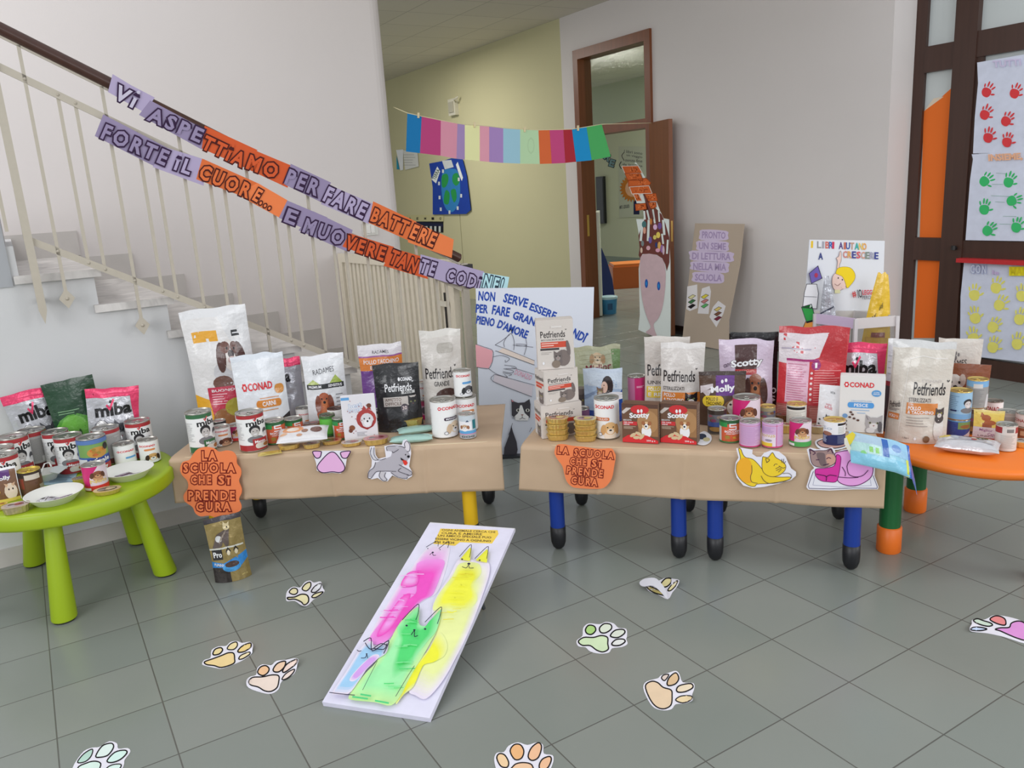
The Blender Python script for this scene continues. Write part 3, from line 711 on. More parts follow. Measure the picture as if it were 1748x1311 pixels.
# round green table: thick top, splayed cone legs
GC = Vector((-1.897, 3.247, 0)); GZ = .48; LIME = C(142, 166, 20)
g = thing('round_table', 'round lime green plastic kids table with cone legs by the left wall', 'table', GC)
MB().lathe([(.39, GZ - .07), (.406, GZ - .066), (.413, GZ - .055), (.413, GZ - .01), (.407, GZ - .002), (.39, GZ), (0, GZ)], LIME, 72, c=GC).build('tabletop', M_PLASTIC, g)
for (x, y) in ((112, 1066), (285, 986), (240, 931), (61, 964)):
    p = onz(x, y); p = p + Vector((p.x, p.y, 0)).normalized() * .045
    if p.dot(V) > V0 - .07: p -= V * (p.dot(V) - V0 + .07)
    tp = GC + (p - GC) * .76
    fn = lambda x_, y_, z_, p=p, tp=tp: Vector((p.x + (tp.x - p.x) * z_ / .42 + x_, p.y + (tp.y - p.y) * z_ / .42 + y_, z_))
    o = MB().lathe([(.046, .008), (.048, .014), (.031, .412)], LIME, 28, fn=fn).build('leg', M_PLASTIC, g)
    MB().lathe([(.04, 0), (.041, .009)], C(30, 34, 24), 28, fn=fn).build('foot_pad', M_PLASTIC, o)
p = onz(61, 964); q = GC + (Vector((-2.35, 2.98, 0)) - GC)
fn = lambda x_, y_, z_: Vector((q.x + (GC.x - q.x) * .24 * z_ / .42 + x_, q.y + (GC.y - q.y) * .24 * z_ / .42 + y_, z_))
MB().lathe([(.046, .0), (.048, .014), (.031, .412)], LIME, 28, fn=fn).build('leg', M_PLASTIC, g)

# round orange table with green legs
OC = Vector((1.885, 3.105, 0)); OZ = .46; ORG = C(226, 112, 26)
g = thing('round_table', 'round orange plastic kids table with green legs on the right', 'table', OC)
MB().lathe([(.36, OZ - .045), (.392, OZ - .04), (.404, OZ - .022), (.398, OZ - .006), (.385, OZ), (0, OZ)], ORG, 72, c=OC).build('tabletop', M_PLASTIC, g)
for (x, y) in ((1516, 947), (1561, 877)):
    p = onz(x, y); p += Vector((p.x, p.y, 0)).normalized() * .045
    for q in (p, Vector((2 * OC.x - p.x, 2 * OC.y - p.y, 0)) if y == 877 else None):
        if q is None: continue
        o = MB().lathe([(.041, .10), (.042, OZ - .045)], C(20, 92, 44), 26, c=q).build('leg', M_PLASTIC, g)
        MB().lathe([(.044, 0), (.048, .006), (.048, .108), (.041, .112)], C(228, 108, 30), 26, c=q).build('foot', M_PLASTIC, o)

# ------------------------------------------------------------------ makers of the goods on the tables
SILVER, GOLDT = C(170, 168, 162), C(206, 180, 110)
_ang = 2.55
REC = []
FIX = {"silver and pink pet food bag leaning at the wall, leftmost on the green table": 786.5, "dark green pet food bag between two silver bags on the green table": 780.1, "silver and pink pet food bag at the right of the green bag": 779.7, "red-banded food can cut by the left edge of the photo, behind the others": 837.0, "red-banded can left of the grey-sided can on the green table": 820.2, "red-banded can showing its grey printed back, on the green table": 803.0, "red-banded can half hidden behind the middle can of its kind": 802.5, "red-banded can with a smiling face in the middle of the green table": 809.9, "red-banded can at the far left behind the purple pouch": 848.7, "blue can with a bowl of food pictured, on the green table": 811.2, "grey-backed red-banded can right behind the blue can on the green table": 793.6, "red-banded can at the right back of the green table": 783.1, "small white can with a blue pill mark behind the right plate": 796.6, "small brown can with yellow rim beside the purple pouch": 846.9, "tall white dog food bag with brown-eared dog, tallest on the left table": 728.8, "white dog food bag with orange-brown oval, beside the tall bag": 738.8, "silver and pink bag half hidden between two white bags on the left table": 719.8, "white dog food bag with reddish spaniel picture on the left table": 727.3, "purple, orange and white pet food bag behind the black bag": 715.8, "black cat food bag with white lettering on the left table": 736.7, "tall beige-grey pet food bag with oval carrying hole, right end of the left table": 724.7, "green-banded tall food can above the orange sign on the left table": 775.6, "red-banded tall food can in front of the white bags, left table": 771.6, "small white can between the green-banded and red-banded tall cans": 762.6, "magenta can squeezed behind the red-banded tall can, left table": 753.6, "orange and green can directly behind the lying white pouch": 759.4, "orange and green can further back, right of its twin": 749.5, "low white can in front of the spaniel bag, at its left": 724.4, "low white can right of the spaniel, behind the green can": 733.6, "black and white can right behind the puppy box": 722.8, "grey and navy can with a ginger animal, in front of the black bag": 724.1, "pink can underneath a small white can, by the black bag": 717.2, "large white can carrying a smaller can, right end of the left table": 738.3, "largest white can, with dark oval mark, at the front right of the left table": 749.0, "long shallow foil tray at the front left of the lying pouch": 768.5, "small foil tray under the right half of the lying pouch": 766.5, "foil tray with reddish lid above the pink paw cut-out": 760.0, "foil tray with pale lid just right of the reddish one": 763.0, "larger deep foil tray with pink lid above the dog cut-out": 760.8, "lower of two foil trays in front of the black bag": 725.4, "brown foil tray behind the lying white pouch, left table": 738.4, "mint green pouch lying in front of the black bag, the nearer one": 757.6, "mint green pouch with maroon print lying behind its twin": 741.9, "bottom grey cat food box of the three stacked at the left corner": 745.2, "dark narrow cat food box just right of the three-box stack": 715.3, "small grey-lidded can behind the right stack of gold trays": 730.5, "pale blue pouch picturing a woman with a cat": 720.7, "tall magenta can left of the transparent-topped grey bags": 707.5, "grey-beige cat food bag with yellow stripe, behind its twin": 710.7, "shiny grey-beige cat food bag with orange stripe, behind the brown boxes": 720.7, "lilac and dark brown dog food bag in front of the black bag": 714.8, "plain black pet food bag behind the lilac bag": 705.1, "dark brown cat food pouch with purple panel and yellow label": 727.0, "dark can with blue picture left of the pink-rimmed green can": 742.2, "large pink can with dachshund picture behind the plain pink can": 741.7, "white can with black band behind the magenta can": 734.2, "gold-lidded low can behind the lilac cans": 730.9, "white can with dark lid left of the small white pouch": 708.9, "brown foil tray between the gold-lidded can and black-band can": 724.6, "gold tray with pale wide rim behind the lilac and magenta cans": 740.6, "large red and white pet food bag turned to its printed back": 720.9, "silver bag with broad pink top behind the white fish box": 713.0, "big grey-beige cat food bag in clear wrap, left on the orange table": 757.1, "clear-wrapped pale bag edge behind the big grey-beige bag": 739.2, "grey-white can behind the yellow pouch, right": 739.2, "brown can at the right edge carrying a white can": 749.0, "yellow-gold tray at the back right of the orange table": 717.6, "pale-lidded tray at the front right edge of the orange table": 765.8, "white and red can at the front of the orange table": 771.5, "transparent crumpled snack pack lying at the front of the orange table": 778.8}
def foot(px, yb, z, label, thick, w):
    """front foot of a thing on a table; FIX holds settled photo heights so neighbours do not share a spot"""
    yb = FIX.get(label, yb); f = onz(px, yb, z); REC.append((label, px, yb, w, thick, z)); return f, yb
def place(px, yt, yb, w, back=0.0, z=TZ + .003, label='', on=None):
    """stand a thing on a table: front foot at photo height yb, top at yt"""
    ym = (yt + yb) / 2; s = vslope(px, ym)
    if on is not None:
        c = on.location.copy(); z = on['_top'] + .0005; c.z = z; W = w * depth(c) / FPX
    else:
        yb = FIX.get(label, yb); f = onz(px + s * (yb - ym), yb, z); W = w * depth(f) / FPX
        dr = Vector((f.x, f.y, 0)).normalized(); c = f + dr * (back if back else W / 2)
        REC.append((label, px + s * (yb - ym), yb, w, 2 * back if back else W, z))
    H = ony(px + s * (yt - ym), yt, c.y).z - z
    return c, W, H
def can(px, yt, yb, w, art, label, base=WHITE, tin=SILVER, z=TZ + .003, turn=0, ring=True, band=.04, cat='can', hmax=None, group=None, on=None):
    c, W, H = place(px, yt, yb, w, z=z, label=label, on=on); r = W / 2
    if hmax: H = min(H, hmax)
    rz = math.atan2(-c.x, c.y) + math.radians(turn)
    t = thing('food_can', label, cat, c, rz, group=group)
    b = max(.004, H * band)
    MB().lathe([(r * .93, 0), (r * .985, .001), (r, .003), (r * .985, b), (r * .985, H - b), (r, H - .0035), (r * .995, H), (r * .94, H - .0005), (r * .92, H - .005), (r * .7, H - .005), (r * .66, H - .0035), (r * .6, H - .005), (0, H - .0045)], tin, 36).build('tin_body', M_TIN, t, True)
    if ring:
        m = MB(); ry = r * .26
        m.tube([(ry * math.cos(a) * .8, -r * .38 + ry * math.sin(a), H - .0015) for a in (2 * math.pi * i / 14 for i in range(14))], r * .045, tin, 6, close=True)
        m.box((-r * .1, -r * .16, H - .004), (r * .1, r * .05, H - .0005), tin); m.build('pull_ring', M_TIN, t, True)
    R = r * .992; m = MB(); m.lathe([(R, b * .8), (R, H - b * .9)], base, 40)
    m.F = m.F[:40]; m.K = m.K[:40]; m.M = m.M[:40]; m.Sm = m.Sm[:40]
    z0, z1 = b * .8, H - b * .9
    fm = lambda u, v, l: ((R + l) * math.sin((u - .5) * _ang), -(R + l) * math.cos((u - .5) * _ang), z0 + max(0, min(1, v)) * (z1 - z0))
    a = art if isinstance(art, Art) else art()
    m.art(a, fm, eps=.00012, base=.0002, step=(.06, 0), sm=True); m.build('label', M_LABEL, t, True)
    t['_top'] = c.z + H; return t
def bag(px, yt, yb, w, art, label, base=WHITE, cat='bag', D=None, z=TZ + .003, yaw=0, roll=0, lean=0, seal=None, mat=None, name='pet_food_bag', hmax=None, group=None, wr=1.0, neck=0.0):
    D = D or .08; c, W, H = place(px, yt, yb, w, back=D / 2, z=z, label=label)
    if hmax: H = min(H, hmax)
    rz = math.atan2(-c.x, c.y) + math.radians(yaw)
    t = thing(name, label, cat, c, rz, group=group); sd = (px * 7.31 + H * 100) % 50; tr_ = math.tan(math.radians(roll))
    def F(u, v, side=-1, l=0):
        s = 2 * u - 1
        p = D / 2 * max(0.0, 1 - v) ** .6
        tt = p * (.16 + .84 * (1 - abs(s) ** 2.4)) + .0012
        nz = noise.noise((s * 2.3 + sd, v * 3.4 * H / W, sd * .7 + side)) * .035 * W * wr * min(1, 3.2 * (1 - v) + .1) * (1 - abs(s) ** 6)
        cr_ = noise.noise((s * 7 + sd, v * 6, side + 9)) * .008 * W * wr
        x = s * W / 2 * (1 - .045 * math.sin(math.pi * v)) * (1 - neck * v ** 2.2) + noise.noise((v * 4, sd, s)) * .01 * W * wr * v
        zz = H * v + (noise.noise((s * 1.7 + sd, 4.2, sd)) * .05 * W * wr * v ** 3)
        x += zz * tr_; zz -= s * W / 2 * tr_ * v
        return (x, side * (tt + (nz if v > .04 else 0) + cr_ * min(1, 8 * v) + l), zz)
    NU, NV = 16, 22; cut = .93
    m = MB(); m.grid(lambda u, v: F(u, v * cut), NU, NV, base); m.grid(lambda u, v: F(1 - u, v * cut, 1), NU, NV, base)
    m.add([F(i / NU, 0) for i in range(NU + 1)] + [F(i / NU, 0, 1) for i in range(NU + 1)], [(i, NU + 1 + i, NU + 2 + i, i + 1) for i in range(NU)], base)
    for e in (0, 1): m.add([F(e, j / NV * cut) for j in range(NV + 1)] + [F(e, j / NV * cut, 1) for j in range(NV + 1)], [((j, j + 1, NV + 2 + j, NV + 1 + j) if e else (j, NV + 1 + j, NV + 2 + j, j + 1)) for j in range(NV)], base, 0, True)
    a = art if isinstance(art, Art) else art()
    GD_ = [[Vector(F(i / NU, j / NV * cut)) for i in range(NU + 1)] for j in range(NV + 1)]
    def FB_(u, v, l):
        u, v = min(max(u, 0), 1) * NU, min(max(v / cut, 0), 1) * NV; i, j = min(int(u), NU - 1), min(int(v), NV - 1); p, q = u - i, v - j
        r = (GD_[j][i] * (1 - p) + GD_[j][i + 1] * p) * (1 - q) + (GD_[j + 1][i] * (1 - p) + GD_[j + 1][i + 1] * p) * q
        return (r.x, r.y - l, r.z)
    if a.L: m.art(a, FB_, eps=.00015, base=.0009, step=(1 / NU, cut / NV), sm=True)
    m.build('bag_body', mat or M_FILM, t, True)
    m = MB(); sc = seal or base
    g = lambda u, v: cut + (1 - cut) * v
    m.grid(lambda u, v: F(u, g(u, v)), NU, 2, sc); m.grid(lambda u, v: F(1 - u, g(u, v), 1), NU, 2, sc)
    m.add([F(i / NU, 1) for i in range(NU + 1)] + [F(i / NU, 1, 1) for i in range(NU + 1)], [(i, i + 1, NU + 2 + i, NU + 1 + i) for i in range(NU)], sc)
    for e in (0, 1): m.add([F(e, cut), F(e, 1), F(e, 1, 1), F(e, cut, 1)], [(0, 1, 2, 3)], sc)
    m.build('top_seal', mat or M_FILM, t, True); return t
def pillow(px, yb, w, L, T, art, label, base=WHITE, cat='pouch', z=TZ + .003, yaw=0, tilt=0, mat=None, name='lying_pouch', wr=1.0, seal=None, lift=0, c=None, W=None, roll=0, group=None):
    """a flexible pack lying down; label y runs away from the viewer"""
    if c is None:
        f, yb = foot(px, yb, z, label, L, w); W = w * depth(f) / FPX; c = f + Vector((f.x, f.y, 0)).normalized() * L / 2
    rz = math.atan2(-c.x, c.y) + math.radians(yaw); c = Vector((c.x, c.y, z + lift))
    t = thing(name, label, cat, c, rz, rx=math.radians(tilt), ry=math.radians(roll), group=group); sd = (px * 3.7 + yb) % 40
    def F(u, v, side=1, l=0):
        s, q = 2 * u - 1, 2 * v - 1
        e = max(0, 1 - abs(s) ** 4) * max(0, 1 - abs(q) ** 3)
        n = noise.noise((s * 2.5 + sd, q * 2.5, sd + side)) * .25 + noise.noise((s * 6 + sd, q * 6, sd)) * .12
        zz = T / 2 + side * (T / 2) * (e ** .6) * (1 - .5 * abs(n) * wr if side > 0 else 1) + (side * l) + side * .0006 + T * .25 * n * wr * (1 - e) * (1 if side > 0 else .2)
        return (s * W / 2 * (1 - .04 * math.cos(q * 1.5)), q * L / 2 * (1 + .05 * noise.noise((s * 3, sd, 1))), max(.0002 if side < 0 else .0008, zz))
    N_ = 18; m = MB(); m.grid(lambda u, v: F(u, v), N_, N_, base); m.grid(lambda u, v: F(1 - u, v, -1), N_, N_, base)
    ed = [(i / N_, 0) for i in range(N_)] + [(1, i / N_) for i in range(N_)] + [(1 - i / N_, 1) for i in range(N_)] + [(0, 1 - i / N_) for i in range(N_)]
    k = len(ed); m.add([F(*e) for e in ed] + [F(e[0], e[1], -1) for e in ed], [(i, k + i, k + (i + 1) % k, (i + 1) % k) for i in range(k)], base)
    a = art if isinstance(art, Art) else art()
    GD_ = [[Vector(F(i / N_, j / N_)) for i in range(N_ + 1)] for j in range(N_ + 1)]
    def FB_(u, v, l):
        u, v = min(max(u, 0), 1) * N_, min(max(v, 0), 1) * N_; i, j = min(int(u), N_ - 1), min(int(v), N_ - 1); p, q = u - i, v - j
        r = (GD_[j][i] * (1 - p) + GD_[j][i + 1] * p) * (1 - q) + (GD_[j + 1][i] * (1 - p) + GD_[j + 1][i + 1] * p) * q
        return (r.x, r.y, r.z + l)
    if a.L: m.art(a, FB_, eps=.0002, base=.0009, step=(1 / N_, 1 / N_), sm=True)
    m.build('pouch_body', mat or M_FILM, t, True)
    if seal:
        m = MB(); m.grid(lambda u, v: F(.0 + .05 * u, v, 1, .0012), 2, N_, seal); m.grid(lambda u, v: F(.95 + .05 * u, v, 1, .0012), 2, N_, seal); m.build('end_seal', mat or M_FILM, t, True)
    return t
def carton(px, yt, yb, w, D, art, label, base=WHITE, cat='box', z=TZ + .003, yaw=0, side=None, sideart=None, top=None, name='food_box', hmax=None, topart=None, group=None, on=None):
    c, W, H = place(px, yt, yb, w, back=D / 2, z=z, label=label, on=on)
    if hmax: H = min(H, hmax)
    rz = math.atan2(-c.x, c.y) + math.radians(yaw)
    t = thing(name, label, cat, c, rz, group=group)
    m = MB(); x, y = W / 2, D / 2; e = .0015
    pr = [(-x + e, -y), (x - e, -y), (x, -y + e), (x, y - e), (x - e, y), (-x + e, y), (-x, y - e), (-x, -y + e)]
    m.slab([(a, b, H) for a, b in pr], [(a, b, 0) for a, b in pr], top or base, edge=base)
    m.art(art if isinstance(art, Art) else art(), lambda u, v, l: (-x + e + max(0, min(1, u)) * (W - 2 * e), -y - l, max(.004, min(1, v)) * H), eps=.0001)
    if sideart: 
        sg, A_ = sideart
        m.art(A_, (lambda u, v, l: (-x - l, y - e - min(1, u) * (D - 2 * e), max(.004, v) * H)) if sg < 0 else (lambda u, v, l: (x + l, -y + e + u * (D - 2 * e), v * H)), eps=.0001)
    m.build('carton', M_CARTON, t, True)
    m = MB(); m.box((-x + .002, -y + .002, H), (x - .002, y * .5, H + .0008), top or base); m.box((-x + .004, -y * .2, H + .0008), (x - .004, y - .003, H + .0015), top or base)
    if topart: m.art(topart, lambda u, v, l: (-x + u * W, -y + v * D, H + .0016 + l))
    m.build('top_flap', M_CARTON, t, True); t['_top'] = c.z + H + .0016
    return t
def tray(px, yt, yb, w, lid, label, foil=GOLDT, z=TZ + .003, yaw=0, asp=.72, hmax=.045, cat='tray', h=None, group=None, up=True, oval=2.6, c=None, W=None):
    if c is None:
        yt += FIX.get(label, yb) - yb; f, yb = foot(px, yb, z, label, w * .0024 * asp, w); W = w * depth(f) / FPX; Dp = W * asp; c = f + Vector((f.x, f.y, 0)).normalized() * Dp * .47
    else: Dp = W * asp
    H = h or min(hmax, max(.016, (ony(px, yt + (yb - yt) * .45, c.y).z - z)))
    t = thing('foil_tray', label, cat, Vector((c.x, c.y, z)), math.atan2(-c.x, c.y) + math.radians(yaw), group=group)
    N_ = 40
    def ring(sx, sy, zz, wob=0):
        o = []
        for i in range(N_):
            a = 2 * math.pi * i / N_; ca, sa = math.cos(a), math.sin(a)
            k = (abs(ca) ** oval + abs(sa) ** oval) ** (-1 / oval) * (1 + (wob if i % 2 else -wob))
            o.append((sx * k * ca, sy * k * sa, zz))
        return o
    x, y = W / 2, Dp / 2
    rs = [ring(x * .80, y * .78, 0), ring(x * .83, y * .81, .001, .018), ring(x * .93, y * .92, H * .86, .018), ring(x * .94, y * .93, H * .9), ring(x, y, H * .92), ring(x, y, H * .96), ring(x * .95, y * .95, H * .97)]
    m = MB(); vs = [p for r_ in rs for p in r_]
    m.add(vs, [(j * N_ + i, j * N_ + (i + 1) % N_, (j + 1) * N_ + (i + 1) % N_, (j + 1) * N_ + i) for j in range(len(rs) - 1) for i in range(N_)], foil)
    m.add(rs[0], [tuple(range(N_))[::-1]], foil); m.build('foil_cup', M_FOIL, t, True)
    m = MB(); l0, l1 = ring(x * .955, y * .955, H * .972), ring(x * .5, y * .5, H * 1.0); l0b = ring(x * .955, y * .955, H * .962)
    lc = lid[0] if isinstance(lid, tuple) and isinstance(lid[0], tuple) else lid
    m.add(l0 + l1, [(i, (i + 1) % N_, N_ + (i + 1) % N_, N_ + i) for i in range(N_)], lc); m.add(l1, [tuple(range(N_))], lc); m.add(l0 + l0b, [(i, N_ + i, N_ + (i + 1) % N_, (i + 1) % N_) for i in range(N_)], lc)
    if isinstance(lid, tuple) and isinstance(lid[0], tuple):
        def fm(u, v, l):
            a, b = (u - .5) * 2, (v - .5) * 2; e = max(abs(a), abs(b)); zz = H if e < .5 else H * (1.0 - .028 * (e - .5) / .455)
            return (a * x, b * y, zz + l)
        m.art(lid[1], fm, eps=.0002, base=.0005)
    m.build('peel_lid', M_FOILBAG, t, True); t['_top'] = z + H; return t
def plate(px, yb, w, label, z=GZ, h=.036, cat='plate'):
    f = onz(px, yb, z); W = w * depth(f) / FPX; r = W / 2; c = f + Vector((f.x, f.y, 0)).normalized() * r * .72
    t = thing('paper_plate', label, cat, Vector((c.x, c.y, z)))
    MB().lathe([(0, .001), (r * .62, 0), (r * .66, .001), (r * .97, h), (r, h + .001), (r * .985, h + .002), (r * .66, .004), (r * .6, .003), (0, .003)], C(226, 226, 220), 44, ).build('plate_shell', M_PAPER, t, True)
    return t, c, r

# colours of the goods take a lower gain than paper and walls
C.__defaults__ = (None, None, 1.05)
WHITE = C(232, 232, 236)

# ------------------------------------------------------------------ printed labels
PINK, MAG, GREY, NAVY = C(222, 60, 104), C(200, 30, 110), C(150, 150, 154), C(34, 44, 96)
DRED, ORA, GRN, PURP, LILAC = C(158, 34, 46), C(224, 112, 40), C(36, 110, 62), C(104, 54, 130), C(196, 160, 200)
BRN, TAN, KHAKI, SKY, YEL = C(92, 54, 38), C(200, 150, 96), C(150, 124, 70), C(96, 160, 214), C(226, 196, 60)
def A_miba(band=C(168, 44, 50), x=0, block=None, cut=1):
    a = Art(); a.rect(0, .9, 1, 1, band).rect(0, 0, 1, .16, block or band)
    a.text('miba', (.22 + x, .77), (.82 + x, .79), .15, C(24, 24, 26), .03); a.line([(.43 + x, .88), (.47 + x, .83), (.54 + x, .93)], .025, RED)
    a.person(.44 + x, .54, .16, .15); a.ell(.76 + x, .5, .09, .09, C(70, 70, 74)).ell(.76 + x, .44, .08, .05, C(210, 210, 212))
    a.rect(.34 + x, .16, .97, .33, band).text('Manzo', (.4 + x, .245), (.72 + x, .245), .07, WHITE, .03).pill(.4 + x, .05, .9 + x, .2, C(214, 208, 200)).ell(.75 + x, .13, .12, .055, C(170, 110, 60))
    a.lines(-.08, .3, .2 + x * .5, .8, 14, .008, C(120, 120, 124)); return a
def A_back(band=C(168, 44, 50), paper=C(176, 174, 172)):
    a = Art(); a.rect(-.05, 0, 1.05, 1, paper).rect(-.05, .9, 1.05, 1, band).rect(-.05, 0, 1.05, .16, C(90, 30, 34)); a.lines(.1, .22, .95, .84, 22, .008, C(110, 108, 106)); a.rect(.66, .2, .8, .34, C(214, 212, 210)); return a
def conad(a, x0, x1, y, h, col=RED, sx=.5):
    w = (x1 - x0); a.flower(x0 + w * .09, y, w * .085, h * .62, col, WHITE); a.text('CONAD', (x0 + w * .2, y), (x1, y), h, col, .03); return a
def A_conad(pill=C(216, 138, 84), txt='', dogc=None, x=0, s=1.0, y=.86, pe=(.35, .78, .62)):
    a = Art(); conad(a, .12 + x, .8 + x, y, .085); a.pill(pe[0] + x, pe[2] - .045, pe[1] + x, pe[2] + .045, pill)
    if txt: a.text(txt, (pe[0] + x + .06, pe[2]), (pe[1] + x - .06, pe[2]), .045, WHITE, .02)
    if dogc: a.dog(.66 + x, .27, .26, .17, dogc[0], dogc[1], dogc[2])
    a.ell(.34 + x, .12, .07, .05, C(120, 120, 124), 10).ell(.34 + x, .12, .05, .035, WHITE, 10); a.lines(-.1, .2, .08, .8, 12, .01, C(150, 150, 152)); return a
def A_boc(x=0):
    a = Art(); a.rect(-.1, 0, 1.1, 1, C(206, 92, 56)).rect(-.1, .84, 1.1, 1, C(38, 92, 52)).rect(-.1, 0, .14 + x, .84, C(214, 214, 210)); a.rect(-.1, .7, .4 + x, .9, C(40, 140, 70))
    a.line([(.74 + x, .84), (.5 + x, .84), (.5 + x, .72), (.74 + x, .72), (.74 + x, .6), (.48 + x, .6)], .05, WHITE); a.text('BOCCONI', (.3 + x, .5), (.95 + x, .5), .09, WHITE, .03); a.text('CON MANZO', (.36 + x, .4), (.9 + x, .4), .055, WHITE, .02)
    for i in range(9): r = random.Random(i); a.ell(.25 + x + r.random() * .7, .08 + r.random() * .2, .1, .06, C(150 + 60 * r.random(), 80 + 70 * r.random(), 50), 8)
    a.rect(-.1, 0, 1.1, .05, C(40, 120, 60)); return a
def A_pinkdog(foot=C(214, 52, 48), nm='Nati', pk=MAG):
    a = Art(); a.rect(-.1, 0, 1.1, 1, C(222, 206, 218)).poly([(-.1, 0), (-.1, 1), (.62, 1), (.3, .55), (.28, 0)], pk); a.dog(.58, .66, .22, .15, C(140, 84, 52), C(92, 52, 34), C(196, 150, 110)); a.text(nm, (.3, .38), (.86, .4), .14, C(220, 190, 120), .03); a.rect(-.1, 0, 1.1, .2, foot); a.rect(0, .02, .3, .12, WHITE); return a
def A_lilac(plain=False):
    a = Art(); a.rect(-.1, 0, 1.1, 1, C(206, 168, 206)).rect(-.1, 0, 1.1, .05, MAG).line([(.0, .9), (1, .9)], .012, MAG)
    if plain: a.lines(.12, .1, .92, .86, 18, .01, C(176, 120, 176)); a.line([(.08, .05), (.08, .9)], .012, MAG)
    else: a.rect(-.1, .05, .62, .55, C(226, 214, 226)).text('tonus', (.0, .48), (.6, .5), .12, C(206, 176, 130), .02).rect(-.1, .05, .5, .2, YEL).line([(.66, .05), (.66, .95)], .015, MAG).ell(.35, .3, .14, .05, C(150, 140, 160)).lines(.7, .1, .98, .86, 16, .008, C(176, 120, 176)).lines(.02, .62, .6, .85, 5, .015, C(170, 140, 186))
    return a
def A_vita():
    a = Art(); a.rect(-.1, 0, 1.1, 1, C(60, 96, 170)).rect(.02, .5, 1.1, .9, C(120, 160, 90)); a.ell(.62, .62, .3, .16, C(196, 146, 70))
    for i in range(10): r = random.Random(i); a.ell(.4 + r.random() * .5, .54 + r.random() * .18, .06, .04, C(150 + r.random() * 70, 100 + r.random() * 40, 50), 8)
    a.ell(.88, .75, .1, .1, C(40, 34, 36)).rect(-.1, .0, .3, .45, C(214, 216, 222)).rect(.3, .28, 1.1, .46, C(36, 60, 140)).text('Vitale', (.38, .36), (.95, .4), .12, WHITE, .03).rect(.3, 0, 1.1, .26, C(180, 50, 52)).text('7', (.74, .13), (.84, .13), .12, WHITE, .04).rect(-.1, .88, 1.1, 1, C(86, 120, 180)); return a
def A_brown():
    a = Art(); a.rect(-.1, 0, 1.1, 1, C(96, 62, 44)).rect(-.1, .78, 1.1, 1, C(52, 36, 30)).rect(.3, .68, .85, .9, C(206, 196, 184)).rect(.02, .3, .25, .75, C(140, 60, 44)).rect(.78, .1, 1.1, .4, C(150, 140, 126)); a.lines(.3, .1, .75, .6, 10, .012, C(130, 96, 74)); return a
def A_navy():
    a = Art(); a.rect(-.1, 0, 1.1, 1, WHITE).rect(-.1, 0, 1.1, .47, NAVY).rect(.62, .86, 1.1, .96, BLACK).lines(.64, .5, 1.0, .82, 8, .02, C(176, 178, 170)).text('So', (.02, .72), (.42, .74), .14, C(180, 188, 204), .02).ell(.22, .5, .2, .09, C(150, 100, 84)); a.lines(.02, .1, .25, .4, 6, .04, C(150, 160, 190)).lines(.62, .08, 1, .42, 7, .015, C(130, 140, 170)); return a
def A_band():
    a = Art(); a.rect(-.1, 0, 1.1, 1, C(216, 214, 208)).rect(.02, .84, .88, .95, BLACK).lines(.05, .1, .95, .78, 10, .02, C(160, 158, 152)); return a
def A_dark(c1=C(40, 38, 44), c2=C(60, 90, 160)):
    a = Art(); a.rect(-.1, 0, 1.1, 1, c1).rect(-.1, .3, 1.1, .5, c2).rect(0, .5, 1, .82, C(110, 110, 120)); 
    for i in range(8): r = random.Random(i); a.ell(.1 + r.random() * .8, .54 + r.random() * .24, .12, .07, C(60 + r.random() * 120, 60 + r.random() * 80, 50 + r.random() * 90), 8)
    a.ell(.45, .2, .3, .1, C(160, 120, 60)); return a
def A_bluew():
    a = Art(); a.rect(-.1, 0, 1.1, 1, C(150, 190, 220)).rect(-.1, 0, 1.1, .2, C(120, 170, 214)).lines(.05, .3, .5, .9, 9, .015, C(90, 120, 160)); a.person(.8, .58, .17, .16, C(206, 200, 200), C(40, 40, 46)); a.rect(.2, .3, .42, .36, NAVY); return a
def A_navyf():
    a = Art(); a.rect(-.1, 0, 1.1, 1, C(44, 66, 140)).rect(.5, .5, 1.1, .95, C(120, 150, 90)).ell(.78, .66, .2, .12, C(150, 100, 60)).poly([(.55, 0), (1.1, .4), (1.1, 0)], C(200, 190, 196)).rect(-.1, .94, 1.1, 1, SKY); a.lines(.05, .1, .5, .9, 9, .02, C(90, 110, 170)); return a
def A_green():
    a = Art(); a.rect(-.1, 0, 1.1, 1, C(92, 186, 64)).rect(-.1, .88, 1.1, 1, C(70, 110, 60)).rect(-.1, 0, 1.1, .12, C(50, 120, 50)).lines(.2, .2, .9, .84, 12, .012, C(140, 210, 110)); return a
def A_bear():
    a = Art(); a.rect(-.1, 0, 1.1, 1, C(150, 146, 140)).rect(-.1, 0, 1.1, .3, C(40, 44, 66)).cat(.58, .6, .22, .16, C(170, 110, 60), C(210, 190, 170)).rect(-.1, .92, 1.1, 1, C(150, 150, 150)).pill(.05, .28, .7, .4, C(196, 190, 180)); return a
def A_side(): return Art().rect(-.1, 0, 1.1, 1, C(30, 30, 34)).rect(-.1, .45, 1.1, .78, C(196, 192, 184)).lines(0, .5, 1, .74, 5, .015, C(110, 108, 104)).rect(.3, .02, .7, .14, WHITE)
def A_psmall():
    a = Art(); a.rect(-.1, 0, 1.1, 1, C(196, 206, 214)).rect(-.1, .18, 1.1, .34, C(90, 160, 210)).rect(-.1, .0, 1.1, .18, C(170, 174, 180)).rect(.05, .36, .7, .75, WHITE).dog(.36, .52, .2, .1, C(200, 170, 140), C(150, 100, 70), WHITE).rect(.75, .4, .95, .8, C(40, 120, 130)).rect(-.1, .18, 1.1, .21, C(220, 140, 170)).text('DOG', (.2, .08), (.8, .08), .07, C(60, 60, 66), .03).poly([(.5, .82), (.42, .74), (.58, .74)], C(60, 80, 110)); return a
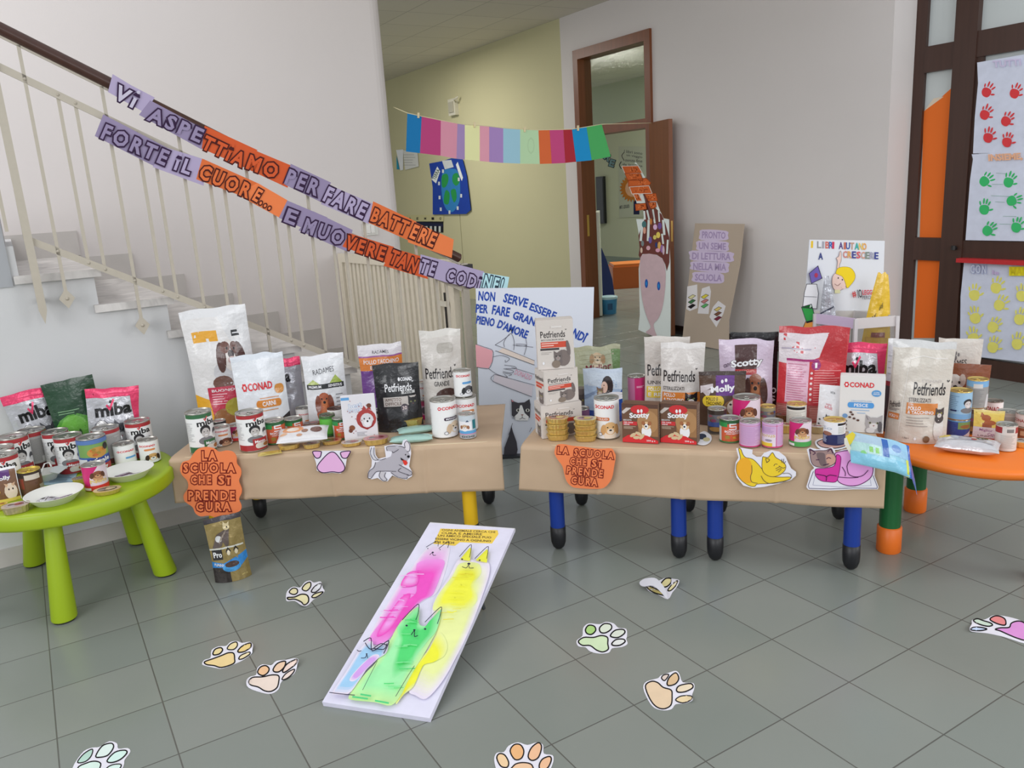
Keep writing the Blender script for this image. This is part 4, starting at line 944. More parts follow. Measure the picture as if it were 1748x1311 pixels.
def A_wr():
    a = Art(); a.rect(-.1, 0, 1.1, 1, C(206, 204, 200)).rect(-.1, .72, .35, .97, C(150, 44, 50)).rect(.86, .72, 1.1, .97, C(150, 44, 50)).lines(.3, .1, .9, .66, 14, .012, C(150, 148, 144)).rect(.52, .76, .78, .9, C(120, 120, 120)); return a

def pet(a, x0, x1, y, h, col): 
    a.text('Petfriends', (x0, y), (x1, y), h, col, .012)
    for i in range(3): a.ell(x1 + .012 + .014 * i, y + h * .62 - abs(i - 1) * -.008, .007, .009, col, 8)
    return a
def B_miba(sil=C(190, 190, 196), rightedge=False, x=0, y=.68, both=True):
    a = Art(); a.rect(0, .87, 1, .94, PINK)
    if rightedge: a.poly([(.82, .9), (1, .9), (1, .12), (.93, .4), (.86, .7)], PINK)
    a.ell(.3 + x, .3, .2, .26, C(120, 120, 126)).ell(.3 + x, .36, .15, .19, C(205, 203, 203)).ell(.25 + x, .4, .03, .02, BLACK, 8).ell(.36 + x, .4, .03, .02, BLACK, 8).ell(.31 + x, .26, .06, .02, WHITE, 8)
    if both: a.cat(.68 + x, .34, .15, .17, C(90, 90, 96), C(196, 196, 198), C(150, 150, 150)); a.line([(.62 + x, .44), (.66 + x, .38)], .02, BLACK).line([(.74 + x, .44), (.7 + x, .38)], .02, BLACK)
    a.text('miba', (.2 + x, y), (.88 + x, y + .03), .17, C(20, 20, 22), .035); a.line([(.42 + x, y + .08), (.47 + x, y + .02), (.55 + x, y + .15)], .035, PINK); a.rect(0, 0, 1, .1, DRED); return a
def dogfig(a, cx, y0, w, h, fur, dark, chest):
    a.ell(cx, y0 + h * .28, w * .42, h * .3, fur).ell(cx, y0 + h * .25, w * .2, h * .26, chest).ell(cx, y0 + h * .72, w * .3, h * .24, fur).ell(cx - w * .32, y0 + h * .6, w * .14, h * .28, dark, rot=-.15).ell(cx + w * .32, y0 + h * .6, w * .14, h * .28, dark, rot=.15).ell(cx, y0 + h * .6, w * .15, h * .13, chest).ell(cx, y0 + h * .65, w * .07, h * .05, BLACK, 8)
    return a.ell(cx - w * .12, y0 + h * .76, w * .04, h * .03, BLACK, 8).ell(cx + w * .12, y0 + h * .76, w * .04, h * .03, BLACK, 8)

# ------------------------------------------------------------------ goods on the green table
Z1 = GZ + .001
def gcan(*a, **k): return can(*a, z=Z1, **k)
bag(73, 664, 752, 76, lambda: B_miba(), 'silver and pink pet food bag leaning at the wall, leftmost on the green table', C(186, 186, 192), D=.07, z=Z1, roll=-8, seal=PINK, mat=M_FOILBAG)
a_ = Art().rect(0, .0, 1, .93, C(28, 66, 42)).ell(.42, .3, .45, .28, C(84, 150, 56)).ell(.4, .36, .3, .2, C(110, 176, 70)).lines(.15, .58, .6, .64, 2, .012, C(120, 160, 120)).poly([(.38, .02), (.95, .0), (.95, .13), (.38, .15)], C(226, 180, 50)).text('Frisk', (.42, .075), (.88, .075), .09, C(150, 40, 40), .03).ell(.48, .34, .03, .04, C(50, 90, 40), 8)
bag(137, 646, 748, 78, a_, 'dark green pet food bag between two silver bags on the green table', C(28, 66, 42), D=.06, z=Z1, roll=-5, seal=C(26, 60, 38), wr=.5)
bag(186, 663, 757, 82, lambda: B_miba(rightedge=True, x=-.04), 'silver and pink pet food bag at the right of the green bag', C(190, 190, 196), D=.08, z=Z1, roll=6, seal=PINK, mat=M_FOILBAG)
gcan(4, 763, 822, 46, lambda: A_miba(x=-.1), 'red-banded food can cut by the left edge of the photo, behind the others')
gcan(27, 743, 806, 48, lambda: A_miba(x=.18), 'red-banded can left of the grey-sided can on the green table')
gcan(59, 733, 797, 45, lambda: A_back(), 'red-banded can showing its grey printed back, on the green table')
gcan(99, 735, 794, 42, lambda: A_miba(x=.0), 'red-banded can half hidden behind the middle can of its kind')
gcan(121, 742, 811, 45, lambda: A_miba(), 'red-banded can with a smiling face in the middle of the green table')
gcan(12, 774, 848, 46, lambda: A_miba(), 'red-banded can at the far left behind the purple pouch')
gcan(160, 744, 806, 46, A_vita, 'blue can with a bowl of food pictured, on the green table')
gcan(184, 729, 790, 45, lambda: A_back(), 'grey-backed red-banded can right behind the blue can on the green table')
gcan(238, 717, 768, 42, lambda: A_miba(x=.04), 'red-banded can at the right back of the green table')
gcan(213, 756, 791, 35, lambda: A_conad(SKY, x=.08, y=.72, pe=(.42, .85, .4)), 'small white can with a blue pill mark behind the right plate')
gcan(255, 749, 791, 33, lambda: A_conad(x=-.05, y=.8, dogc=(C(206, 160, 100), C(60, 44, 36), WHITE)), 'small white can with dog picture at the right rim of the green table')
gcan(53, 801, 846, 36, A_brown, 'small brown can with yellow rim beside the purple pouch', tin=C(214, 190, 90))
gcan(163, 791, 838, 38, lambda: A_pinkdog(), 'pink can with a brown dog, standing between two plates')
a_ = Art().rect(0, 0, 1, 1, C(120, 84, 62)).rect(0, .66, .72, 1, C(92, 50, 120)).text('Molly', (.05, .68), (.72, .7), .14, WHITE, .035).rect(0, .3, .22, .5, YEL).ell(.65, .3, .26, .24, C(226, 206, 190)).poly([(.42, .55), (.5, .42), (.6, .5)], C(210, 170, 140)).poly([(.88, .55), (.8, .42), (.7, .5)], C(210, 170, 140)).ell(.58, .36, .03, .03, BLACK, 8).ell(.74, .36, .03, .03, BLACK, 8).rect(0, 0, 1, .1, C(220, 196, 90)).line([(0, .985), (.985, .985), (.985, 0)], .03, WHITE)
bag(10, 799, 856, 38, a_, 'small purple and brown cat food pouch with white edge', C(120, 84, 62), cat='pouch', D=.02, z=Z1, wr=.3, seal=WHITE, name='cat_food_pouch')
lidart = lambda c1, c2=C(150, 60, 60): Art().pill(.15, .2, .85, .8, c1).ell(.6, .5, .2, .2, c2).ell(.35, .55, .12, .15, C(90, 60, 50)).lines(.2, .3, .5, .45, 2, .03, WHITE)
tray(2, 859, 872, 24, (YEL, lidart(C(230, 200, 90))), 'yellow-lidded foil tray at the left edge of the photo on the green table', z=Z1, h=.022)
tray(30, 853, 878, 44, (C(206, 190, 176), lidart(C(214, 200, 196))), 'pale-lidded foil tray at the front rim of the green table', foil=C(196, 180, 140), z=Z1, h=.03, yaw=-8)
tray(185, 822, 846, 45, (C(206, 186, 130), lidart(C(60, 56, 52), C(206, 190, 150))), 'oval gold foil tray with dark lid picture in front of the right plate', z=Z1, h=.018, oval=2.1, yaw=-10)
tray(141, 808, 826, 30, (C(150, 132, 100), lidart(C(120, 100, 80))), 'brownish foil tray half behind the pink dog can', z=Z1, h=.022)
def in_plate(label, px, yb, w, sacs):
    t, c, r = plate(px, yb, w, label)
    for (dx, dy, L, W_, yw, art, base, lb) in sacs:
        pillow(0, 0, 0, L, .009, art, lb, base, z=Z1 + .004, yaw=yw, c=c + Vector((dx, dy, 0)), W=W_, name='snack_sachet', cat='sachet', mat=M_FOILBAG, wr=.6)
SAC1 = Art().rect(.05, .05, .95, .95, C(206, 206, 212)).line([(.1, .3), (.9, .7)], .05, BLACK).rect(.2, .6, .5, .85, C(40, 40, 44)).lines(.5, .1, .9, .45, 4, .05, C(90, 80, 90))
SAC2 = Art().rect(.04, .04, .96, .96, C(80, 50, 70)).rect(.1, .5, .9, .9, C(196, 190, 200)).lines(.15, .15, .8, .45, 3, .06, C(190, 170, 190))
in_plate('white paper plate with silver sachets at the front of the green table', 97, 865, 94, [(-.03, 0, .06, .05, 40, SAC1, C(200, 200, 206), 'silver sachet with black marks in the front plate'), (.035, .005, .032, .075, 20, SAC2, C(90, 60, 80), 'dark purple sachet in the front plate')])
in_plate('white paper plate with purple sachets at the right of the green table', 222, 823, 85, [(-.022, .0, .035, .07, 25, SAC2, C(196, 188, 200), 'crumpled purple sachet at the left in the right-hand plate'), (.03, -.005, .03, .07, 8, SAC1, C(190, 186, 196), 'silver-violet sachet at the right in the right-hand plate')])
t, c_, r_ = plate(81, 823, 46, 'small white bowl behind the front plate on the green table', h=.035)
c_ = Vector((c_.x, c_.y, 0)); mb = MB(); mb.tube([c_ + Vector(p) for p in ((-.02, .0, Z1 + .03), (-.015, .03, Z1 + .06), (.0, .04, Z1 + .062), (.012, .03, Z1 + .045))], .004, C(220, 220, 216), flat=.6); mb.tube([c_ + Vector(p) for p in ((-.02, .0, Z1 + .034), (-.025, -.01, Z1 + .028), (-.02, -.02, Z1 + .026))], .008, C(220, 220, 216), flat=.4)
tag(mb.build('plastic_spoon', M_PLASTIC), 'white plastic spoon curling out of the small bowl', 'spoon')
mb = MB(); f = [onz(x, y, Z1) for x, y in ((76, 829), (72, 812), (112, 800), (133, 806), (126, 822))]; mb.slab([p + Vector((0, 0, .0015)) for p in f], [p + Vector((0, 0, .0003)) for p in f], C(150, 176, 190)); mb.art(Art(True).lines(84, 812, 126, 824, 5, 1, C(100, 120, 140)), lambda x, y, l: onz(x, y, Z1 + .0018 + l))
tag(mb.build('leaflet', M_PAPER), 'pale blue leaflet lying under the small bowl on the green table', 'leaflet')
p = onz(103, 806, Z1 + .05); mb = MB(); f = [onz(x, y, Z1 + .042) for x, y in ((84, 806), (92, 797), (113, 793), (119, 795), (100, 809))]; mb.slab([q + Vector((0, 0, .002)) for q in f], f, C(190, 196, 196)); tag(mb.build('paper_card', M_PAPER), 'white card resting across the small bowl on the green table', 'card')

# ------------------------------------------------------------------ goods on the left paper-covered table
a_ = Art().rect(0, .1, 1, .93, C(224, 222, 222)).rect(.12, .73, .5, .82, C(226, 164, 44)).poly([(.55, .93), (1, .93), (1, .1), (.8, .1), (.75, .6)], C(216, 216, 218)).rect(.72, .75, .84, .8, C(40, 40, 44)).line([(.74, .775), (.82, .775)], .01, WHITE)
a_.ell(.62, .46, .28, .12, C(206, 206, 210)).ell(.46, .38, .16, .06, C(110, 72, 60)).ell(.64, .6, .13, .13, C(226, 220, 216)).ell(.5, .59, .075, .13, C(86, 54, 48), rot=-.15).ell(.8, .58, .08, .13, C(78, 50, 46), rot=.3).ell(.58, .67, .08, .05, C(110, 70, 60)).ell(.72, .66, .06, .05, C(100, 66, 58)).ell(.66, .61, .05, .035, C(50, 36, 40), 10).ell(.61, .66, .014, .012, BLACK, 8).ell(.72, .65, .014, .012, BLACK, 8).ell(.66, .56, .06, .03, C(200, 170, 168))
a_.rect(.2, .1, 1, .35, C(190, 46, 74)).poly([(.0, 0), (0, .3), (.2, .25), (.26, 0)], C(232, 172, 50)).text('BUONO', (.26, .32), (.62, .32), .02, WHITE, .02).lines(.25, .2, .5, .3, 5, .006, C(236, 190, 200)).ell(.4, .09, .18, .08, C(150, 100, 60)).ell(.62, .17, .2, .08, C(170, 160, 60)).text('O+', (.62, .1), (.82, .1), .08, WHITE, .03)
bag(384, 524, 722, 106, a_, 'tall white dog food bag with brown-eared dog, tallest on the left table', C(226, 226, 228), D=.14, roll=-2, seal=C(222, 222, 224))
a_ = Art(); conad(a_, .12, .72, .6, .09); a_.pill(.36, .32, .86, .42, C(206, 130, 50)).text('CARNI', (.48, .37), (.74, .37), .055, WHITE, .03).pill(.76, .48, .95, .6, C(206, 140, 62)).lines(.4, .27, .8, .3, 1, .012, C(200, 150, 110)).lines(.44, .43, .84, .46, 1, .012, C(206, 150, 110)).poly([(.68, .0), (1, .0), (1, .22), (.82, .16)], C(40, 34, 36)).ell(.88, .1, .08, .06, C(120, 100, 90))
bag(447, 604, 742, 86, a_, 'white dog food bag with orange-brown oval, beside the tall bag', C(222, 226, 232), D=.1, yaw=3, seal=C(214, 220, 228))
bag(494, 611, 728, 48, lambda: B_miba(C(170, 170, 178), x=-.3, y=.7, both=False), 'silver and pink bag half hidden between two white bags on the left table', C(176, 176, 184), D=.06, seal=PINK, mat=M_FOILBAG)
a_ = Art().rect(0, .08, 1, .93, C(222, 224, 228)).rect(.04, .53, .95, .6, C(44, 46, 50)).text('PREMIUM', (.08, .565), (.38, .565), .035, WHITE, .03).text('SENSITIVE', (.56, .565), (.9, .565), .035, WHITE, .03).poly([(.05, .6), (.2, .67), (.35, .6)], C(176, 190, 110)).poly([(.6, .6), (.76, .71), (.92, .6)], C(160, 180, 80)).text('RADAMES', (.22, .77), (.74, .79), .075, C(70, 70, 76), -.002)
dogfig(a_, .42, .06, .5, .44, C(166, 84, 48), C(120, 58, 36), C(190, 110, 66)); a_.lines(.72, .16, .9, .46, 6, .012, C(130, 130, 134))
bag(557, 605, 726, 70, a_, 'white dog food bag with reddish spaniel picture on the left table', C(222, 224, 228), D=.09, seal=C(226, 226, 230))
a_ = Art().rect(0, 0, 1, .66, C(110, 62, 140)).rect(0, .66, 1, .84, C(214, 124, 50)).rect(0, .835, 1, .855, C(150, 84, 150)).rect(0, .855, 1, .93, C(214, 208, 214)).text('RADAMES', (.32, .9), (.7, .9), .04, C(40, 40, 44), .01).text('POLLO TACCHINO', (.1, .775), (.92, .775), .055, WHITE, .012).text('E VERDURE', (.24, .7), (.76, .7), .045, WHITE, .012).line([(.1, .2), (.2, .4), (.4, .5)], .008, C(170, 120, 190)).line([(.15, .15), (.3, .35), (.5, .42)], .008, C(170, 120, 190))
bag(654, 587, 722, 74, a_, 'purple, orange and white pet food bag behind the black bag', C(110, 62, 140), D=.1, seal=C(220, 216, 220))
a_ = Art(); conad(a_, .52, .84, .77, .05, WHITE); pet(a_, .22, .82, .655, .115, WHITE); a_.rect(.58, .555, .88, .6, C(190, 190, 190)).text('PLUS', (.64, .578), (.82, .578), .032, BLACK, .03).rect(.16, .38, .9, .52, C(196, 188, 184)).text('APPETITO', (.2, .48), (.56, .48), .045, C(90, 60, 50), .01).text('DIFFICILE', (.2, .42), (.56, .42), .045, C(90, 60, 50), .01).cat(.82, .42, .11, .085, C(44, 44, 48), C(60, 60, 64), C(170, 170, 120)).ell(.62, .35, .09, .06, C(70, 60, 70)).text('30', (.57, .35), (.67, .35), .05, C(220, 200, 200), .02)
bag(680, 620, 736, 78, a_, 'black cat food bag with white lettering on the left table', C(30, 30, 34), D=.09, seal=C(24, 24, 28))
a_ = pet(Art(), .08, .8, .55, .11, C(40, 36, 38)).text('GRANDE', (.28, .44), (.66, .44), .05, C(70, 66, 66), .012).ell(.6, .3, .3, .09, C(70, 42, 36)).ell(.6, .14, .34, .16, C(206, 196, 186)).pill(.4, .76, .8, .86, C(176, 170, 162))
bag(754, 563, 722, 70, a_, 'tall beige-grey pet food bag with oval carrying hole, right end of the left table', C(206, 200, 194), D=.1, seal=C(208, 204, 198), roll=1)
can(343, 701, 772, 44, lambda: A_miba(C(52, 104, 66), x=.2), 'green-banded tall food can above the orange sign on the left table')
can(430, 702, 774, 47, lambda: A_miba(x=.15), 'red-banded tall food can in front of the white bags, left table')
can(376, 717, 747, 22, A_dark, 'small dark can peeking out behind the white can at the left', ring=False)
can(379, 727, 766, 31, lambda: A_conad(x=.0, y=.84, dogc=(C(120, 70, 50), C(80, 46, 36), C(190, 150, 120))), 'small white can between the green-banded and red-banded tall cans')
can(404, 724, 757, 28, lambda: A_pinkdog(pk=C(170, 30, 90)), 'magenta can squeezed behind the red-banded tall can, left table')
can(470, 716, 761, 35, A_boc, 'orange and green can directly behind the lying white pouch')
can(502, 713, 748, 31, lambda: A_boc(.05), 'orange and green can further back, right of its twin')
can(520, 695, 731, 28, lambda: A_conad(x=.1, y=.66, pe=(.4, .8, .2)), 'low white can in front of the spaniel bag, at its left')
can(574, 696, 731, 28, lambda: A_conad(x=.14, y=.4), 'low white can right of the spaniel, behind the green can', tin=C(110, 90, 84))
can(560, 707, 746, 27, A_green, 'bright green food can in the middle of the left table', tin=C(120, 126, 110))
can(582, 712, 751, 27, lambda: A_boc(-.02), 'orange and green can beside the bright green can')
a_ = Art().rect(0, 0, 1, 1, C(222, 220, 226)).rect(0, .91, .25, .97, SKY).text('best', (.22, .77), (.6, .8), .1, C(110, 150, 200), .05).text('burger', (.18, .66), (.56, .69), .1, C(110, 150, 200), .05).text('best', (.22, .77), (.6, .8), .1, WHITE, .015).text('burger', (.18, .66), (.56, .69), .1, WHITE, .015)
a_.ell(.7, .47, .3, .22, C(170, 64, 62)).ell(.72, .44, .2, .16, C(214, 214, 218)).ell(.72, .38, .1, .08, WHITE).ell(.73, .42, .03, .025, BLACK, 8).ell(.64, .48, .022, .02, BLACK, 8).ell(.8, .48, .022, .02, BLACK, 8).poly([(.6, .68), (.66, .77), (.74, .69)], C(170, 64, 62)).poly([(.74, .69), (.82, .76), (.88, .66)], C(170, 64, 62)).line([(.52, .42), (.58, .29), (.7, .25), (.84, .3), (.91, .42)], .03, C(150, 40, 44)).ell(.25, .3, .09, .06, C(130, 76, 50)).ell(.2, .24, .06, .045, C(110, 60, 44)).ell(.82, .76, .07, .05, C(110, 60, 44)).lines(.38, .1, .7, .2, 4, .01, C(150, 150, 156)).rect(0, 0, 1, .03, C(200, 190, 200))
for i in range(16): r = random.Random(i + 3); a_.ell(.08 + r.random() * .84, .1 + r.random() * .82, .014, .011, C(150, 60, 60), 7)
carton(614, 674, 752, 57, .02, a_, 'white box with a puppy in a red hood, middle of the left table', C(222, 220, 226), yaw=-6)
can(650, 698, 736, 22, A_side, 'black and white can right behind the puppy box', ring=False)
can(673, 694, 734, 29, A_bear, 'grey and navy can with a ginger animal, in front of the black bag')
k = can(729, 681, 722, 24, lambda: Art().rect(-.1, 0, 1.1, 1, C(196, 150, 176)).rect(-.1, 0, 1.1, .25, MAG).rect(-.1, .75, 1.1, 1, C(170, 60, 100)).ell(.4, .5, .25, .2, C(90, 80, 90)), 'pink can underneath a small white can, by the black bag')
can(730, 650, 686, 28, lambda: A_conad(x=.0, y=.72, pe=(.35, .85, .28)), 'small white can with orange mark, on top of the pink can', on=k)
k = can(794, 675, 741, 42, lambda: A_conad(x=.05, y=.8), 'large white can carrying a smaller can, right end of the left table')
can(790, 631, 675, 31, lambda: A_conad(SKY, x=.08, y=.85, pe=(.4, .85, .56), dogc=(C(90, 90, 96), C(40, 40, 44), WHITE)), 'white can with blue mark on top of the large white can', on=k)
can(758, 680, 750, 45, lambda: A_conad(C(60, 40, 60), 'MANZO', x=.2, y=.83, pe=(.3, .8, .52), dogc=(C(226, 206, 180), C(206, 180, 150), WHITE)), 'largest white can, with dark oval mark, at the front right of the left table')
can(798, 705, 750, 29, A_psmall, 'small pale blue can at the right end of the left table')
k = tray(495, 761, 776, 38, (GOLDT, lidart(C(206, 190, 150))), 'long shallow foil tray at the front left of the lying pouch', h=.02)
pillow(461, 777, 40, .05, .004, Art().rect(.1, .1, .9, .9, C(230, 206, 100)), 'flat yellow foil lid lying by the red-banded can, left table', C(222, 204, 120), cat='lid', name='foil_cover', mat=M_FOILBAG, wr=.4)
tray(533, 760, 773, 30, (C(190, 170, 130), lidart(C(170, 120, 90))), 'small foil tray under the right half of the lying pouch', h=.02)
tray(567, 754, 771, 34, (C(200, 130, 110), lidart(C(170, 90, 80))), 'foil tray with reddish lid above the pink paw cut-out')
tray(601, 751, 768, 36, (C(206, 200, 190), lidart(C(160, 120, 100))), 'foil tray with pale lid just right of the reddish one')
tray(643, 737, 763, 44, (C(206, 150, 150), lidart(C(196, 120, 120))), 'larger deep foil tray with pink lid above the dog cut-out', hmax=.04)
tray(704, 722, 733, 34, (C(206, 180, 90), lidart(C(60, 50, 44))), 'lower of two foil trays in front of the black bag', h=.02)
tray(704, 706, 728, 38, (C(206, 180, 90), lidart(C(220, 190, 70), C(60, 50, 44))), 'upper of two foil trays in front of the black bag', h=.03, z=TZ + .003 + .0205)
tray(533, 718, 741, 33, (C(120, 84, 70), lidart(C(90, 60, 50))), 'brown foil tray behind the lying white pouch, left table', foil=C(140, 104, 70), h=.04)
a_ = Art().rect(.04, .04, .96, .96, C(222, 220, 222)).ell(.3, .62, .22, .22, C(224, 150, 96)).ell(.3, .62, .13, .14, C(232, 220, 206)).ell(.12, .35, .08, .1, C(220, 170, 130)).ell(.55, .45, .07, .12, C(150, 110, 90)).ell(.78, .5, .12, .2, C(110, 70, 60)).ell(.45, .2, .06, .07, C(196, 150, 120)).line([(.12, .8), (.3, .9), (.46, .8)], .04, C(220, 130, 70))
pillow(521, 768, 86, .13, .04, a_, 'white and orange snack pouch lying over the trays', C(222, 220, 224), yaw=-8, lift=.034, tilt=11)
MINT = C(160, 196, 186)
for px, yb, w, L, yw, lb, lf in ((703, 757, 74, .06, -4, 'mint green pouch lying in front of the black bag, the nearer one', 0), (712, 744, 66, .07, 8, 'mint green pouch with maroon print lying behind its twin', .0)):
    pillow(px, yb, w, L, .03, Art().poly([(.55, .55), (.95, .5), (.9, .85), (.6, .9)], C(120, 60, 70) if yw > 0 else C(170, 204, 194)).line([(.1, .5), (.5, .6), (.9, .45)], .03, C(140, 180, 170)), lb, MINT, yaw=yw, lift=lf)

# ------------------------------------------------------------------ goods on the right paper-covered tables
PF = C(206, 198, 192)
def X_pet(small=False):
    a = pet(Art(), .1, .78, .71, .13, C(40, 34, 36)); a.text('BOCCONCINI IN SALSA', (.12, .6), (.74, .6), .035, C(70, 64, 64), .0).poly([(.1, .44), (.8, .44), (.86, .56), (.1, .56)], C(200, 74, 52)).lines(.12, .46, .6, .55, 2, .018, C(236, 200, 190)).rect(.08, .39, .6, .43, C(60, 54, 56)).lines(.1, .3, .4, .36, 2, .008, C(150, 144, 140))
    a.ell(.7, .22, .2, .17, C(120, 108, 104)).cat(.56, .25, .12, .1, C(110, 100, 98), C(150, 140, 136), C(60, 60, 50)).ell(.5, .1, .12, .08, C(130, 116, 104)).ell(.85, .42, .05, .16, C(110, 100, 98), rot=.2).ell(.15, .13, .03, .03, WHITE); a.rect(.4, .84, .7, .88, C(216, 210, 206)); return a
def X_side():
    a = Art().rect(.1, .55, .9, .62, C(200, 80, 60)).rect(.1, .46, .7, .53, C(200, 80, 60)).cat(.6, .22, .25, .13, C(110, 100, 98), C(150, 140, 136)).ell(.2, .1, .06, .05, WHITE); a.text('Petfriends', (.08, .76), (.92, .76), .12, C(60, 52, 54), .012); return a
b3 = carton(953, 684, 740, 72, .11, X_pet, 'bottom grey cat food box of the three stacked at the left corner', PF, yaw=16, sideart=(-1, X_side()))
b2 = carton(957, 627, 687, 62, .10, X_pet, 'middle grey cat food box of the three stacked at the left corner', PF, yaw=24, on=b3, sideart=(-1, X_side()))
carton(942, 544, 627, 62, .07, X_pet, 'top grey cat food box of the three-box stack, standing upright', PF, yaw=4, on=b2, sideart=(1, Art().lines(.2, .2, .8, .8, 8, .015, C(176, 168, 160))))
carton(993, 662, 722, 20, .05, lambda: Art().rect(0, 0, 1, 1, C(110, 100, 96)).cat(.5, .6, .4, .25, C(80, 72, 70), C(120, 110, 108)), 'dark narrow cat food box just right of the three-box stack', C(120, 110, 104), yaw=-5)
def stack(px, rows, w, labs, lids):
    z = TZ + .003
    for (yt, yb), lb, ld in zip(rows, labs, lids):
        t = tray(px, yt, rows[0][1], w, ld, lb, z=z, yaw=random.Random(yt).uniform(-8, 8), h=.0235, asp=.75, c=STK[px], W=.096); z = t['_top'] + .0008
STK = {952: onz(952, 756, TZ) + Vector((.005, .045, 0)), 997: onz(998, 758, TZ) + Vector((.01, .045, 0))}
gl = (C(206, 180, 110), lidart(C(190, 160, 90)))
stack(952, ((740, 752), (730, 752), (718, 752), (703, 752)), 40, ['%s of four gold trays in the left stack by the grey boxes' % w for w in ('lowest', 'second from bottom', 'third from bottom', 'topmost')], [gl, gl, gl, (C(200, 160, 110), lidart(C(206, 120, 90), C(220, 200, 120)))])
stack(997, ((744, 757), (732, 757), (722, 757), (707, 757)), 40, ['%s of four gold trays in the right stack by the dog can' % w for w in ('lowest', 'second from bottom', 'third from bottom', 'topmost')], [gl, gl, gl, (C(206, 196, 150), lidart(C(200, 120, 150), C(220, 200, 90)))])
can(992, 696, 733, 30, lambda: Art().rect(-.1, 0, 1.1, 1, C(110, 70, 110)), 'small grey-lidded can behind the right stack of gold trays')
can(1036, 677, 751, 43, lambda: A_conad(C(206, 120, 72), 'POLLO', x=-.06, y=.84, pe=(.12, .64, .52), dogc=(C(222, 180, 124), C(206, 160, 104), C(236, 220, 200))), 'tall white can with smiling golden dog beside the gold trays')
a_ = Art().rect(0, .3, 1, .93, C(150, 160, 122)).rect(0, .6, 1, .93, C(176, 178, 150)).poly([(.8, .93), (1, .93), (1, .2), (.9, .3)], C(110, 140, 90)).dog(.5, .83, .15, .09, C(206, 180, 146), C(176, 140, 104), C(226, 206, 180)).text('Miglior', (.24, .65), (.8, .69), .13, C(120, 36, 50), .02).text('cane', (.3, .5), (.7, .52), .1, C(120, 36, 50), .02).rect(0, 0, 1, .3, C(40, 90, 60)).lines(.1, .65, .9, .9, 4, .006, C(150, 150, 120))
bag(1021, 590, 706, 78, a_, 'green-beige dog food pouch with fluffy dog behind the woman pouch', C(150, 160, 122), D=.06, yaw=2, seal=C(170, 170, 140))
a_ = Art().rect(0, .0, 1, .93, C(160, 180, 206)).poly([(0, .93), (1, .93), (1, .6), (0, .7)], C(190, 202, 216)).rect(0, 0, 1, .22, C(30, 60, 140)).poly([(1, .6), (.7, .3), (.5, .12), (1, .1)], C(34, 70, 150)).ell(.62, .68, .15, .2, C(44, 34, 36)).ell(.54, .66, .085, .11, C(210, 176, 160)).ell(.8, .48, .3, .08, C(220, 220, 226)).cat(.42, .57, .09, .075, C(120, 96, 80), C(170, 150, 130)).ell(.44, .3, .1, .1, C(120, 100, 84)).poly([(0, .5), (.35, .6), (.35, .57), (0, .42)], C(120, 140, 170))
bag(1030, 628, 729, 67, a_, 'pale blue pouch picturing a woman with a cat', C(160, 180, 206), cat='pouch', D=.06, yaw=-2, seal=C(186, 198, 214))
can(1087, 640, 712, 30, lambda: Art().rect(-.1, 0, 1.1, 1, C(196, 40, 110)).rect(-.1, 0, .42, 1, C(196, 120, 160)).lines(.5, .72, .9, .78, 2, .02, C(230, 170, 200)), 'tall magenta can left of the transparent-topped grey bags')
def X_bag(tan, t1, t2, t3, xs=.0):
    a = pet(Art(), .06 + xs, .8 + xs, .585, .14, C(40, 34, 36)); a.text(t1, (.06 + xs, .43), (.55 + xs, .43), .045, C(80, 74, 74), .01).rect(.04 + xs, .24, .96, .38, tan).text(t2, (.08 + xs, .345), (.34 + xs, .345), .045, WHITE, .02).text(t3, (.08 + xs, .28), (.55 + xs, .28), .045, WHITE, .02).cat(.72, .29, .15, .075, C(36, 32, 36), C(220, 216, 214), C(150, 170, 110)); a.rect(.6, .78, .75, .8, C(196, 190, 186)); return a
bag(1137, 574, 712, 76, lambda: X_bag(C(220, 190, 70), 'UNICO', 'POLLO', 'E RISO'), 'grey-beige cat food bag with yellow stripe, behind its twin', C(200, 192, 186), D=.05, yaw=0, roll=1, seal=C(206, 200, 194))
bag(1162, 585, 730, 74, lambda: X_bag(C(206, 124, 56), 'STERILIZZATI', 'POLLO', '& TACCHINO'), 'shiny grey-beige cat food bag with orange stripe, behind the brown boxes', C(206, 200, 196), D=.09, roll=2, seal=C(214, 210, 208))
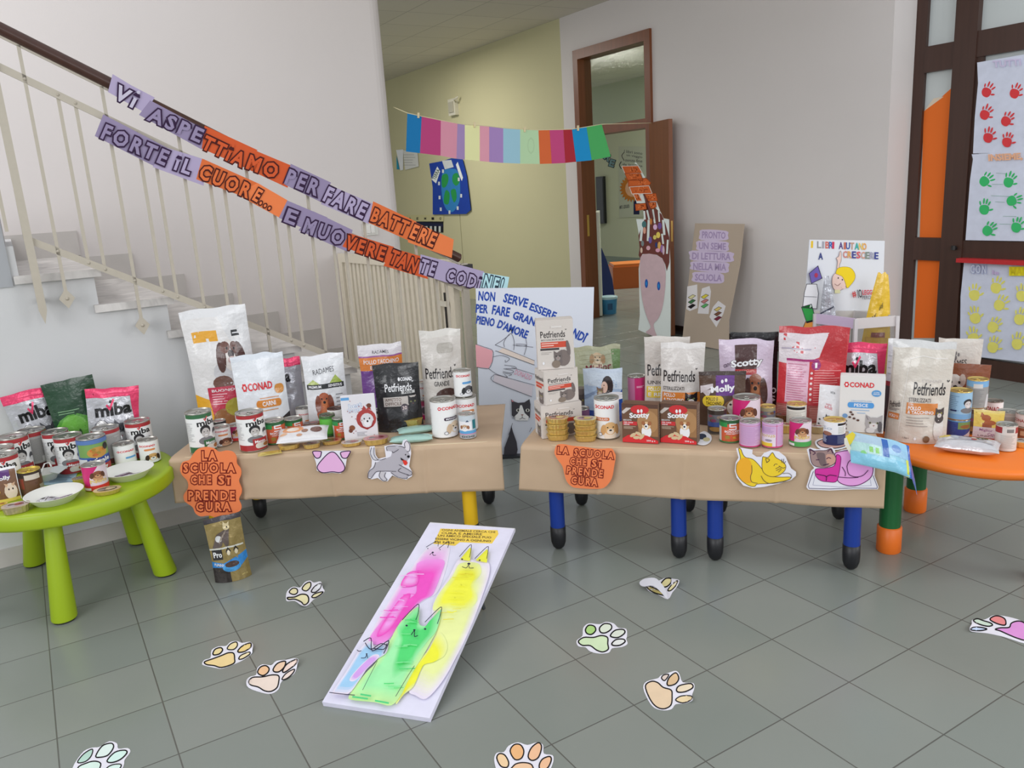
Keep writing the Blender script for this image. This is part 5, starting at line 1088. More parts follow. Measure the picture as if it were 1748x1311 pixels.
def A_sco():
    a = Art().rect(0, .0, 1, 1, C(104, 72, 52)).rect(.45, .18, 1, .9, C(150, 110, 70)).ell(.72, .55, .3, .3, C(170, 128, 84)).poly([(0, 1), (0, .8), (.22, .98), (.3, .92), (.05, .74), (0, .76)], C(200, 190, 184)).rect(0, .9, 1, 1, C(84, 56, 44)).ell(.5, .86, .26, .12, C(196, 40, 46))
    a.text('Scotty', (.22, .68), (.76, .72), .16, WHITE, .045).ell(.46, .82, .035, .05, WHITE, 8).ell(.55, .83, .035, .05, WHITE, 8).text('BISCOTTI', (.04, .58), (.26, .58), .035, WHITE, .02).rect(.02, .45, .42, .55, C(196, 44, 48)).text('PER CANI', (.05, .52), (.3, .52), .03, WHITE, .02).text('MINI', (.05, .47), (.2, .47), .03, WHITE, .02).lines(.04, .35, .4, .43, 3, .01, C(200, 180, 160))
    a.ell(.68, .3, .14, .17, WHITE).ell(.68, .46, .12, .1, C(222, 190, 150)).ell(.6, .52, .05, .06, C(160, 100, 60), rot=.6).ell(.77, .52, .05, .06, C(160, 100, 60), rot=-.6).ell(.68, .44, .05, .07, WHITE).ell(.67, .44, .03, .025, BLACK, 8).ell(.63, .49, .015, .013, BLACK, 8).ell(.73, .49, .015, .013, BLACK, 8)
    a.poly([(0, .0), (0, .1), (.15, .19), (.4, .24), (.7, .2), (1, .08), (1, 0)], C(206, 38, 44))
    for x, y, r in ((.3, .2, .5), (.46, .24, -.4), (.4, .14, .1), (.55, .17, .8)): a.ell(x, y, .1, .045, C(206, 184, 146), 10, r)
    return a.text('250 g e', (.68, .07), (.92, .07), .05, WHITE, .02)
SS = (1, Art().rect(0, 0, 1, 1, C(120, 100, 86)).lines(.15, .2, .85, .8, 10, .012, C(180, 160, 140)))
carton(1095, 687, 756, 62.5, .055, A_sco, 'left of two brown and red dog biscuit boxes', C(104, 72, 52), yaw=-13, sideart=SS)
carton(1160.5, 687, 757, 63, .055, A_sco, 'right of two brown and red dog biscuit boxes', C(104, 72, 52), yaw=-13, sideart=SS)
a_ = Art().rect(.3, .58, .7, .94, C(70, 40, 40)).text('Scotty', (.23, .68), (.8, .72), .11, C(60, 44, 50), .07).text('Scotty', (.23, .68), (.8, .72), .11, WHITE, .035).rect(.3, .56, .7, .63, C(170, 40, 46)).text('premium', (.33, .595), (.66, .605), .05, C(220, 150, 140), .02).text('cane', (.08, .66), (.22, .7), .04, C(110, 90, 110), .02)
dogfig(a_, .68, .0, .5, .6, C(140, 78, 50), C(74, 46, 40), C(170, 110, 76))
bag(1273, 579, 712, 90, a_, 'lilac and dark brown dog food bag in front of the black bag', C(204, 186, 206), D=.09, seal=C(206, 190, 210))
bag(1287, 567, 694, 78, lambda: Art().text('PRO', (.7, .28), (.98, .28), .07, WHITE, .03).text('S', (.8, .18), (.95, .18), .07, WHITE, .03), 'plain black pet food bag behind the lilac bag', C(26, 24, 28), D=.05, seal=C(24, 22, 26), wr=.5)
a_ = Art().rect(0, 0, 1, .93, C(84, 62, 50)).ell(.8, .2, .35, .3, C(140, 104, 66)).rect(.36, .56, .76, .94, C(100, 54, 130)).poly([(.02, .6), (.3, .72), (.3, .78), (.02, .74)], C(206, 196, 200)).poly([(.05, .64), (.18, .52), (.28, .68)], C(196, 186, 190)).text('Molly', (.26, .65), (.76, .7), .14, WHITE, .04).ell(.5, .82, .03, .035, WHITE, 8).ell(.58, .84, .03, .035, WHITE, 8).pill(.06, .36, .54, .56, C(226, 196, 60)).text('POLLO E', (.14, .5), (.4, .5), .06, C(70, 54, 30), .02).text('TACCHINO', (.14, .42), (.48, .42), .06, C(70, 54, 30), .02).ell(.76, .34, .16, .14, C(214, 200, 190)).ell(.68, .4, .03, .02, BLACK, 8)
bag(1233, 634, 733, 78, a_, 'dark brown cat food pouch with purple panel and yellow label', C(70, 52, 44), D=.05, seal=C(60, 44, 40), wr=.5)
can(1224, 696, 742, 32, lambda: A_dark(C(60, 50, 44), C(60, 84, 150)), 'dark can with blue picture left of the pink-rimmed green can')
can(1246, 712, 757, 35, A_boc, 'orange and green can at the front right of the brown boxes')
can(1274, 676, 735, 46, lambda: A_pinkdog(C(200, 60, 120), ' '), 'large pink can with dachshund picture behind the plain pink can')
can(1280, 717, 765, 35, lambda: A_lilac(True), 'plain lilac-pink can showing its back, front row')
can(1318.5, 717, 766, 35, lambda: A_lilac(), 'lilac can with yellow foot, right of the plain lilac-pink can')
can(1366, 716, 764, 36, lambda: A_pinkdog(C(70, 160, 80), 'Nati'), 'magenta can with green foot and brown dog, front row')
can(1424, 715, 762, 36, A_navy, 'white and navy can behind the pink cat cut-out', tin=GOLDT)
can(1359.5, 688, 733, 33, A_band, 'white can with black band behind the magenta can', tin=GOLDT)
can(1310, 692, 724, 27, lambda: A_dark(C(150, 140, 110), C(190, 170, 110)), 'gold-lidded low can behind the lilac cans', tin=GOLDT)
can(1386, 682, 720, 24, lambda: A_conad(C(150, 60, 60), x=-.2, y=.7, dogc=(C(90, 90, 94), C(50, 50, 54), WHITE)), 'white can with dark lid left of the small white pouch', tin=C(120, 80, 70))
tray(1334, 696, 724, 26, (C(130, 96, 74), lidart(C(110, 80, 60))), 'brown foil tray between the gold-lidded can and black-band can', foil=C(130, 96, 66), h=.04)
tray(1341, 710, 740, 26, (C(214, 200, 150), lidart(C(206, 180, 130))), 'gold tray with pale wide rim behind the lilac and magenta cans', h=.035, asp=.9)
tray(1395, 722, 741, 24, (C(196, 194, 186), lidart(C(206, 206, 200))), 'small silver-lidded tray right of the magenta can', h=.03, foil=C(190, 176, 140))
a_ = Art().rect(.0, .18, 1, .93, C(196, 56, 64)).poly([(0, .93), (0, .62), (.24, .6), (.6, .68), (.72, .93)], C(216, 206, 212)).poly([(.6, .66), (.72, .93), (.97, .93), (1, .6)], C(176, 36, 44)).rect(.12, .2, .46, .66, C(222, 180, 200)).rect(.12, .64, .6, .665, C(160, 40, 110)).ell(.56, .6, .07, .05, C(150, 36, 110)).text('1', (.55, .6), (.57, .6), .05, WHITE, .03).lines(.14, .22, .44, .62, 16, .008, C(196, 120, 150)).lines(.54, .2, .95, .56, 14, .008, C(226, 150, 150)).rect(.0, 0, 1, .18, C(170, 90, 84)).rect(.44, 0, .47, .18, C(170, 40, 46)).lines(.02, .02, .42, .16, 8, .008, C(206, 150, 140)).lines(.5, .02, .95, .16, 8, .008, C(206, 150, 140)).lines(.04, .74, .5, .8, 1, .012, C(170, 160, 180))
for i in range(6): a_.ell(.5, .52 - .055 * i, .02, .014, C(236, 220, 220), 8)
bag(1383, 556, 722, 112, a_, 'large red and white pet food bag turned to its printed back', C(196, 56, 64), D=.1, yaw=0, roll=1.5, seal=C(180, 40, 48))
bag(1462, 584, 724, 82, lambda: B_miba(C(190, 190, 198), rightedge=True, x=-.05, y=.66, both=False), 'silver bag with broad pink top behind the white fish box', C(196, 194, 200), D=.09, roll=2, seal=PINK, mat=M_FOILBAG)
a_ = Art(); conad(a_, .08, .76, .85, .085); a_.ell(.82, .71, .11, .06, C(86, 150, 206)).text('CON', (.76, .725), (.88, .725), .022, WHITE, .01).text('VERDURA', (.74, .695), (.9, .695), .022, WHITE, .01).pill(.18, .44, .78, .54, C(80, 150, 214)).text('PESCE', (.33, .49), (.64, .49), .055, WHITE, .02).text('CROCCHETTE CON', (.26, .565), (.72, .565), .025, C(150, 180, 210), .01).lines(.26, .38, .7, .42, 1, .014, C(150, 180, 210)).lines(.4, .34, .6, .36, 1, .014, C(150, 180, 210)).ell(.13, .29, .06, .04, C(110, 150, 196))
a_.cat(.79, .17, .2, .13, C(168, 164, 166), C(216, 212, 212), C(150, 150, 120)).ell(.72, .05, .1, .05, C(206, 204, 206)).line([(.66, .24), (.62, .3)], .012, C(110, 106, 110)).line([(.86, .06), (.98, .04)], .006, C(120, 116, 118)).line([(.86, .09), (.98, .1)], .006, C(120, 116, 118)).ell(.93, .12, .05, .1, C(90, 86, 90))
for x, y in ((.26, .36), (.3, .32), (.24, .27), (.34, .25), (.43, .22)): a_.ell(x, y, .035, .02, C(90, 62, 54), 9)
for y in (.2, .13, .06): a_.ell(.13, y, .06, .026, C(120, 112, 110), 10)
carton(1471, 640, 738, 70, .055, a_, 'white fish cat food box with blue oval, in front of the pink-topped bag', C(222, 220, 218), yaw=0)
a_ = Art().text('VITA', (.5, .85), (.72, .83), .05, C(80, 80, 86), .01).text('adult', (.3, .53), (.66, .48), .08, C(210, 120, 130), .01).text('mini', (.36, .58), (.6, .56), .05, C(210, 130, 140), .01).ell(.52, .2, .2, .12, C(90, 90, 96)).ell(.52, .16, .1, .09, WHITE).poly([(.36, .24), (.4, .36), (.48, .28)], C(60, 60, 66)).ell(.12, .22, .05, .02, C(80, 80, 86), 8).ell(.3, .26, .04, .02, C(80, 80, 86), 8).ell(.1, .12, .05, .02, C(80, 80, 86), 8)
bag(1413, 657, 733, 36, a_, 'small white pouch with kitten print beside the white fish box', C(226, 226, 230), cat='pouch', D=.04, roll=3, wr=.6)
FT2 = lambda x, y, l=0: onz(x, y, TZ + .004 + l)
mb = MB(); o_ = Art.smooth([(1188, 756), (1192, 742), (1203, 736), (1214, 744), (1213, 754), (1202, 760)]); mb.slab([FT2(x, y, .001) for x, y in o_], [FT2(x, y, 0) for x, y in o_], WHITE)
mb.art(Art(True).ell(1198, 745, 8, 5, C(50, 60, 80)).ell(1206, 750, 6, 3.5, C(206, 196, 150)), lambda x, y, l: FT2(x, y, .0012 + l)); tag(mb.build('paper_cutout', M_PAPER), 'small drawn paper cut-out lying between biscuit box and orange can', 'cut-out')
mb = MB(); o_ = Art.smooth([(1391, 756), (1396, 750), (1412, 748), (1440, 752), (1450, 760), (1430, 768), (1400, 766)]); mb.slab([FT2(x, y, .001) for x, y in o_], [FT2(x, y, 0) for x, y in o_], WHITE)
mb.art(Art(True).blob([(1395, 756), (1402, 751), (1415, 750), (1438, 754), (1444, 760), (1426, 765), (1404, 763)], C(214, 170, 160), BLACK, 1.2), lambda x, y, l: FT2(x, y, .0012 + l)); tag(mb.build('paper_cutout', M_PAPER), 'pale pink paw cut-out lying flat under the white and navy can', 'cut-out')

# ------------------------------------------------------------------ goods on the orange table
Z2 = OZ + .001
def ocan(*a, **k): return can(*a, z=k.pop('z', Z2), **k)
a_ = pet(Art(), .4, .92, .54, .12, C(44, 40, 42)); a_.text('CONAD', (.52, .62), (.84, .62), .03, C(196, 190, 186), .01).text('STERILIZZATI', (.34, .43), (.7, .43), .04, C(90, 84, 84), .008).rect(.31, .29, .82, .4, C(206, 128, 62)).text('CON', (.34, .385), (.42, .385), .018, WHITE, .01).text('POLLO', (.34, .35), (.55, .35), .035, WHITE, .03).text('& TACCHINO', (.34, .31), (.76, .31), .03, WHITE, .03).lines(.33, .16, .72, .27, 4, .006, C(150, 144, 140)).ell(.86, .16, .08, .13, C(212, 208, 204)).cat(.86, .3, .07, .05, C(70, 62, 62), C(206, 200, 196)).ell(.68, .05, .055, .035, C(120, 94, 70)).text('1,5kg e', (.3, .05), (.4, .05), .018, C(90, 84, 84), .01).ell(.5, .05, .02, .015, WHITE)
a_.rect(0, .0, .02, .9, C(180, 172, 166)).text('Petfriends', (.03, .36), (.2, .38), .06, C(70, 64, 64), .02).rect(.02, .22, .2, .28, C(200, 120, 60)).text('POLLO', (.04, .25), (.18, .25), .03, WHITE, .02).lines(.02, .3, .2, .33, 2, .01, C(140, 134, 130)).line([(.22, .02), (.24, .4), (.3, .82), (.5, .86), (.9, .84)], .006, C(226, 224, 222))
bag(1566, 580, 758, 96, a_, 'big grey-beige cat food bag in clear wrap, left on the orange table', C(208, 202, 192), D=.12, z=Z2, roll=2, seal=C(206, 206, 206), mat=M_FILM, wr=1.3)
a_ = Art().rect(0, .0, .3, .5, C(70, 60, 64)).rect(0, .5, .3, .55, C(150, 50, 60)).lines(.05, .6, .25, .85, 4, .01, C(170, 170, 176))
bag(1527, 578, 742, 32, a_, 'clear-wrapped pale bag edge behind the big grey-beige bag', C(206, 204, 210), D=.08, z=Z2, roll=1, seal=C(214, 214, 216))
a_ = Art().text('RADAMES', (.1, .67), (.68, .71), .075, C(60, 56, 58), .0).poly([(.6, .45), (.75, .55), (.9, .45), (.75, .5)], C(130, 170, 60)).ell(.7, .46, .14, .06, C(150, 186, 80))
for i in range(4): a_.ell(.3 + .06 * i, .8 + .02 * math.sin(i), .022, .025, C(120, 116, 116), 8)
a_.ell(.39, .76, .06, .04, C(120, 116, 116), 10)
bag(1633, 578, 712, 66, a_, 'cream pet food bag behind the brown bag on the orange table', C(216, 210, 202), D=.07, z=Z2, roll=1)
a_ = Art().rect(0, 0, 1, .93, C(136, 76, 48)).ell(.2, .5, .2, .2, WHITE).ell(.2, .66, .2, .17, C(222, 216, 210)).ell(.03, .74, .08, .1, C(206, 190, 180)).ell(.38, .74, .08, .1, C(190, 170, 160)).ell(.22, .58, .1, .06, C(230, 226, 222)).ell(.22, .61, .06, .045, BLACK, 8).ell(.12, .7, .03, .025, BLACK, 8).ell(.31, .7, .03, .025, BLACK, 8).ell(.22, .53, .06, .02, C(120, 80, 80), 8).rect(0, .0, 1, .25, C(110, 60, 40))
bag(1650, 621, 727, 66, a_, 'brown pouch with white schnauzer behind the blue cans', C(136, 76, 48), cat='pouch', D=.05, z=Z2, wr=.3)
k = ocan(1664, 694, 742, 32, lambda: A_dark(C(80, 60, 50), C(110, 70, 50)), 'dark brown can carrying a blue-rimmed grey can')
ocan(1664, 646, 697, 33, lambda: Art().rect(-.1, 0, 1.1, 1, C(150, 150, 150)).rect(-.1, .78, 1.1, 1, C(120, 170, 214)).rect(.36, .74, .7, .9, C(206, 206, 206)).lines(.1, .1, .8, .7, 12, .014, C(120, 120, 120)).poly([(.82, 0), (.9, .5), (1.1, .5), (1.1, 0)], C(206, 206, 210)), 'grey can with blue rim on top of the dark brown can', tin=GOLDT, on=k)
k = ocan(1635, 713, 748, 36, A_navyf, 'dark blue can carrying a light blue can')
ocan(1637, 665, 714, 37, A_bluew, 'light blue can with portrait on top of the dark blue can', tin=GOLDT, on=k)
ocan(1695, 683, 716, 30, lambda: Art().rect(-.1, 0, 1.1, 1, WHITE).text('CONAD', (.1, .6), (.75, .6), .3, C(150, 60, 60), .03), 'low white can behind the yellow pouch', tin=C(150, 140, 130))
ocan(1721, 701, 741, 34, lambda: A_back(C(176, 170, 164), C(190, 186, 182)), 'grey-white can behind the yellow pouch, right', ring=True)
k = ocan(1752, 726, 748, 36, lambda: Art().rect(-.1, 0, 1.1, 1, C(130, 80, 60)).rect(.3, .2, .8, .7, C(190, 160, 130)), 'brown can at the right edge carrying a white can')
ocan(1752, 704, 728, 36, lambda: Art().rect(-.1, 0, 1.1, 1, C(206, 196, 196)).text('CONAD', (-.05, .5), (.5, .5), .25, C(150, 60, 60), .03), 'white can at the right edge on top of the brown can', on=k)
tray(1737, 684, 702, 40, (C(222, 200, 110), lidart(C(226, 206, 120))), 'yellow-gold tray at the back right of the orange table', z=Z2, h=.03)
tray(1748, 750, 769, 36, (C(206, 206, 196), lidart(C(196, 190, 180), C(70, 110, 60))), 'pale-lidded tray at the front right edge of the orange table', z=Z2, h=.025)
a_ = Art().rect(0, .45, 1, .97, C(222, 196, 96)).rect(.3, .45, .62, .6, C(150, 80, 50)).ell(.42, .76, .16, .1, C(166, 90, 50)).poly([(.22, .78), (.26, .94), (.38, .82)], C(166, 90, 50)).ell(.55, .62, .2, .08, C(166, 90, 50)).rect(0, .14, .86, .47, C(206, 194, 200)).text('Miglior', (.22, .38), (.66, .36), .1, C(140, 80, 130), .01).text('Cane', (.5, .27), (.8, .26), .08, C(140, 80, 130), .01).text('UNICO', (.18, .2), (.78, .2), .05, C(90, 70, 90), .01).rect(0, 0, 1, .14, C(176, 90, 64)).line([(.1, .05), (.1, .13), (.85, .13), (.85, .05)], .02, C(150, 40, 60))
bag(1687, 695, 755, 46, a_, 'small yellow and white dog food pouch on the orange table', C(222, 200, 120), cat='pouch', D=.02, z=Z2, wr=.4, hmax=.13)
ocan(1717, 723, 774, 33, A_wr, 'white and red can at the front of the orange table')
a_ = Art().rect(.03, .05, .97, .95, C(206, 204, 208)).ell(.12, .75, .1, .2, C(214, 190, 70)).poly([(.1, .2), (.3, .35), (.2, .6)], C(230, 230, 232)).rect(.35, .45, .8, .75, C(190, 180, 184)).ell(.72, .7, .1, .15, C(70, 80, 60)).ell(.6, .5, .05, .08, C(170, 60, 70)).line([(.1, .3), (.5, .4), (.9, .3)], .03, C(170, 168, 176)).rect(.4, .7, .55, .9, C(140, 70, 60))
pillow(1650, 775, 98, .1, .05, a_, 'transparent crumpled snack pack lying at the front of the orange table', C(206, 202, 206), z=Z2, yaw=-4, tilt=7, lift=.006, mat=M_FOILBAG, wr=1.6)

# blue pack drooping over the corner of the brown paper
a_p, b_p = onz(1452, 757, TZ + .03), onz(1548, 790, TZ + .01)
t = thing('wet_wipes_pack', 'pale blue flexible pack drooping off the right end of the brown paper', 'pack', onz(1500, 770, TZ + .004)); mb = MB()
def W_(u, v, side=1, l=0):
    s = 2 * v - 1
    px = 1450 + 104 * u + 2 * s; th = .0165 * (max(0, 1 - abs(2 * u - 1) ** 4) * max(0, 1 - abs(s) ** 3)) ** .6
    q = onz(px, 766 + 22 * u, TZ + .05 - .012 * u) 
    ctr_ = q + Vector((.01, .02, 0)); up = Vector((-.02, .42, 1)).normalized(); nm = Vector((-.1, -.9, .42)).normalized()
    return ctr_ + up * (s * .058) + nm * (side * (th * (1 + .3 * noise.noise((u * 4, v * 3, 2)))) + l + .001 * side) + Vector((0, 0, -.05 * max(0, u - .72) ** 1.2))
mb.grid(lambda u, v: W_(u, v), 24, 12, C(150, 206, 226)); mb.grid(lambda u, v: W_(1 - u, v, -1), 24, 12, C(150, 206, 226))
a_ = Art().rect(.0, .7, .62, .98, C(170, 196, 216)).rect(.0, .4, .5, .7, C(176, 216, 214)).rect(.3, .45, .36, .62, C(130, 200, 90)).rect(.4, .45, .46, .62, C(130, 200, 90)).rect(.52, .4, .62, .95, C(44, 100, 180)).rect(.62, .5, .95, .95, C(150, 196, 226)).ell(.75, .72, .08, .12, C(110, 150, 206)).ell(.2, .36, .05, .1, C(130, 206, 130)).rect(0, .02, .97, .36, C(134, 200, 226)).rect(.95, 0, 1, 1, C(40, 84, 170)).rect(.91, 0, .95, .5, C(214, 220, 80))
mb.art(a_, lambda u, v, l: W_(u, v, 1, l), base=.0008, step=(1 / 24, 1 / 12), sm=True); mb.build('pack_body', M_FILM, t)
mb = MB(); mb.grid(lambda u, v: W_(1 + .05 * u, .05 + v * .6) + Vector((.01 * u, -.005 * u, -.06 * u - .02 * v * u)), 4, 6, C(60, 96, 170)); mb.grid(lambda u, v: W_(1.05 - .05 * u, .05 + v * .6, -1) + Vector((.01 * (1 - u), -.005 * (1 - u), -.06 * (1 - u) - .02 * v * (1 - u))), 4, 6, C(206, 214, 220)); mb.build('torn_end', M_FILM, t)
t = thing('paper_tag', 'yellow and white folded paper tag hanging over the pink cat cut-out', 'tag', onz(1452, 757, TZ)); mb = MB()
fr_ = pixmap(T2A + n2 * .05, n2)
mb.slab([fr_(x, y, .003) for x, y in ((1443, 745), (1455, 737), (1460, 741), (1457, 752), (1449, 761))], [fr_(x, y, 0) for x, y in ((1443, 745), (1455, 737), (1460, 741), (1457, 752), (1449, 761))], C(226, 206, 70)); mb.build('yellow_tip', M_PAPER, t)
mb = MB(); q_ = [(1441, 748), (1445, 746), (1449, 757), (1454, 766), (1451, 775), (1447, 768), (1441, 757)]; mb.slab([fr_(x, y, .005) for x, y in q_], [fr_(x, y, .003) for x, y in q_], C(224, 220, 206)); mb.build('paper_strip', M_PAPER, t)

# ------------------------------------------------------------------ display box with the book poster, behind the tables
ZB = .862
f_, l_, r_b = onz(1461, 544, ZB), onz(1391, 535, ZB), onz(1532, 538.6, ZB); k_ = l_ + r_b - f_
t = thing('display_box', 'tall white box with clear windows and lilac rim behind the tables', 'box', Vector(((l_.x + r_b.x) / 2, (l_.y + r_b.y) / 2, 0)))
cs = [f_, r_b, k_, l_]
def wall(name, a, b, z0, z1, col, th=.006, mat=M_CARTON):
    d = (b - a); n_ = Vector((d.y, -d.x, 0)).normalized(); A_ = Vector((a.x, a.y, 0)); B_ = Vector((b.x, b.y, 0))
    mb = MB(); P = [(A_, z0), (B_, z0), (B_, z1), (A_, z1)]
    mb.slab([p + Vector((0, 0, z)) for p, z in P], [p - n_ * th + Vector((0, 0, z)) for p, z in P], col); return mb.build(name, mat, t)
LIL = C(206, 186, 214)
wall('lilac_rim', l_, f_, ZB - .05, ZB, LIL); wall('white_rim', f_, r_b, ZB - .05, ZB, C(206, 200, 200)); wall('rear_rim', r_b, k_, ZB - .05, ZB, C(190, 186, 184)); wall('rear_rim', k_, l_, ZB - .05, ZB, C(190, 186, 184))
for a, b in zip(cs, cs[1:] + cs[:1]): wall('clear_window', a, b, .42, ZB - .05, WHITE, .002, M_CLEAR); wall('lower_panel', a, b, 0, .42, C(200, 196, 196))
for q in cs:
    mb = MB(); mb.box((q.x - .008, q.y - .008, 0), (q.x + .008, q.y + .008, ZB - .002), C(206, 202, 204)); mb.build('corner_post', M_CARTON, t)
cx_ = (f_ + k_) / 2
mb = MB(); mb.slab([Vector((p.x, p.y, .44)) * 1 for p in [q + (cx_ - q) * .03 for q in cs]], [Vector((p.x, p.y, .43)) for p in [q + (cx_ - q) * .03 for q in cs]], WHITE); mb.build('shelf', M_CARTON, t)
YB = max(q.y for q in cs) + .015
FB = lambda x, y, l=0: ony(x, y, YB) - Vector((0, l, 0))
art = Art(True)
cols = [C(226, 190, 60), C(150, 150, 150), C(160, 160, 170), C(200, 110, 100), C(60, 110, 180), C(200, 60, 90), C(90, 70, 130), C(196, 110, 90), C(60, 90, 160), C(190, 150, 130), C(60, 170, 160), C(226, 196, 110), C(222, 160, 90), C(190, 180, 190)]
xs = [1385, 1397, 1404, 1411, 1417, 1421, 1434, 1441, 1446, 1453, 1461, 1468, 1474, 1481]
for c_h, x, co in zip('ILIBRIAIUTANO', xs[:1] + xs[1:], cols):
    y = 417 + (x - 1385) * .04; art.text(c_h, (x - (1.2 if c_h == 'I' else 3), y), (x + (1.2 if c_h == 'I' else 3.4), y + .1), 11, co, .03)
art.text('A', (1396, 437), (1403, 437), 11, C(60, 70, 130), .03)
for i, (c_h, co) in enumerate(zip('CRESCERE', [C(206, 130, 120), C(222, 160, 90), C(70, 70, 140), C(206, 90, 100), C(200, 150, 130), C(130, 140, 130), C(160, 160, 180), C(60, 70, 140)])): art.text(c_h, (1438 + i * 7.6, 434 + i * .3), (1444 + i * 7.6, 434.2 + i * .3), 11, co, .03)
SK = C(230, 200, 190)
art.blob([(1427, 458), (1428, 446), (1426, 440), (1430, 437), (1432, 429), (1434, 430), (1434, 444), (1431, 452), (1431, 460)], SK, C(90, 80, 80), .5)
art.blob([(1419, 486), (1419, 474), (1424, 466), (1436, 464), (1444, 474), (1442, 488), (1432, 495), (1423, 494)], SK, C(120, 90, 90), .5)
art.blob([(1425, 466), (1428, 458), (1438, 455), (1450, 457), (1457, 466), (1457, 476), (1450, 486), (1444, 491), (1441, 482), (1436, 472), (1428, 468)], C(236, 206, 40), C(150, 130, 40), .5)
art.ell(1429, 474, .9, 1.5, BLACK, 8).ell(1436, 477, .9, 1.5, BLACK, 8).curve([(1423, 484), (1428, 487), (1433, 483)], .6, C(120, 60, 60)).ell(1438, 490, 4, 2.4, SK).rect(1423, 494, 1432, 500, C(220, 216, 170))
art.text('#', (1453, 503), (1459, 501), 10, C(200, 60, 60), .02).text('IO', (1462, 501), (1469, 500), 14, C(40, 40, 46), .01).text('LEGGO', (1470, 498.5), (1492, 498), 8, C(214, 70, 90), .02).text('PERCHE', (1470, 507), (1490, 507), 6, C(80, 80, 90), .0)
bp_ = sheet('book_poster', [(1381, 409), (1509, 411), (1505, 530), (1372, 530)], FB, C(218, 220, 226), art, t=.008, lift=.0, parent=t)
mb = MB(); fm = lambda x, y, l=0: FB(x, y, .02 + l)
for pts, co, a2 in (([(1378, 466), (1393, 453), (1400, 474), (1382, 483)], C(110, 96, 170), [(1390, 469, C(170, 60, 90))]), ([(1374, 484), (1391, 484), (1394, 500), (1391, 526), (1367, 524), (1370, 498)], C(222, 222, 226), []), ([(1365, 523), (1382, 518), (1390, 546), (1374, 550)], C(50, 150, 70), []), ([(1372, 548), (1385, 545), (1389, 558), (1384, 565), (1365, 564)], C(226, 150, 70), [])):
    pb = MB(); pb.slab([fm(x, y, .004) for x, y in pts], [fm(x, y, 0) for x, y in pts], co)
    A_ = Art(True).line(pts, 1, C(60, 60, 70), True)
    for x, y, c2 in a2: A_.ell(x, y, 3, 4, c2)
    if co[1] > .5: A_.line([(1370, 505), (1391, 506)], .8, C(90, 90, 96))
    pb.art(A_, lambda x, y, l: fm(x, y, .0042 + l)); pb.build('drawn_book', M_PAINTED, t)
# bags standing in the box
zc = .445
def inbox(px, yt, w, c, D, art, label, base, **k):
    H = ony(px, yt, c.y).z - zc; yb = 0
    # reuse the bag maker through a photo position of its foot
    d = Vector(c) - C0; d.z = zc - HC; f = FW.dot(d); sx = CXP + FPX * EX.dot(d) / f; sy = CYP - FPX * EY.dot(d) / f
    return bag(sx - vslope(sx, (sy + yt) / 2) * (sy - (sy + yt) / 2), yt, sy, w, art, label, base, D=D, z=zc, **k)
inbox(1409, 471, 42, f_ * .30 + l_ * .56 + k_ * .14, .04, lambda: Art().line([(.05, .7), (.95, .75)], .012, C(60, 64, 80)).line([(.05, .55), (.95, .6)], .012, C(60, 64, 80)).rect(.1, .1, .9, .5, C(170, 172, 180)), 'silver-grey bag standing in the clear display box, left', C(176, 178, 186), roll=-3, mat=M_FOILBAG, neck=.85)
inbox(1492, 466, 52, f_ * .34 + r_b * .44 + k_ * .22, .06, lambda: Art().rect(.1, .0, .9, .5, C(206, 160, 40)).lines(.18, .06, .82, .46, 12, .01, C(130, 100, 40)).text('OK', (.2, .62), (.4, .66), .07, C(50, 44, 30), .02).rect(.3, .5, .8, .54, C(130, 50, 40)).text('dog', (.5, .72), (.66, .76), .05, C(120, 110, 60), .02), 'yellow bag standing in the clear display box, right', C(226, 186, 50), roll=3, wr=1.6, neck=.7)

C.__defaults__ = (None, None, GAIN)
WHITE = C(232, 232, 236)

# ------------------------------------------------------------------ paper banners on the railing
def Z(ox, oy, s, pts): return [(ox + x / s, oy + y / s) for x, y in pts]
LI, LI2, OR1, OR2, OR3, PB = C(164, 152, 182), C(138, 126, 156), C(196, 84, 44), C(206, 104, 56), C(226, 120, 70), C(176, 214, 224)
EDGE = C(48, 28, 58)
def banner(label, vplane, sheets, words, nm):
    fm = pixmap(V * vplane, -V)
    t = thing(nm, label, 'banner', fm(480, 300, 0)); 
    for i, (o, col) in enumerate(sheets):
        lift = .001 + .0005 * i; 
        art = Art(True)
        for (tx, a, b, h, si, f) in words:
            if si == i: art.bubble(tx, a, b, h, f or col, C(70, 24, 22) if col in (OR1, OR2, OR3) else (C(36, 50, 66) if col == PB else EDGE), .112, .034)
        sheet('orange_sheet' if col in (OR1, OR2, OR3) else ('pale_blue_sheet' if col == PB else 'lilac_sheet'), o, (lambda x, y, l=0: fm(x, y, l)), col, None, t=.0004, lift=lift, parent=t)
        if art.L: sh = COL.objects[-1]; mb = MB(); mb.art(art, lambda x, y, l: fm(x, y, .0075 + l), eps=.00015); mb.build('drawn_letters', M_PAPER, sh)
    return t
za, zb = (0, 0, 3.122), (400, 240, 3.277)
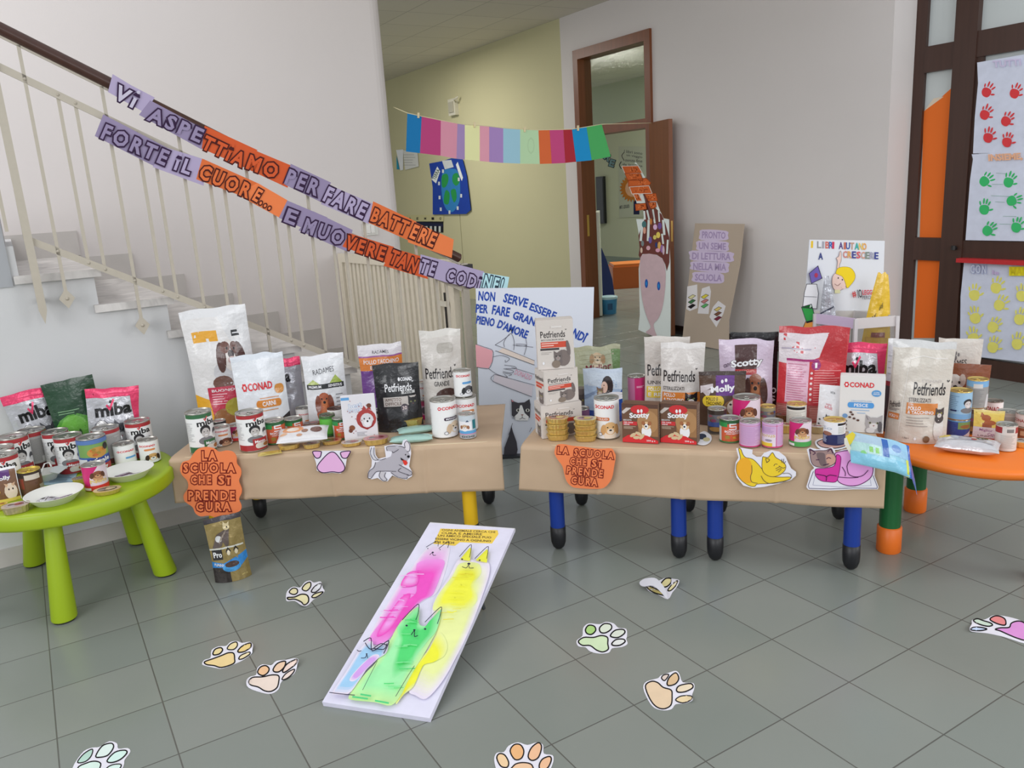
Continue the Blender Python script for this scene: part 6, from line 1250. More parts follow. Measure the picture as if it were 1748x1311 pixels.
banner('upper paper banner of lilac and orange sheets taped along the stair handrail', VRL - .036, [
    (Z(*za, [(600, 395), (700, 455), (825, 520), (770, 600), (575, 490)]), LI), (Z(*za, [(800, 535), (1090, 690), (1075, 797), (740, 612)]), LI2),
    (Z(*za, [(1090, 670), (1372, 800), (1300, 890), (1075, 792)]), OR1), (Z(*za, [(1342, 795), (1558, 885), (1532, 1001), (1290, 888)]), OR1),
    (Z(*zb, [(315, 130), (540, 235), (485, 345), (278, 245)]), LI2), (Z(*zb, [(522, 245), (772, 352), (752, 467), (483, 355)]), LI),
    (Z(*zb, [(775, 340), (1016, 453), (975, 560), (750, 460)]), OR2), (Z(*zb, [(1000, 452), (1225, 553), (1214, 656), (968, 568)]), OR3)],
    [('Vi', Z(*za, [(612, 485)])[0], Z(*za, [(728, 545)])[0], 27, 0, C(184, 178, 196)), ('ASPE', (253, 193), (346, 234), 26, 1, None), ('TTiA', (345, 241), (418, 276), 26, 2, None), ('MO', (421, 275), (475, 295), 27, 3, None),
     ('PER', (487, 300), (545, 323), 28, 4, None), ('FARE', (553, 329), (625, 363), 28, 5, None), ('BATT', (633, 365), (697, 391), 25, 6, None), ('ERE', (700, 393), (744, 412), 26, 7, None)], 'paper_banner')
banner('lower paper banner of lilac and orange sheets ending in a pale blue sheet', VRL - .03, [
    (Z(*za, [(550, 610), (900, 792), (880, 900), (820, 885), (505, 725)]), LI2), (Z(*za, [(890, 788), (1092, 850), (1085, 990), (813, 890)]), LI), (Z(*za, [(1077, 845), (1377, 978), (1262, 1035), (1045, 955)]), OR2), (Z(*za, [(1372, 975), (1532, 1068), (1492, 1162), (1258, 1035)]), OR3),
    (Z(*zb, [(295, 335), (520, 430), (430, 510), (248, 432)]), LI2), (Z(*zb, [(440, 395), (660, 500), (632, 622), (358, 502)]), LI2), (Z(*zb, [(642, 518), (892, 595), (860, 690), (603, 592)]), OR1), (Z(*zb, [(880, 600), (1046, 648), (1082, 775), (833, 700)]), OR1),
    (Z(*zb, [(1040, 636), (1395, 732), (1380, 832), (1190, 795), (1030, 745)]), LI), (Z(*zb, [(1390, 738), (1535, 763), (1520, 852), (1368, 822)]), PB)],
    [('FORTE', (174, 223), (287, 272), 28, 0, None), ('iL', (298, 277), (328, 288), 26, 1, None), ('CUOR', (340, 291), (428, 328), 27, 2, None), ('E...', (433, 330), (467, 350), 24, 3, None),
     ('E', (486, 366), (507, 374), 26, 4, None), ('MUO', (517, 383), (588, 409), 27, 5, None), ('VERE', (588, 412), (658, 435), 25, 6, None), ('TAN', (664, 436), (713, 456), 26, 7, None), ('TE', (715, 452), (744, 461), 25, 8, None), ('CODi', (760, 468), (821, 484), 24, 8, None), ('NE!', (823, 479), (859, 488), 24, 9, None)], 'paper_banner')

# string of coloured paper flags across the corridor
q0, q1 = ony(694, 195, 6.2), ony(1035, 215, 6.9); dq = (q1 - q0); nf = Vector((dq.y, -dq.x, 0)).normalized(); FS = pixmap(q0, nf)
t = thing('flag_garland', 'string of rainbow coloured paper flags hung across the corridor', 'garland', FS(868, 240))
zf = (660, 150, 3.543)
tops = [(125, 155), (212, 172), (327, 196), (428, 215), (472, 222), (563, 228), (620, 233), (705, 243), (807, 250), (918, 255), (985, 254), (1068, 252), (1120, 250), (1208, 236), (1300, 220)]
bots = [(117, 385), (202, 395), (325, 410), (422, 428), (472, 434), (563, 442), (620, 448), (705, 454), (807, 458), (926, 460), (998, 458), (1080, 454), (1145, 447), (1240, 438), (1355, 415)]
fcol = [C(24, 112, 168), C(176, 66, 118), C(206, 140, 160), C(156, 132, 178), C(228, 222, 166), C(214, 150, 168), C(160, 130, 184), C(150, 190, 206), C(176, 206, 166), C(206, 100, 56), C(186, 70, 120), C(160, 40, 52), C(26, 134, 190), C(72, 160, 90)]
for i in range(14):
    o = Z(*zf, [tops[i], tops[i + 1], bots[i + 1], bots[i]])
    A_ = Art(True)
    if i == 8: c_ = Z(*zf, [(850, 300), (895, 300)]); A_.text('O', (c_[0][0], c_[0][1] + 14), (c_[1][0], c_[1][1] + 14), 30, C(166, 196, 156), -.01)
    sheet('paper_flag', o, FS, fcol[i], A_ if A_.L else None, t=.0005, lift=.001 * (i % 2), parent=t)
mb = MB(); sp = [onv(672, 183, VB + .06)] + [FS(x, y, .0) for x, y in Z(*zf, [(125, 152)] + tops[1:])] + [hg + dl * .06 + Vector((0, 0, 2.095))]; mb.tube(sp, .003, C(206, 196, 160), 6); mb.build('string', M_PAPER, t)
for x, y in Z(*zf, [(190, 165), (530, 222), (833, 250), (1155, 242)]):
    mb = MB(); a = FS(x, y - 4, .006); b = FS(x, y + 5, .006); mb.bar(a, b, .014, .012, C(206, 190, 150), nf); mb.build('clothes_peg', M_WOOD, t)

# ------------------------------------------------------------------ big white poster between the tables
YP = 4.585; FP = lambda x, y, l=0: ony(x, y, YP) - Vector((0, l, 0))
zp = (800, 470, 4.096); art = Art(True); BL = C(44, 74, 160)
def pw(tx, a, b, h): a, b = Z(*zp, [a, b]); art.text(tx, a, b, h / 4.096, BL, .035)
pw('NON', (70, 142), (184, 150), 62); pw('SERVE', (248, 155), (412, 196), 60); pw('ESSERE', (432, 215), (608, 285), 52)
pw('PER', (52, 230), (133, 236), 56); pw('FARE', (167, 238), (286, 258), 60); pw('GRANDI', (314, 275), (520, 345), 54); pw('GRANDI', (628, 345), (815, 440), 60); art.ell(*Z(*zp, [(828, 410)])[0], 2.2, 2.6, BL, 8)
pw('PIENO', (56, 308), (180, 330), 54); pw("D'AMORE", (207, 336), (412, 415), 56); pw('COSE', (600, 470), (735, 540), 46)
LN = C(84, 80, 90)
def pl(pts, w=.7, c=LN): art.curve(Z(*zp, pts), w, c)
art.poly(Z(*zp, [(48, 482), (168, 525), (165, 600), (140, 648), (55, 640)]), C(226, 160, 168)); pl([(52, 480), (110, 500), (168, 525), (168, 590), (140, 650), (60, 640)])
art.poly(Z(*zp, [(238, 505), (460, 595), (455, 625), (205, 532)]), C(228, 206, 196)); art.poly(Z(*zp, [(180, 690), (450, 770), (440, 845), (172, 740)]), C(206, 198, 206))
pl([(185, 485), (240, 450), (285, 415)]); pl([(185, 485), (240, 505), (460, 595)]); pl([(250, 500), (248, 460), (294, 405), (318, 460), (315, 520)]); pl([(400, 445), (405, 490), (388, 555)]); pl([(330, 478), (395, 482), (395, 492), (332, 490)]); pl([(310, 485), (450, 500)])
pl([(190, 528), (215, 535), (460, 625)]); pl([(140, 650), (200, 690), (270, 710), (250, 690)]); pl([(170, 568), (230, 558), (285, 580), (260, 605), (255, 590)]); pl([(250, 625), (320, 635), (328, 650), (260, 650)]); pl([(245, 650), (310, 665), (300, 680), (240, 670)]); pl([(240, 680), (300, 690), (280, 700)])
pl([(300, 640), (460, 690)]); pl([(180, 690), (172, 740), (440, 845)]); pl([(185, 690), (460, 765)])
pw2 = Z(*zp, [(325, 672), (440, 715)]); art.text('DONAZIO', pw2[0], pw2[1], 9, C(206, 140, 160), .0)
CG = C(66, 64, 70)
art.poly(Z(*zp, [(300, 890), (296, 862), (320, 880), (345, 888), (390, 885), (425, 862), (432, 900), (428, 990), (400, 1005), (330, 1002), (302, 975)]), CG)
art.poly(Z(*zp, [(360, 905), (372, 905), (392, 960), (420, 985), (415, 1012), (330, 1010), (318, 985), (345, 960)]), C(222, 222, 226)); art.poly(Z(*zp, [(302, 880), (300, 866), (316, 880)]), C(206, 130, 140))
for x, y in ((346, 940), (412, 940)): c_ = Z(*zp, [(x, y)])[0]; art.ell(c_[0], c_[1], 3.4, 2.8, C(206, 206, 200)).ell(c_[0], c_[1], 1.4, 2.4, BLACK, 8)
art.poly(Z(*zp, [(364, 968), (384, 968), (374, 980)]), C(150, 110, 110)); pl([(374, 980), (374, 992), (355, 1002)]); pl([(374, 992), (395, 1000)]); pl([(330, 985), (305, 978)], .4); pl([(330, 992), (300, 995)], .4)
art.poly(Z(*zp, [(298, 1045), (310, 1090), (335, 1160), (342, 1215), (330, 1270), (245, 1265), (250, 1200), (280, 1120)]), CG); pl([(305, 1030), (298, 1060), (280, 1110)]); pl([(440, 1060), (425, 1090)])
sheet('poster_board', [(812, 492), (1014, 490), (1010, 640), (1003, 781), (853, 781), (818, 700)], FP, C(206, 210, 226), art, t=.004, lift=0)
o = COL.objects[-1]; tag(o, 'large white handwritten poster with a drawn grey cat between the tables', 'poster')
mb = MB(); a, b = FP(849, 780), FP(1005, 781); z0 = 0
mb.box((a.x, YP - .05, 0), (b.x, YP + .06, .014), C(40, 42, 46)); mb.build('dark_base', M_PLASTIC, o)

# ------------------------------------------------------------------ cardboard head and cardboard sheet at the rear
YH = 7.85; p0 = Vector((1.45, 7.75, 0)); hn = (Vector((-.42, -.9, 0))).normalized(); FH = pixmap(p0, hn)
zh, zk = (1060, 270, 7.71), (1070, 420, 7.71)
t = thing('cardboard_figure', 'tall white cut-out of a pink face with books growing as hair, by the brown door', 'cut-out', FH(1120, 575))
WB = C(206, 212, 208)
sheet('white_backing', Z(*zh, [(205, 800), (300, 805), (320, 700), (520, 700), (560, 790), (635, 805), (640, 1160)]) + Z(*zk, [(575, 210), (580, 900), (578, 1195), (420, 1215), (155, 1100), (175, 900), (160, 300), (200, 60)]), FH, WB, t=.012, lift=0, parent=t)
art = Art(True); HB = C(104, 58, 52)
hair = Z(*zh, [(250, 1180), (235, 1020), (290, 860), (320, 790), (300, 690), (380, 700), (400, 780), (330, 520), (290, 470), (320, 465), (400, 640), (430, 760), (440, 670), (490, 690), (540, 740), (590, 860), (640, 1040), (645, 1180)]) + Z(*zk, [(565, 215), (530, 330), (510, 240), (470, 160), (400, 115), (300, 98), (210, 105), (180, 160), (160, 120)])
art.poly(hair, HB)
for x0, y0, x1, y1, w in ((310, 700, 320, 800, 3), (290, 830, 265, 1080, 4), (350, 690, 375, 800, 3), (370, 820, 360, 1080, 4), (425, 680, 450, 850, 3), (500, 700, 510, 830, 2.5), (560, 820, 575, 1000, 4), (545, 1000, 560, 1120, 3), (620, 1080, 610, 1250, 3)): 
    a, b = Z(*zh, [(x0, y0), (x1, y1)]); art.line([a, b], w, WB)
for x, y, rx, ry, c in ((310, 870, 4, 6, C(70, 110, 110)), (315, 950, 2.5, 6, C(206, 150, 130)), (455, 905, 3.5, 5, C(206, 170, 200)), (515, 890, 3.5, 6, C(110, 80, 140)), (495, 1010, 3.6, 5.5, C(214, 190, 90)), (450, 1040, 3, 4, C(206, 190, 100)), (390, 1075, 3, 6, C(110, 90, 150)), (400, 830, 2, 6, C(190, 120, 60)), (510, 1150, 3, 7, C(206, 160, 90)), (490, 1210, 4, 3.5, C(206, 150, 170)), (545, 1190, 3, 7, C(140, 100, 150)), (365, 1180, 3.5, 4, C(206, 160, 170)), (290, 1120, 2.5, 5, C(120, 130, 130)), (275, 1210, 2, 5, C(206, 180, 160)), (470, 1140, 2, 5, C(50, 60, 110)), (565, 1210, 2, 8, C(196, 170, 180))):
    c_ = Z(*zh, [(x, y)])[0]; art.ell(c_[0], c_[1], rx, ry, c, 9)
mb = MB(); mb.art(art, lambda x, y, l: FH(x, y, .0125 + l)); mb.build('painted_hair', M_PAINTED, t)
face = Art.smooth(Z(*zk, [(190, 140), (240, 104), (340, 104), (430, 135), (490, 200), (515, 320), (515, 460), (500, 640), (470, 820), (420, 950), (360, 1020), (370, 1100), (400, 1190), (330, 1170), (255, 1130), (320, 1070), (285, 970), (235, 820), (200, 640), (180, 400), (178, 240)]), 3)
art = Art(True)
for x, y in ((264, 490), (426, 522)): c_ = Z(*zk, [(x, y)])[0]; art.ell(c_[0], c_[1], 2.8, 7.6, C(44, 84, 160)); art.ell(c_[0], c_[1], 1.3, 3.6, C(40, 130, 190), 10)
sheet('pink_face', face, FH, C(190, 164, 168), art, t=.004, lift=.014, parent=t, mat=M_PAINTED)
BK = C(190, 92, 44)
for k, (pts, sp) in enumerate((([(20, 105), (235, 100), (290, 195), (62, 200)], 1), ([(62, 200), (260, 192), (300, 285), (98, 290)], 0), ([(105, 290), (340, 260), (405, 325), (385, 355), (110, 372)], 0), ([(122, 378), (378, 362), (420, 462), (155, 470)], 1), ([(170, 468), (240, 465), (285, 560), (215, 565)], 1), ([(320, 470), (470, 462), (492, 560), (370, 565)], 0), ([(198, 605), (335, 590), (348, 668), (205, 690)], 0), ([(372, 580), (470, 578), (475, 640), (420, 662), (385, 650)], 0))):
    P_ = Z(*zh, pts); A_ = Art(True)
    x0, x1 = min(p[0] for p in P_), max(p[0] for p in P_); y0, y1 = min(p[1] for p in P_), max(p[1] for p in P_)
    r = random.Random(k)
    for i in range(16): xx, yy = x0 + (x1 - x0) * (.28 + .5 * r.random()), y0 + (y1 - y0) * (.15 + .6 * r.random()); A_.ell(xx, yy, .9, 1.2, C(130, 56, 24) if i % 2 else C(210, 120, 70), 6)
    A_.line(P_, .9, C(226, 206, 196) if sp else C(140, 64, 30), True)
    sheet('drawn_book', P_, FH, BK, A_, t=.006, lift=.016 + .003 * (k % 2), parent=t, mat=M_PAINTED)
for pts in ([(235, 95), (180, 65), (205, 55), (330, 265), (300, 275)], [(240, 462), (300, 466), (330, 590), (215, 592), (205, 565), (285, 560)], [(380, 566), (470, 562), (520, 690), (505, 700)]): sheet('white_page', Z(*zh, pts), FH, WB, t=.003, lift=.015, parent=t)
sheet('hair_strand', Z(*zh, [(300, 470), (330, 500), (420, 700), (440, 800), (400, 790), (385, 700)]), FH, HB, t=.003, lift=.026, parent=t, mat=M_PAINTED)

zc2 = (1160, 380, 5.96)
bl_, br_ = onz(1163, 586), onz(1243, 600); ex_ = (br_ - bl_).normalized(); back_ = Vector((-ex_.y, ex_.x, 0))
if back_.y < 0: back_ = -back_
lean_ = (Vector((0, 0, 1)) * .985 + back_ * .17).normalized(); nc = ex_.cross(lean_); FC = pixmap(bl_, nc)
t = thing('cardboard_sheet', 'leaning brown cardboard sheet with lilac paper slogans and drawn books', 'cardboard', bl_)
sheet('card_back', Z(*zc2, [(163, 8), (665, 15), (655, 80), (620, 420), (505, 1000), (505, 1190), (400, 1290), (30, 1215), (100, 560)]), FC, C(172, 156, 140), t=.006, lift=0, parent=t)
LS = C(196, 180, 206); LT = C(160, 140, 176)
for (pts, tx) in (([(235, 72), (480, 85), (497, 130), (480, 180), (225, 178), (213, 120)], 'PRONTO'), ([(200, 185), (480, 195), (500, 240), (480, 295), (200, 283), (182, 240)], 'UN SEME'), ([(135, 285), (525, 300), (548, 350), (525, 402), (150, 388), (113, 335)], 'DI LETTURA'), ([(145, 395), (480, 405), (502, 460), (470, 515), (135, 480), (124, 440)], 'NELLA MIA'), ([(160, 503), (420, 515), (458, 570), (420, 620), (150, 602), (142, 550)], 'SCUOLA')):
    P_ = Z(*zc2, pts); a, b = P_[0], P_[1]; yy = sum(p[1] for p in P_) / 6
    A_ = Art(True).text(tx, (P_[5][0] + 4, yy - .6), (P_[2][0] - 4, yy + .8), 11, LT, .03)
    sheet('lilac_slogan', Art.smooth(P_, 3), FC, LS, A_, t=.002, lift=.0065, parent=t)
for (pts, cs_) in (([(85, 650), (185, 630), (188, 870), (110, 900), (75, 880)], (C(206, 200, 150), C(60, 110, 70), BLACK)), ([(235, 670), (310, 645), (325, 700), (300, 930), (190, 925), (205, 820)], (C(214, 200, 70), C(190, 120, 120), C(90, 170, 100))), ([(400, 795), (475, 850), (450, 930), (380, 1065), (310, 960), (345, 860)], (C(214, 190, 110), C(120, 80, 60), C(120, 40, 60)))):
    P_ = Z(*zc2, pts); cx = sum(p[0] for p in P_) / len(P_); cy = sum(p[1] for p in P_) / len(P_); A_ = Art(True)
    for i, c in enumerate(cs_): y = cy - 7 + i * 8; A_.poly([(cx - 6, y + 3), (cx + 2, y - 2), (cx + 7, y), (cx - 1, y + 6)], c).line([(cx - 6, y + 3), (cx + 2, y - 2), (cx + 7, y), (cx - 1, y + 6)], .7, C(70, 50, 50), True)
    sheet('drawn_book_stack', P_, FC, C(214, 210, 212), A_, t=.0015, lift=.0065, parent=t)

# ------------------------------------------------------------------ paper on the entrance door
FD = pixmap(U * (UD - .012), -U)
sheet('orange_paper', [(1577, 190), (1608, 165), (1628, 147), (1620, 250), (1612, 407), (1570, 405)], pixmap(U * (UD + .026), -U), C(216, 106, 40), Art(True).poly([(1577, 190), (1594, 168), (1611, 165)], C(206, 190, 170)), t=.001, lift=0); tag(COL.objects[-1], 'orange paper in the upper narrow door pane, one corner curled', 'paper')
sheet('orange_paper', [(1567, 441), (1608, 443), (1601, 577), (1560, 577)], pixmap(U * (UD + .026), -U), C(222, 104, 34), t=.001, lift=0); tag(COL.objects[-1], 'orange paper filling the lower narrow door pane', 'paper')
def hand(a, cx, cy, s, rot, col, seed=0):
    r = random.Random(seed); c, q = math.cos(rot), math.sin(rot)
    R_ = lambda x, y: (cx + (x * c - y * q) * s, cy + (x * q + y * c) * s)
    a.poly([R_(*p) for p in Art.smooth([(-4.6, -2.5), (-1, -4.4), (3.4, -3.6), (4.6, 0), (3, 4.4), (-1.6, 5), (-4.6, 2)], 3)], col)
    for x0, y0, x1, y1, w in ((-4, -3.4, -5.2, -8, 1.5), (-1.3, -5, -1.6, -11, 1.7), (1.1, -5, 2.2, -11, 1.7), (3.2, -4, 5.6, -8.5, 1.6), (4.6, .6, 8.6, -1.6, 1.7)):
        p_, q_ = R_(x0, y0), R_(x1 + r.uniform(-.5, .5), y1 + r.uniform(-.8, .8)); m = ((p_[0] + q_[0]) / 2, (p_[1] + q_[1]) / 2); l = math.hypot(q_[0] - p_[0], q_[1] - p_[1]) / 2
        a.ell(m[0], m[1], l, w * s * .55, col, 9, math.atan2(q_[1] - p_[1], q_[0] - p_[0]))
    return a
RH, GH, YH_ = C(206, 62, 66), C(60, 176, 104), C(222, 214, 110)
PW = C(200, 204, 220)
art = Art(True)
zr = (1640, 90, 7.285)
for i, (x, y, ro) in enumerate(((325, 490, .45), (675, 505, .4), (305, 770, .45), (570, 850, .6), (350, 1055, .25), (585, 1110, .15), (900, 760, .3), (900, 1040, .2))): c_ = Z(*zr, [(x, y)])[0]; hand(art, c_[0], c_[1], 1.7, ro, RH, i)
art.text('TUTTI', (1697, 110), (1744, 106), 11, C(196, 186, 212), .03)
t = thing('handprint_poster', 'white poster of red and green painted handprints on the entrance door', 'poster', FD(1700, 250))
sheet('red_hand_sheet', Z(*zr, [(207, 122), (787, 22), (1000, -14), (1000, 1236), (155, 1252), (178, 800), (218, 380)]), FD, PW, art, t=.001, lift=.002, parent=t, mat=M_PAINTED)
art = Art(True); zg = (1630, 250, 6.9)
for i, (x, y, ro) in enumerate(((355, 410, .8), (640, 420, .35), (355, 740, .1), (680, 640, 1.2), (395, 990, .75), (735, 950, .3), (930, 430, .4), (950, 760, .5))): c_ = Z(*zg, [(x, y)])[0]; hand(art, c_[0], c_[1], 1.75, ro, GH, i + 9)
for y0, y1, x0, x1 in ((312, 320, 500, 620), (445, 445, 450, 580), (578, 588, 440, 660), (650, 655, 490, 600), (820, 822, 580, 740), (912, 915, 540, 680)): a, b = Z(*zg, [(x0, y0), (x1, y1)]); art.line([a, b], .5, C(90, 150, 120))
art.text('INSIEME,', (1690, 270), (1747, 267), 12, C(222, 170, 140), .05)
sheet('green_hand_sheet', Z(*zg, [(203, 92), (814, 55), (1030, 45), (1030, 1118), (130, 1103), (160, 700), (185, 380), (218, 150)]), FD, PW, art, t=.001, lift=.0045, parent=t, mat=M_PAINTED)
art = Art(True); zy = (1620, 430, 5.242)
for i, (x, y, ro) in enumerate(((230, 385, .0), (425, 320, .3), (455, 475, .6), (240, 590, -.3), (400, 670, .6), (225, 770, -.2), (400, 850, .3), (640, 600, .2), (660, 390, .1), (620, 820, .1))): c_ = Z(*zy, [(x, y)])[0]; hand(art, c_[0], c_[1], 1.9, ro, YH_, i + 20)
c_ = Z(*zy, [(195, 150), (350, 155)]); art.bubble('CON', c_[0], c_[1], 16, C(200, 206, 220), C(150, 160, 200), .06, .02); art.rect(*Z(*zy, [(548, 130)])[0], *Z(*zy, [(760, 212)])[0], C(226, 210, 40)); c_ = Z(*zy, [(400, 180), (455, 185)]); art.text('le', c_[0], c_[1], 7, C(190, 170, 206), .03)
c_ = Z(*zy, [(560, 172), (740, 175)]); art.text('MANI', c_[0], c_[1], 12, C(206, 190, 40), .04)
sheet('handprint_poster', Z(*zy, [(137, 78), (671, 95), (860, 100), (860, 1000), (671, 985), (232, 935), (100, 900), (105, 400)]), FD, PW, art, t=.001, lift=.002, mat=M_PAINTED); tag(COL.objects[-1], 'white poster of yellow painted handprints below the red door bar', 'poster')

# ------------------------------------------------------------------ cut-outs and signs on the paper fronts
Art.K = 1.5
OS = C(232, 122, 76); ME = C(110, 26, 20)
zs = (310, 755, 9.708)
out = Art.smooth(Z(*zs, [(210, 185), (290, 95), (430, 60), (560, 85), (640, 140), (760, 120), (870, 140), (930, 220), (935, 330), (1000, 420), (1005, 520), (970, 620), (1015, 740), (1010, 830), (970, 920), (1010, 1020), (1000, 1100), (930, 1140), (820, 1165), (740, 1220), (600, 1225), (480, 1190), (340, 1205), (250, 1150), (205, 1050), (80, 960), (60, 850), (130, 740), (120, 620), (30, 520), (0, 420), (40, 310), (150, 275)]), 3)
art = Art(True)
def wz(z_, tx, a, b, h, s_): a, b = Z(*z_, [a, b]); art.bubble(tx, a, b, h / z_[2], OS, ME, .122, .03)
wz(zs, 'LA', (350, 205), (612, 200), 165, 0); wz(zs, 'SCUOLA', (42, 405), (920, 405), 160, 0); wz(zs, 'CHE', (165, 598), (530, 598), 155, 0); wz(zs, 'Si', (622, 600), (832, 605), 160, 0); wz(zs, 'PRENDE', (128, 858), (918, 858), 160, 0); wz(zs, 'CURA', (255, 1042), (850, 1038), 160, 0)
sheet('paper_sign', out, F1, OS, art, t=.004, lift=.012); tag(COL.objects[-1], 'orange cloud-shaped paper sign at the left end of the left brown paper', 'sign')
zs = (940, 750, 13.446)
out = Art.smooth(Z(*zs, [(115, 210), (160, 105), (300, 85), (520, 125), (800, 150), (1100, 195), (1400, 185), (1470, 270), (1505, 370), (1470, 600), (1440, 780), (1390, 920), (1240, 1080), (1000, 1105), (700, 1090), (520, 1060), (400, 950), (340, 800), (290, 590), (170, 420), (110, 300)]), 3)
art = Art(True)
wz(zs, 'LA', (165, 218), (445, 235), 175, 0); wz(zs, 'SCUOLA', (545, 262), (1475, 345), 175, 0); wz(zs, 'CHE', (450, 465), (855, 490), 175, 0); wz(zs, 'Si', (950, 510), (1180, 535), 180, 0); wz(zs, 'PRENDE', (380, 665), (1230, 760), 175, 0); wz(zs, 'CURA', (480, 895), (1108, 960), 180, 0)
sheet('paper_sign', out, F2, OS, art, t=.004, lift=.012); tag(COL.objects[-1], 'orange irregular paper sign on the right brown paper, below the gold trays', 'sign')
CW = C(214, 212, 222)
zt = (520, 740, 4.6); art = Art(True)
pp = lambda pts: Z(*zt, pts)
for pts in ([(105, 250), (150, 190), (200, 145), (240, 145), (280, 190), (315, 245), (315, 280), (280, 300), (220, 295), (150, 302), (115, 285)], [(70, 135), (80, 170), (100, 188), (125, 180), (135, 150), (130, 135)], [(292, 140), (290, 165), (305, 186), (335, 185), (355, 155), (360, 132)]): art.blob(pp(pts), C(214, 166, 206), C(60, 40, 70), 1.1)
sheet('paw_cutout', pp([(65, 132), (365, 128), (335, 190), (320, 280), (285, 308), (220, 302), (150, 308), (100, 285), (95, 230)]), F1, CW, art, t=.0012, lift=.008); tag(COL.objects[-1], 'pink paw cut-out hanging below the foil trays on the left brown paper', 'cut-out')
art = Art(True); GD = C(168, 164, 172)
art.poly(pp([(720, 105), (760, 95), (800, 105), (830, 165), (825, 190), (800, 215), (770, 240), (745, 280), (720, 290), (600, 290), (560, 300), (530, 345), (500, 335), (510, 290), (545, 260), (560, 225), (630, 195), (680, 175), (690, 140)]), GD)
art.poly(pp([(650, 130), (650, 100), (700, 92), (735, 105), (700, 140)]), GD).poly(pp([(785, 110), (785, 75), (805, 55), (828, 85), (825, 130), (812, 135)]), C(206, 200, 206)).poly(pp([(745, 235), (835, 290), (838, 320), (800, 348), (720, 330), (680, 300)]), GD).poly(pp([(600, 285), (640, 300), (630, 335), (650, 360), (620, 365), (590, 330)]), C(186, 182, 188)).poly(pp([(528, 105), (520, 150), (545, 200), (580, 205), (550, 170), (545, 110)]), C(196, 194, 200))
DL = C(70, 66, 76)
for pts in ([(528, 105), (519, 150), (545, 200), (585, 203)], [(548, 105), (550, 165), (585, 203), (640, 190)], [(650, 130), (648, 100), (700, 92), (760, 95), (790, 108), (786, 75), (806, 54), (828, 85), (826, 130), (806, 138)], [(690, 135), (700, 145), (740, 120)], [(560, 220), (545, 262), (510, 290), (500, 338), (525, 345), (560, 300), (600, 290), (720, 292)], [(600, 288), (588, 330), (622, 366), (650, 358), (630, 330), (640, 300)], [(745, 240), (838, 292), (836, 322), (806, 320)], [(680, 300), (730, 335), (800, 348), (808, 335)], [(760, 265), (740, 290), (820, 320)]): art.curve(pp(pts), .6, DL)
c_ = pp([(818, 175)])[0]; art.ell(c_[0], c_[1], 2.4, 2.2, BLACK, 9); c_ = pp([(795, 160)])[0]; art.ell(c_[0], c_[1], .8, 1.4, BLACK, 8)
art.poly(pp([(755, 182), (790, 205), (775, 210), (760, 200)]), BLACK).poly(pp([(770, 203), (800, 205), (812, 225), (800, 243), (785, 240)]), C(206, 56, 46))
sheet('dog_cutout', pp([(515, 98), (552, 95), (560, 165), (580, 195), (640, 180), (628, 95), (700, 80), (765, 85), (775, 50), (800, 42), (830, 75), (838, 150), (832, 190), (822, 255), (845, 295), (845, 330), (800, 358), (740, 345), (690, 325), (655, 370), (620, 372), (575, 345), (530, 355), (498, 345), (500, 300), (528, 255), (530, 205), (510, 150)]), F1, CW, art, t=.0012, lift=.006); tag(COL.objects[-1], 'grey running puppy cut-out with red tongue on the left brown paper', 'cut-out')
zu = (1240, 740, 6.243); pu = lambda pts: Z(*zu, pts); art = Art(True); YC, OC2 = C(226, 190, 48), C(222, 160, 44)
art.blob(pu([(130, 155), (155, 160), (175, 210), (205, 245), (280, 265), (340, 320), (380, 370), (450, 440), (560, 455), (680, 455), (660, 485), (540, 510), (440, 525), (330, 530), (300, 555), (240, 545), (160, 490), (110, 410), (110, 320), (150, 260)]), YC, C(110, 90, 50), .7)
art.blob(pu([(150, 265), (220, 250), (265, 310), (270, 390), (260, 470), (270, 510), (200, 515), (140, 460), (110, 400), (115, 320)]), OC2)
art.blob(pu([(385, 250), (400, 240), (445, 245), (490, 195), (525, 245), (590, 285), (630, 330), (620, 385), (560, 435), (480, 450), (410, 420), (380, 360)]), YC, C(110, 90, 50), .7)
for pts in ([(270, 330), (272, 400), (258, 450), (270, 505), (330, 520)], [(505, 335), (520, 315), (542, 318)], [(525, 365), (565, 345)], [(530, 385), (580, 360)], [(555, 400), (585, 370)], [(560, 335), (600, 358), (625, 350)], [(590, 300), (588, 262)], [(605, 305), (610, 260)], [(615, 310), (630, 285)], [(430, 300), (420, 255), (460, 270), (430, 300)], [(370, 440), (400, 490), (460, 520), (600, 505), (680, 470)], [(600, 415), (660, 412), (690, 435), (690, 460)]): art.curve(pu(pts), .6, C(80, 70, 60))
sheet('cat_cutout', pu([(105, 150), (160, 145), (280, 165), (275, 210), (320, 240), (370, 240), (400, 200), (480, 170), (560, 185), (630, 240), (660, 310), (690, 365), (740, 400), (740, 440), (690, 485), (560, 525), (400, 560), (280, 572), (180, 545), (110, 460), (90, 390), (100, 300), (130, 250)]), F2, CW, art, t=.0012, lift=.008); tag(COL.objects[-1], 'yellow stretching cat cut-out on the right brown paper', 'cut-out')
art = Art(True); MG, LP = C(196, 52, 146), C(214, 150, 206)
art.line(pu([(925, 395), (870, 545), (880, 575), (1100, 582), (1350, 570), (1600, 575), (1605, 560), (1560, 440)]), .7, C(70, 60, 90)).line(pu([(950, 400), (920, 540), (1200, 560), (1540, 545), (1530, 480)]), .4, C(130, 130, 160))
art.blob(pu([(1150, 215), (1230, 180), (1340, 170), (1450, 185), (1530, 250), (1558, 340), (1550, 430), (1500, 490), (1400, 540), (1290, 545), (1200, 510), (1180, 460), (1200, 350)]), LP, C(96, 30, 90), .9)
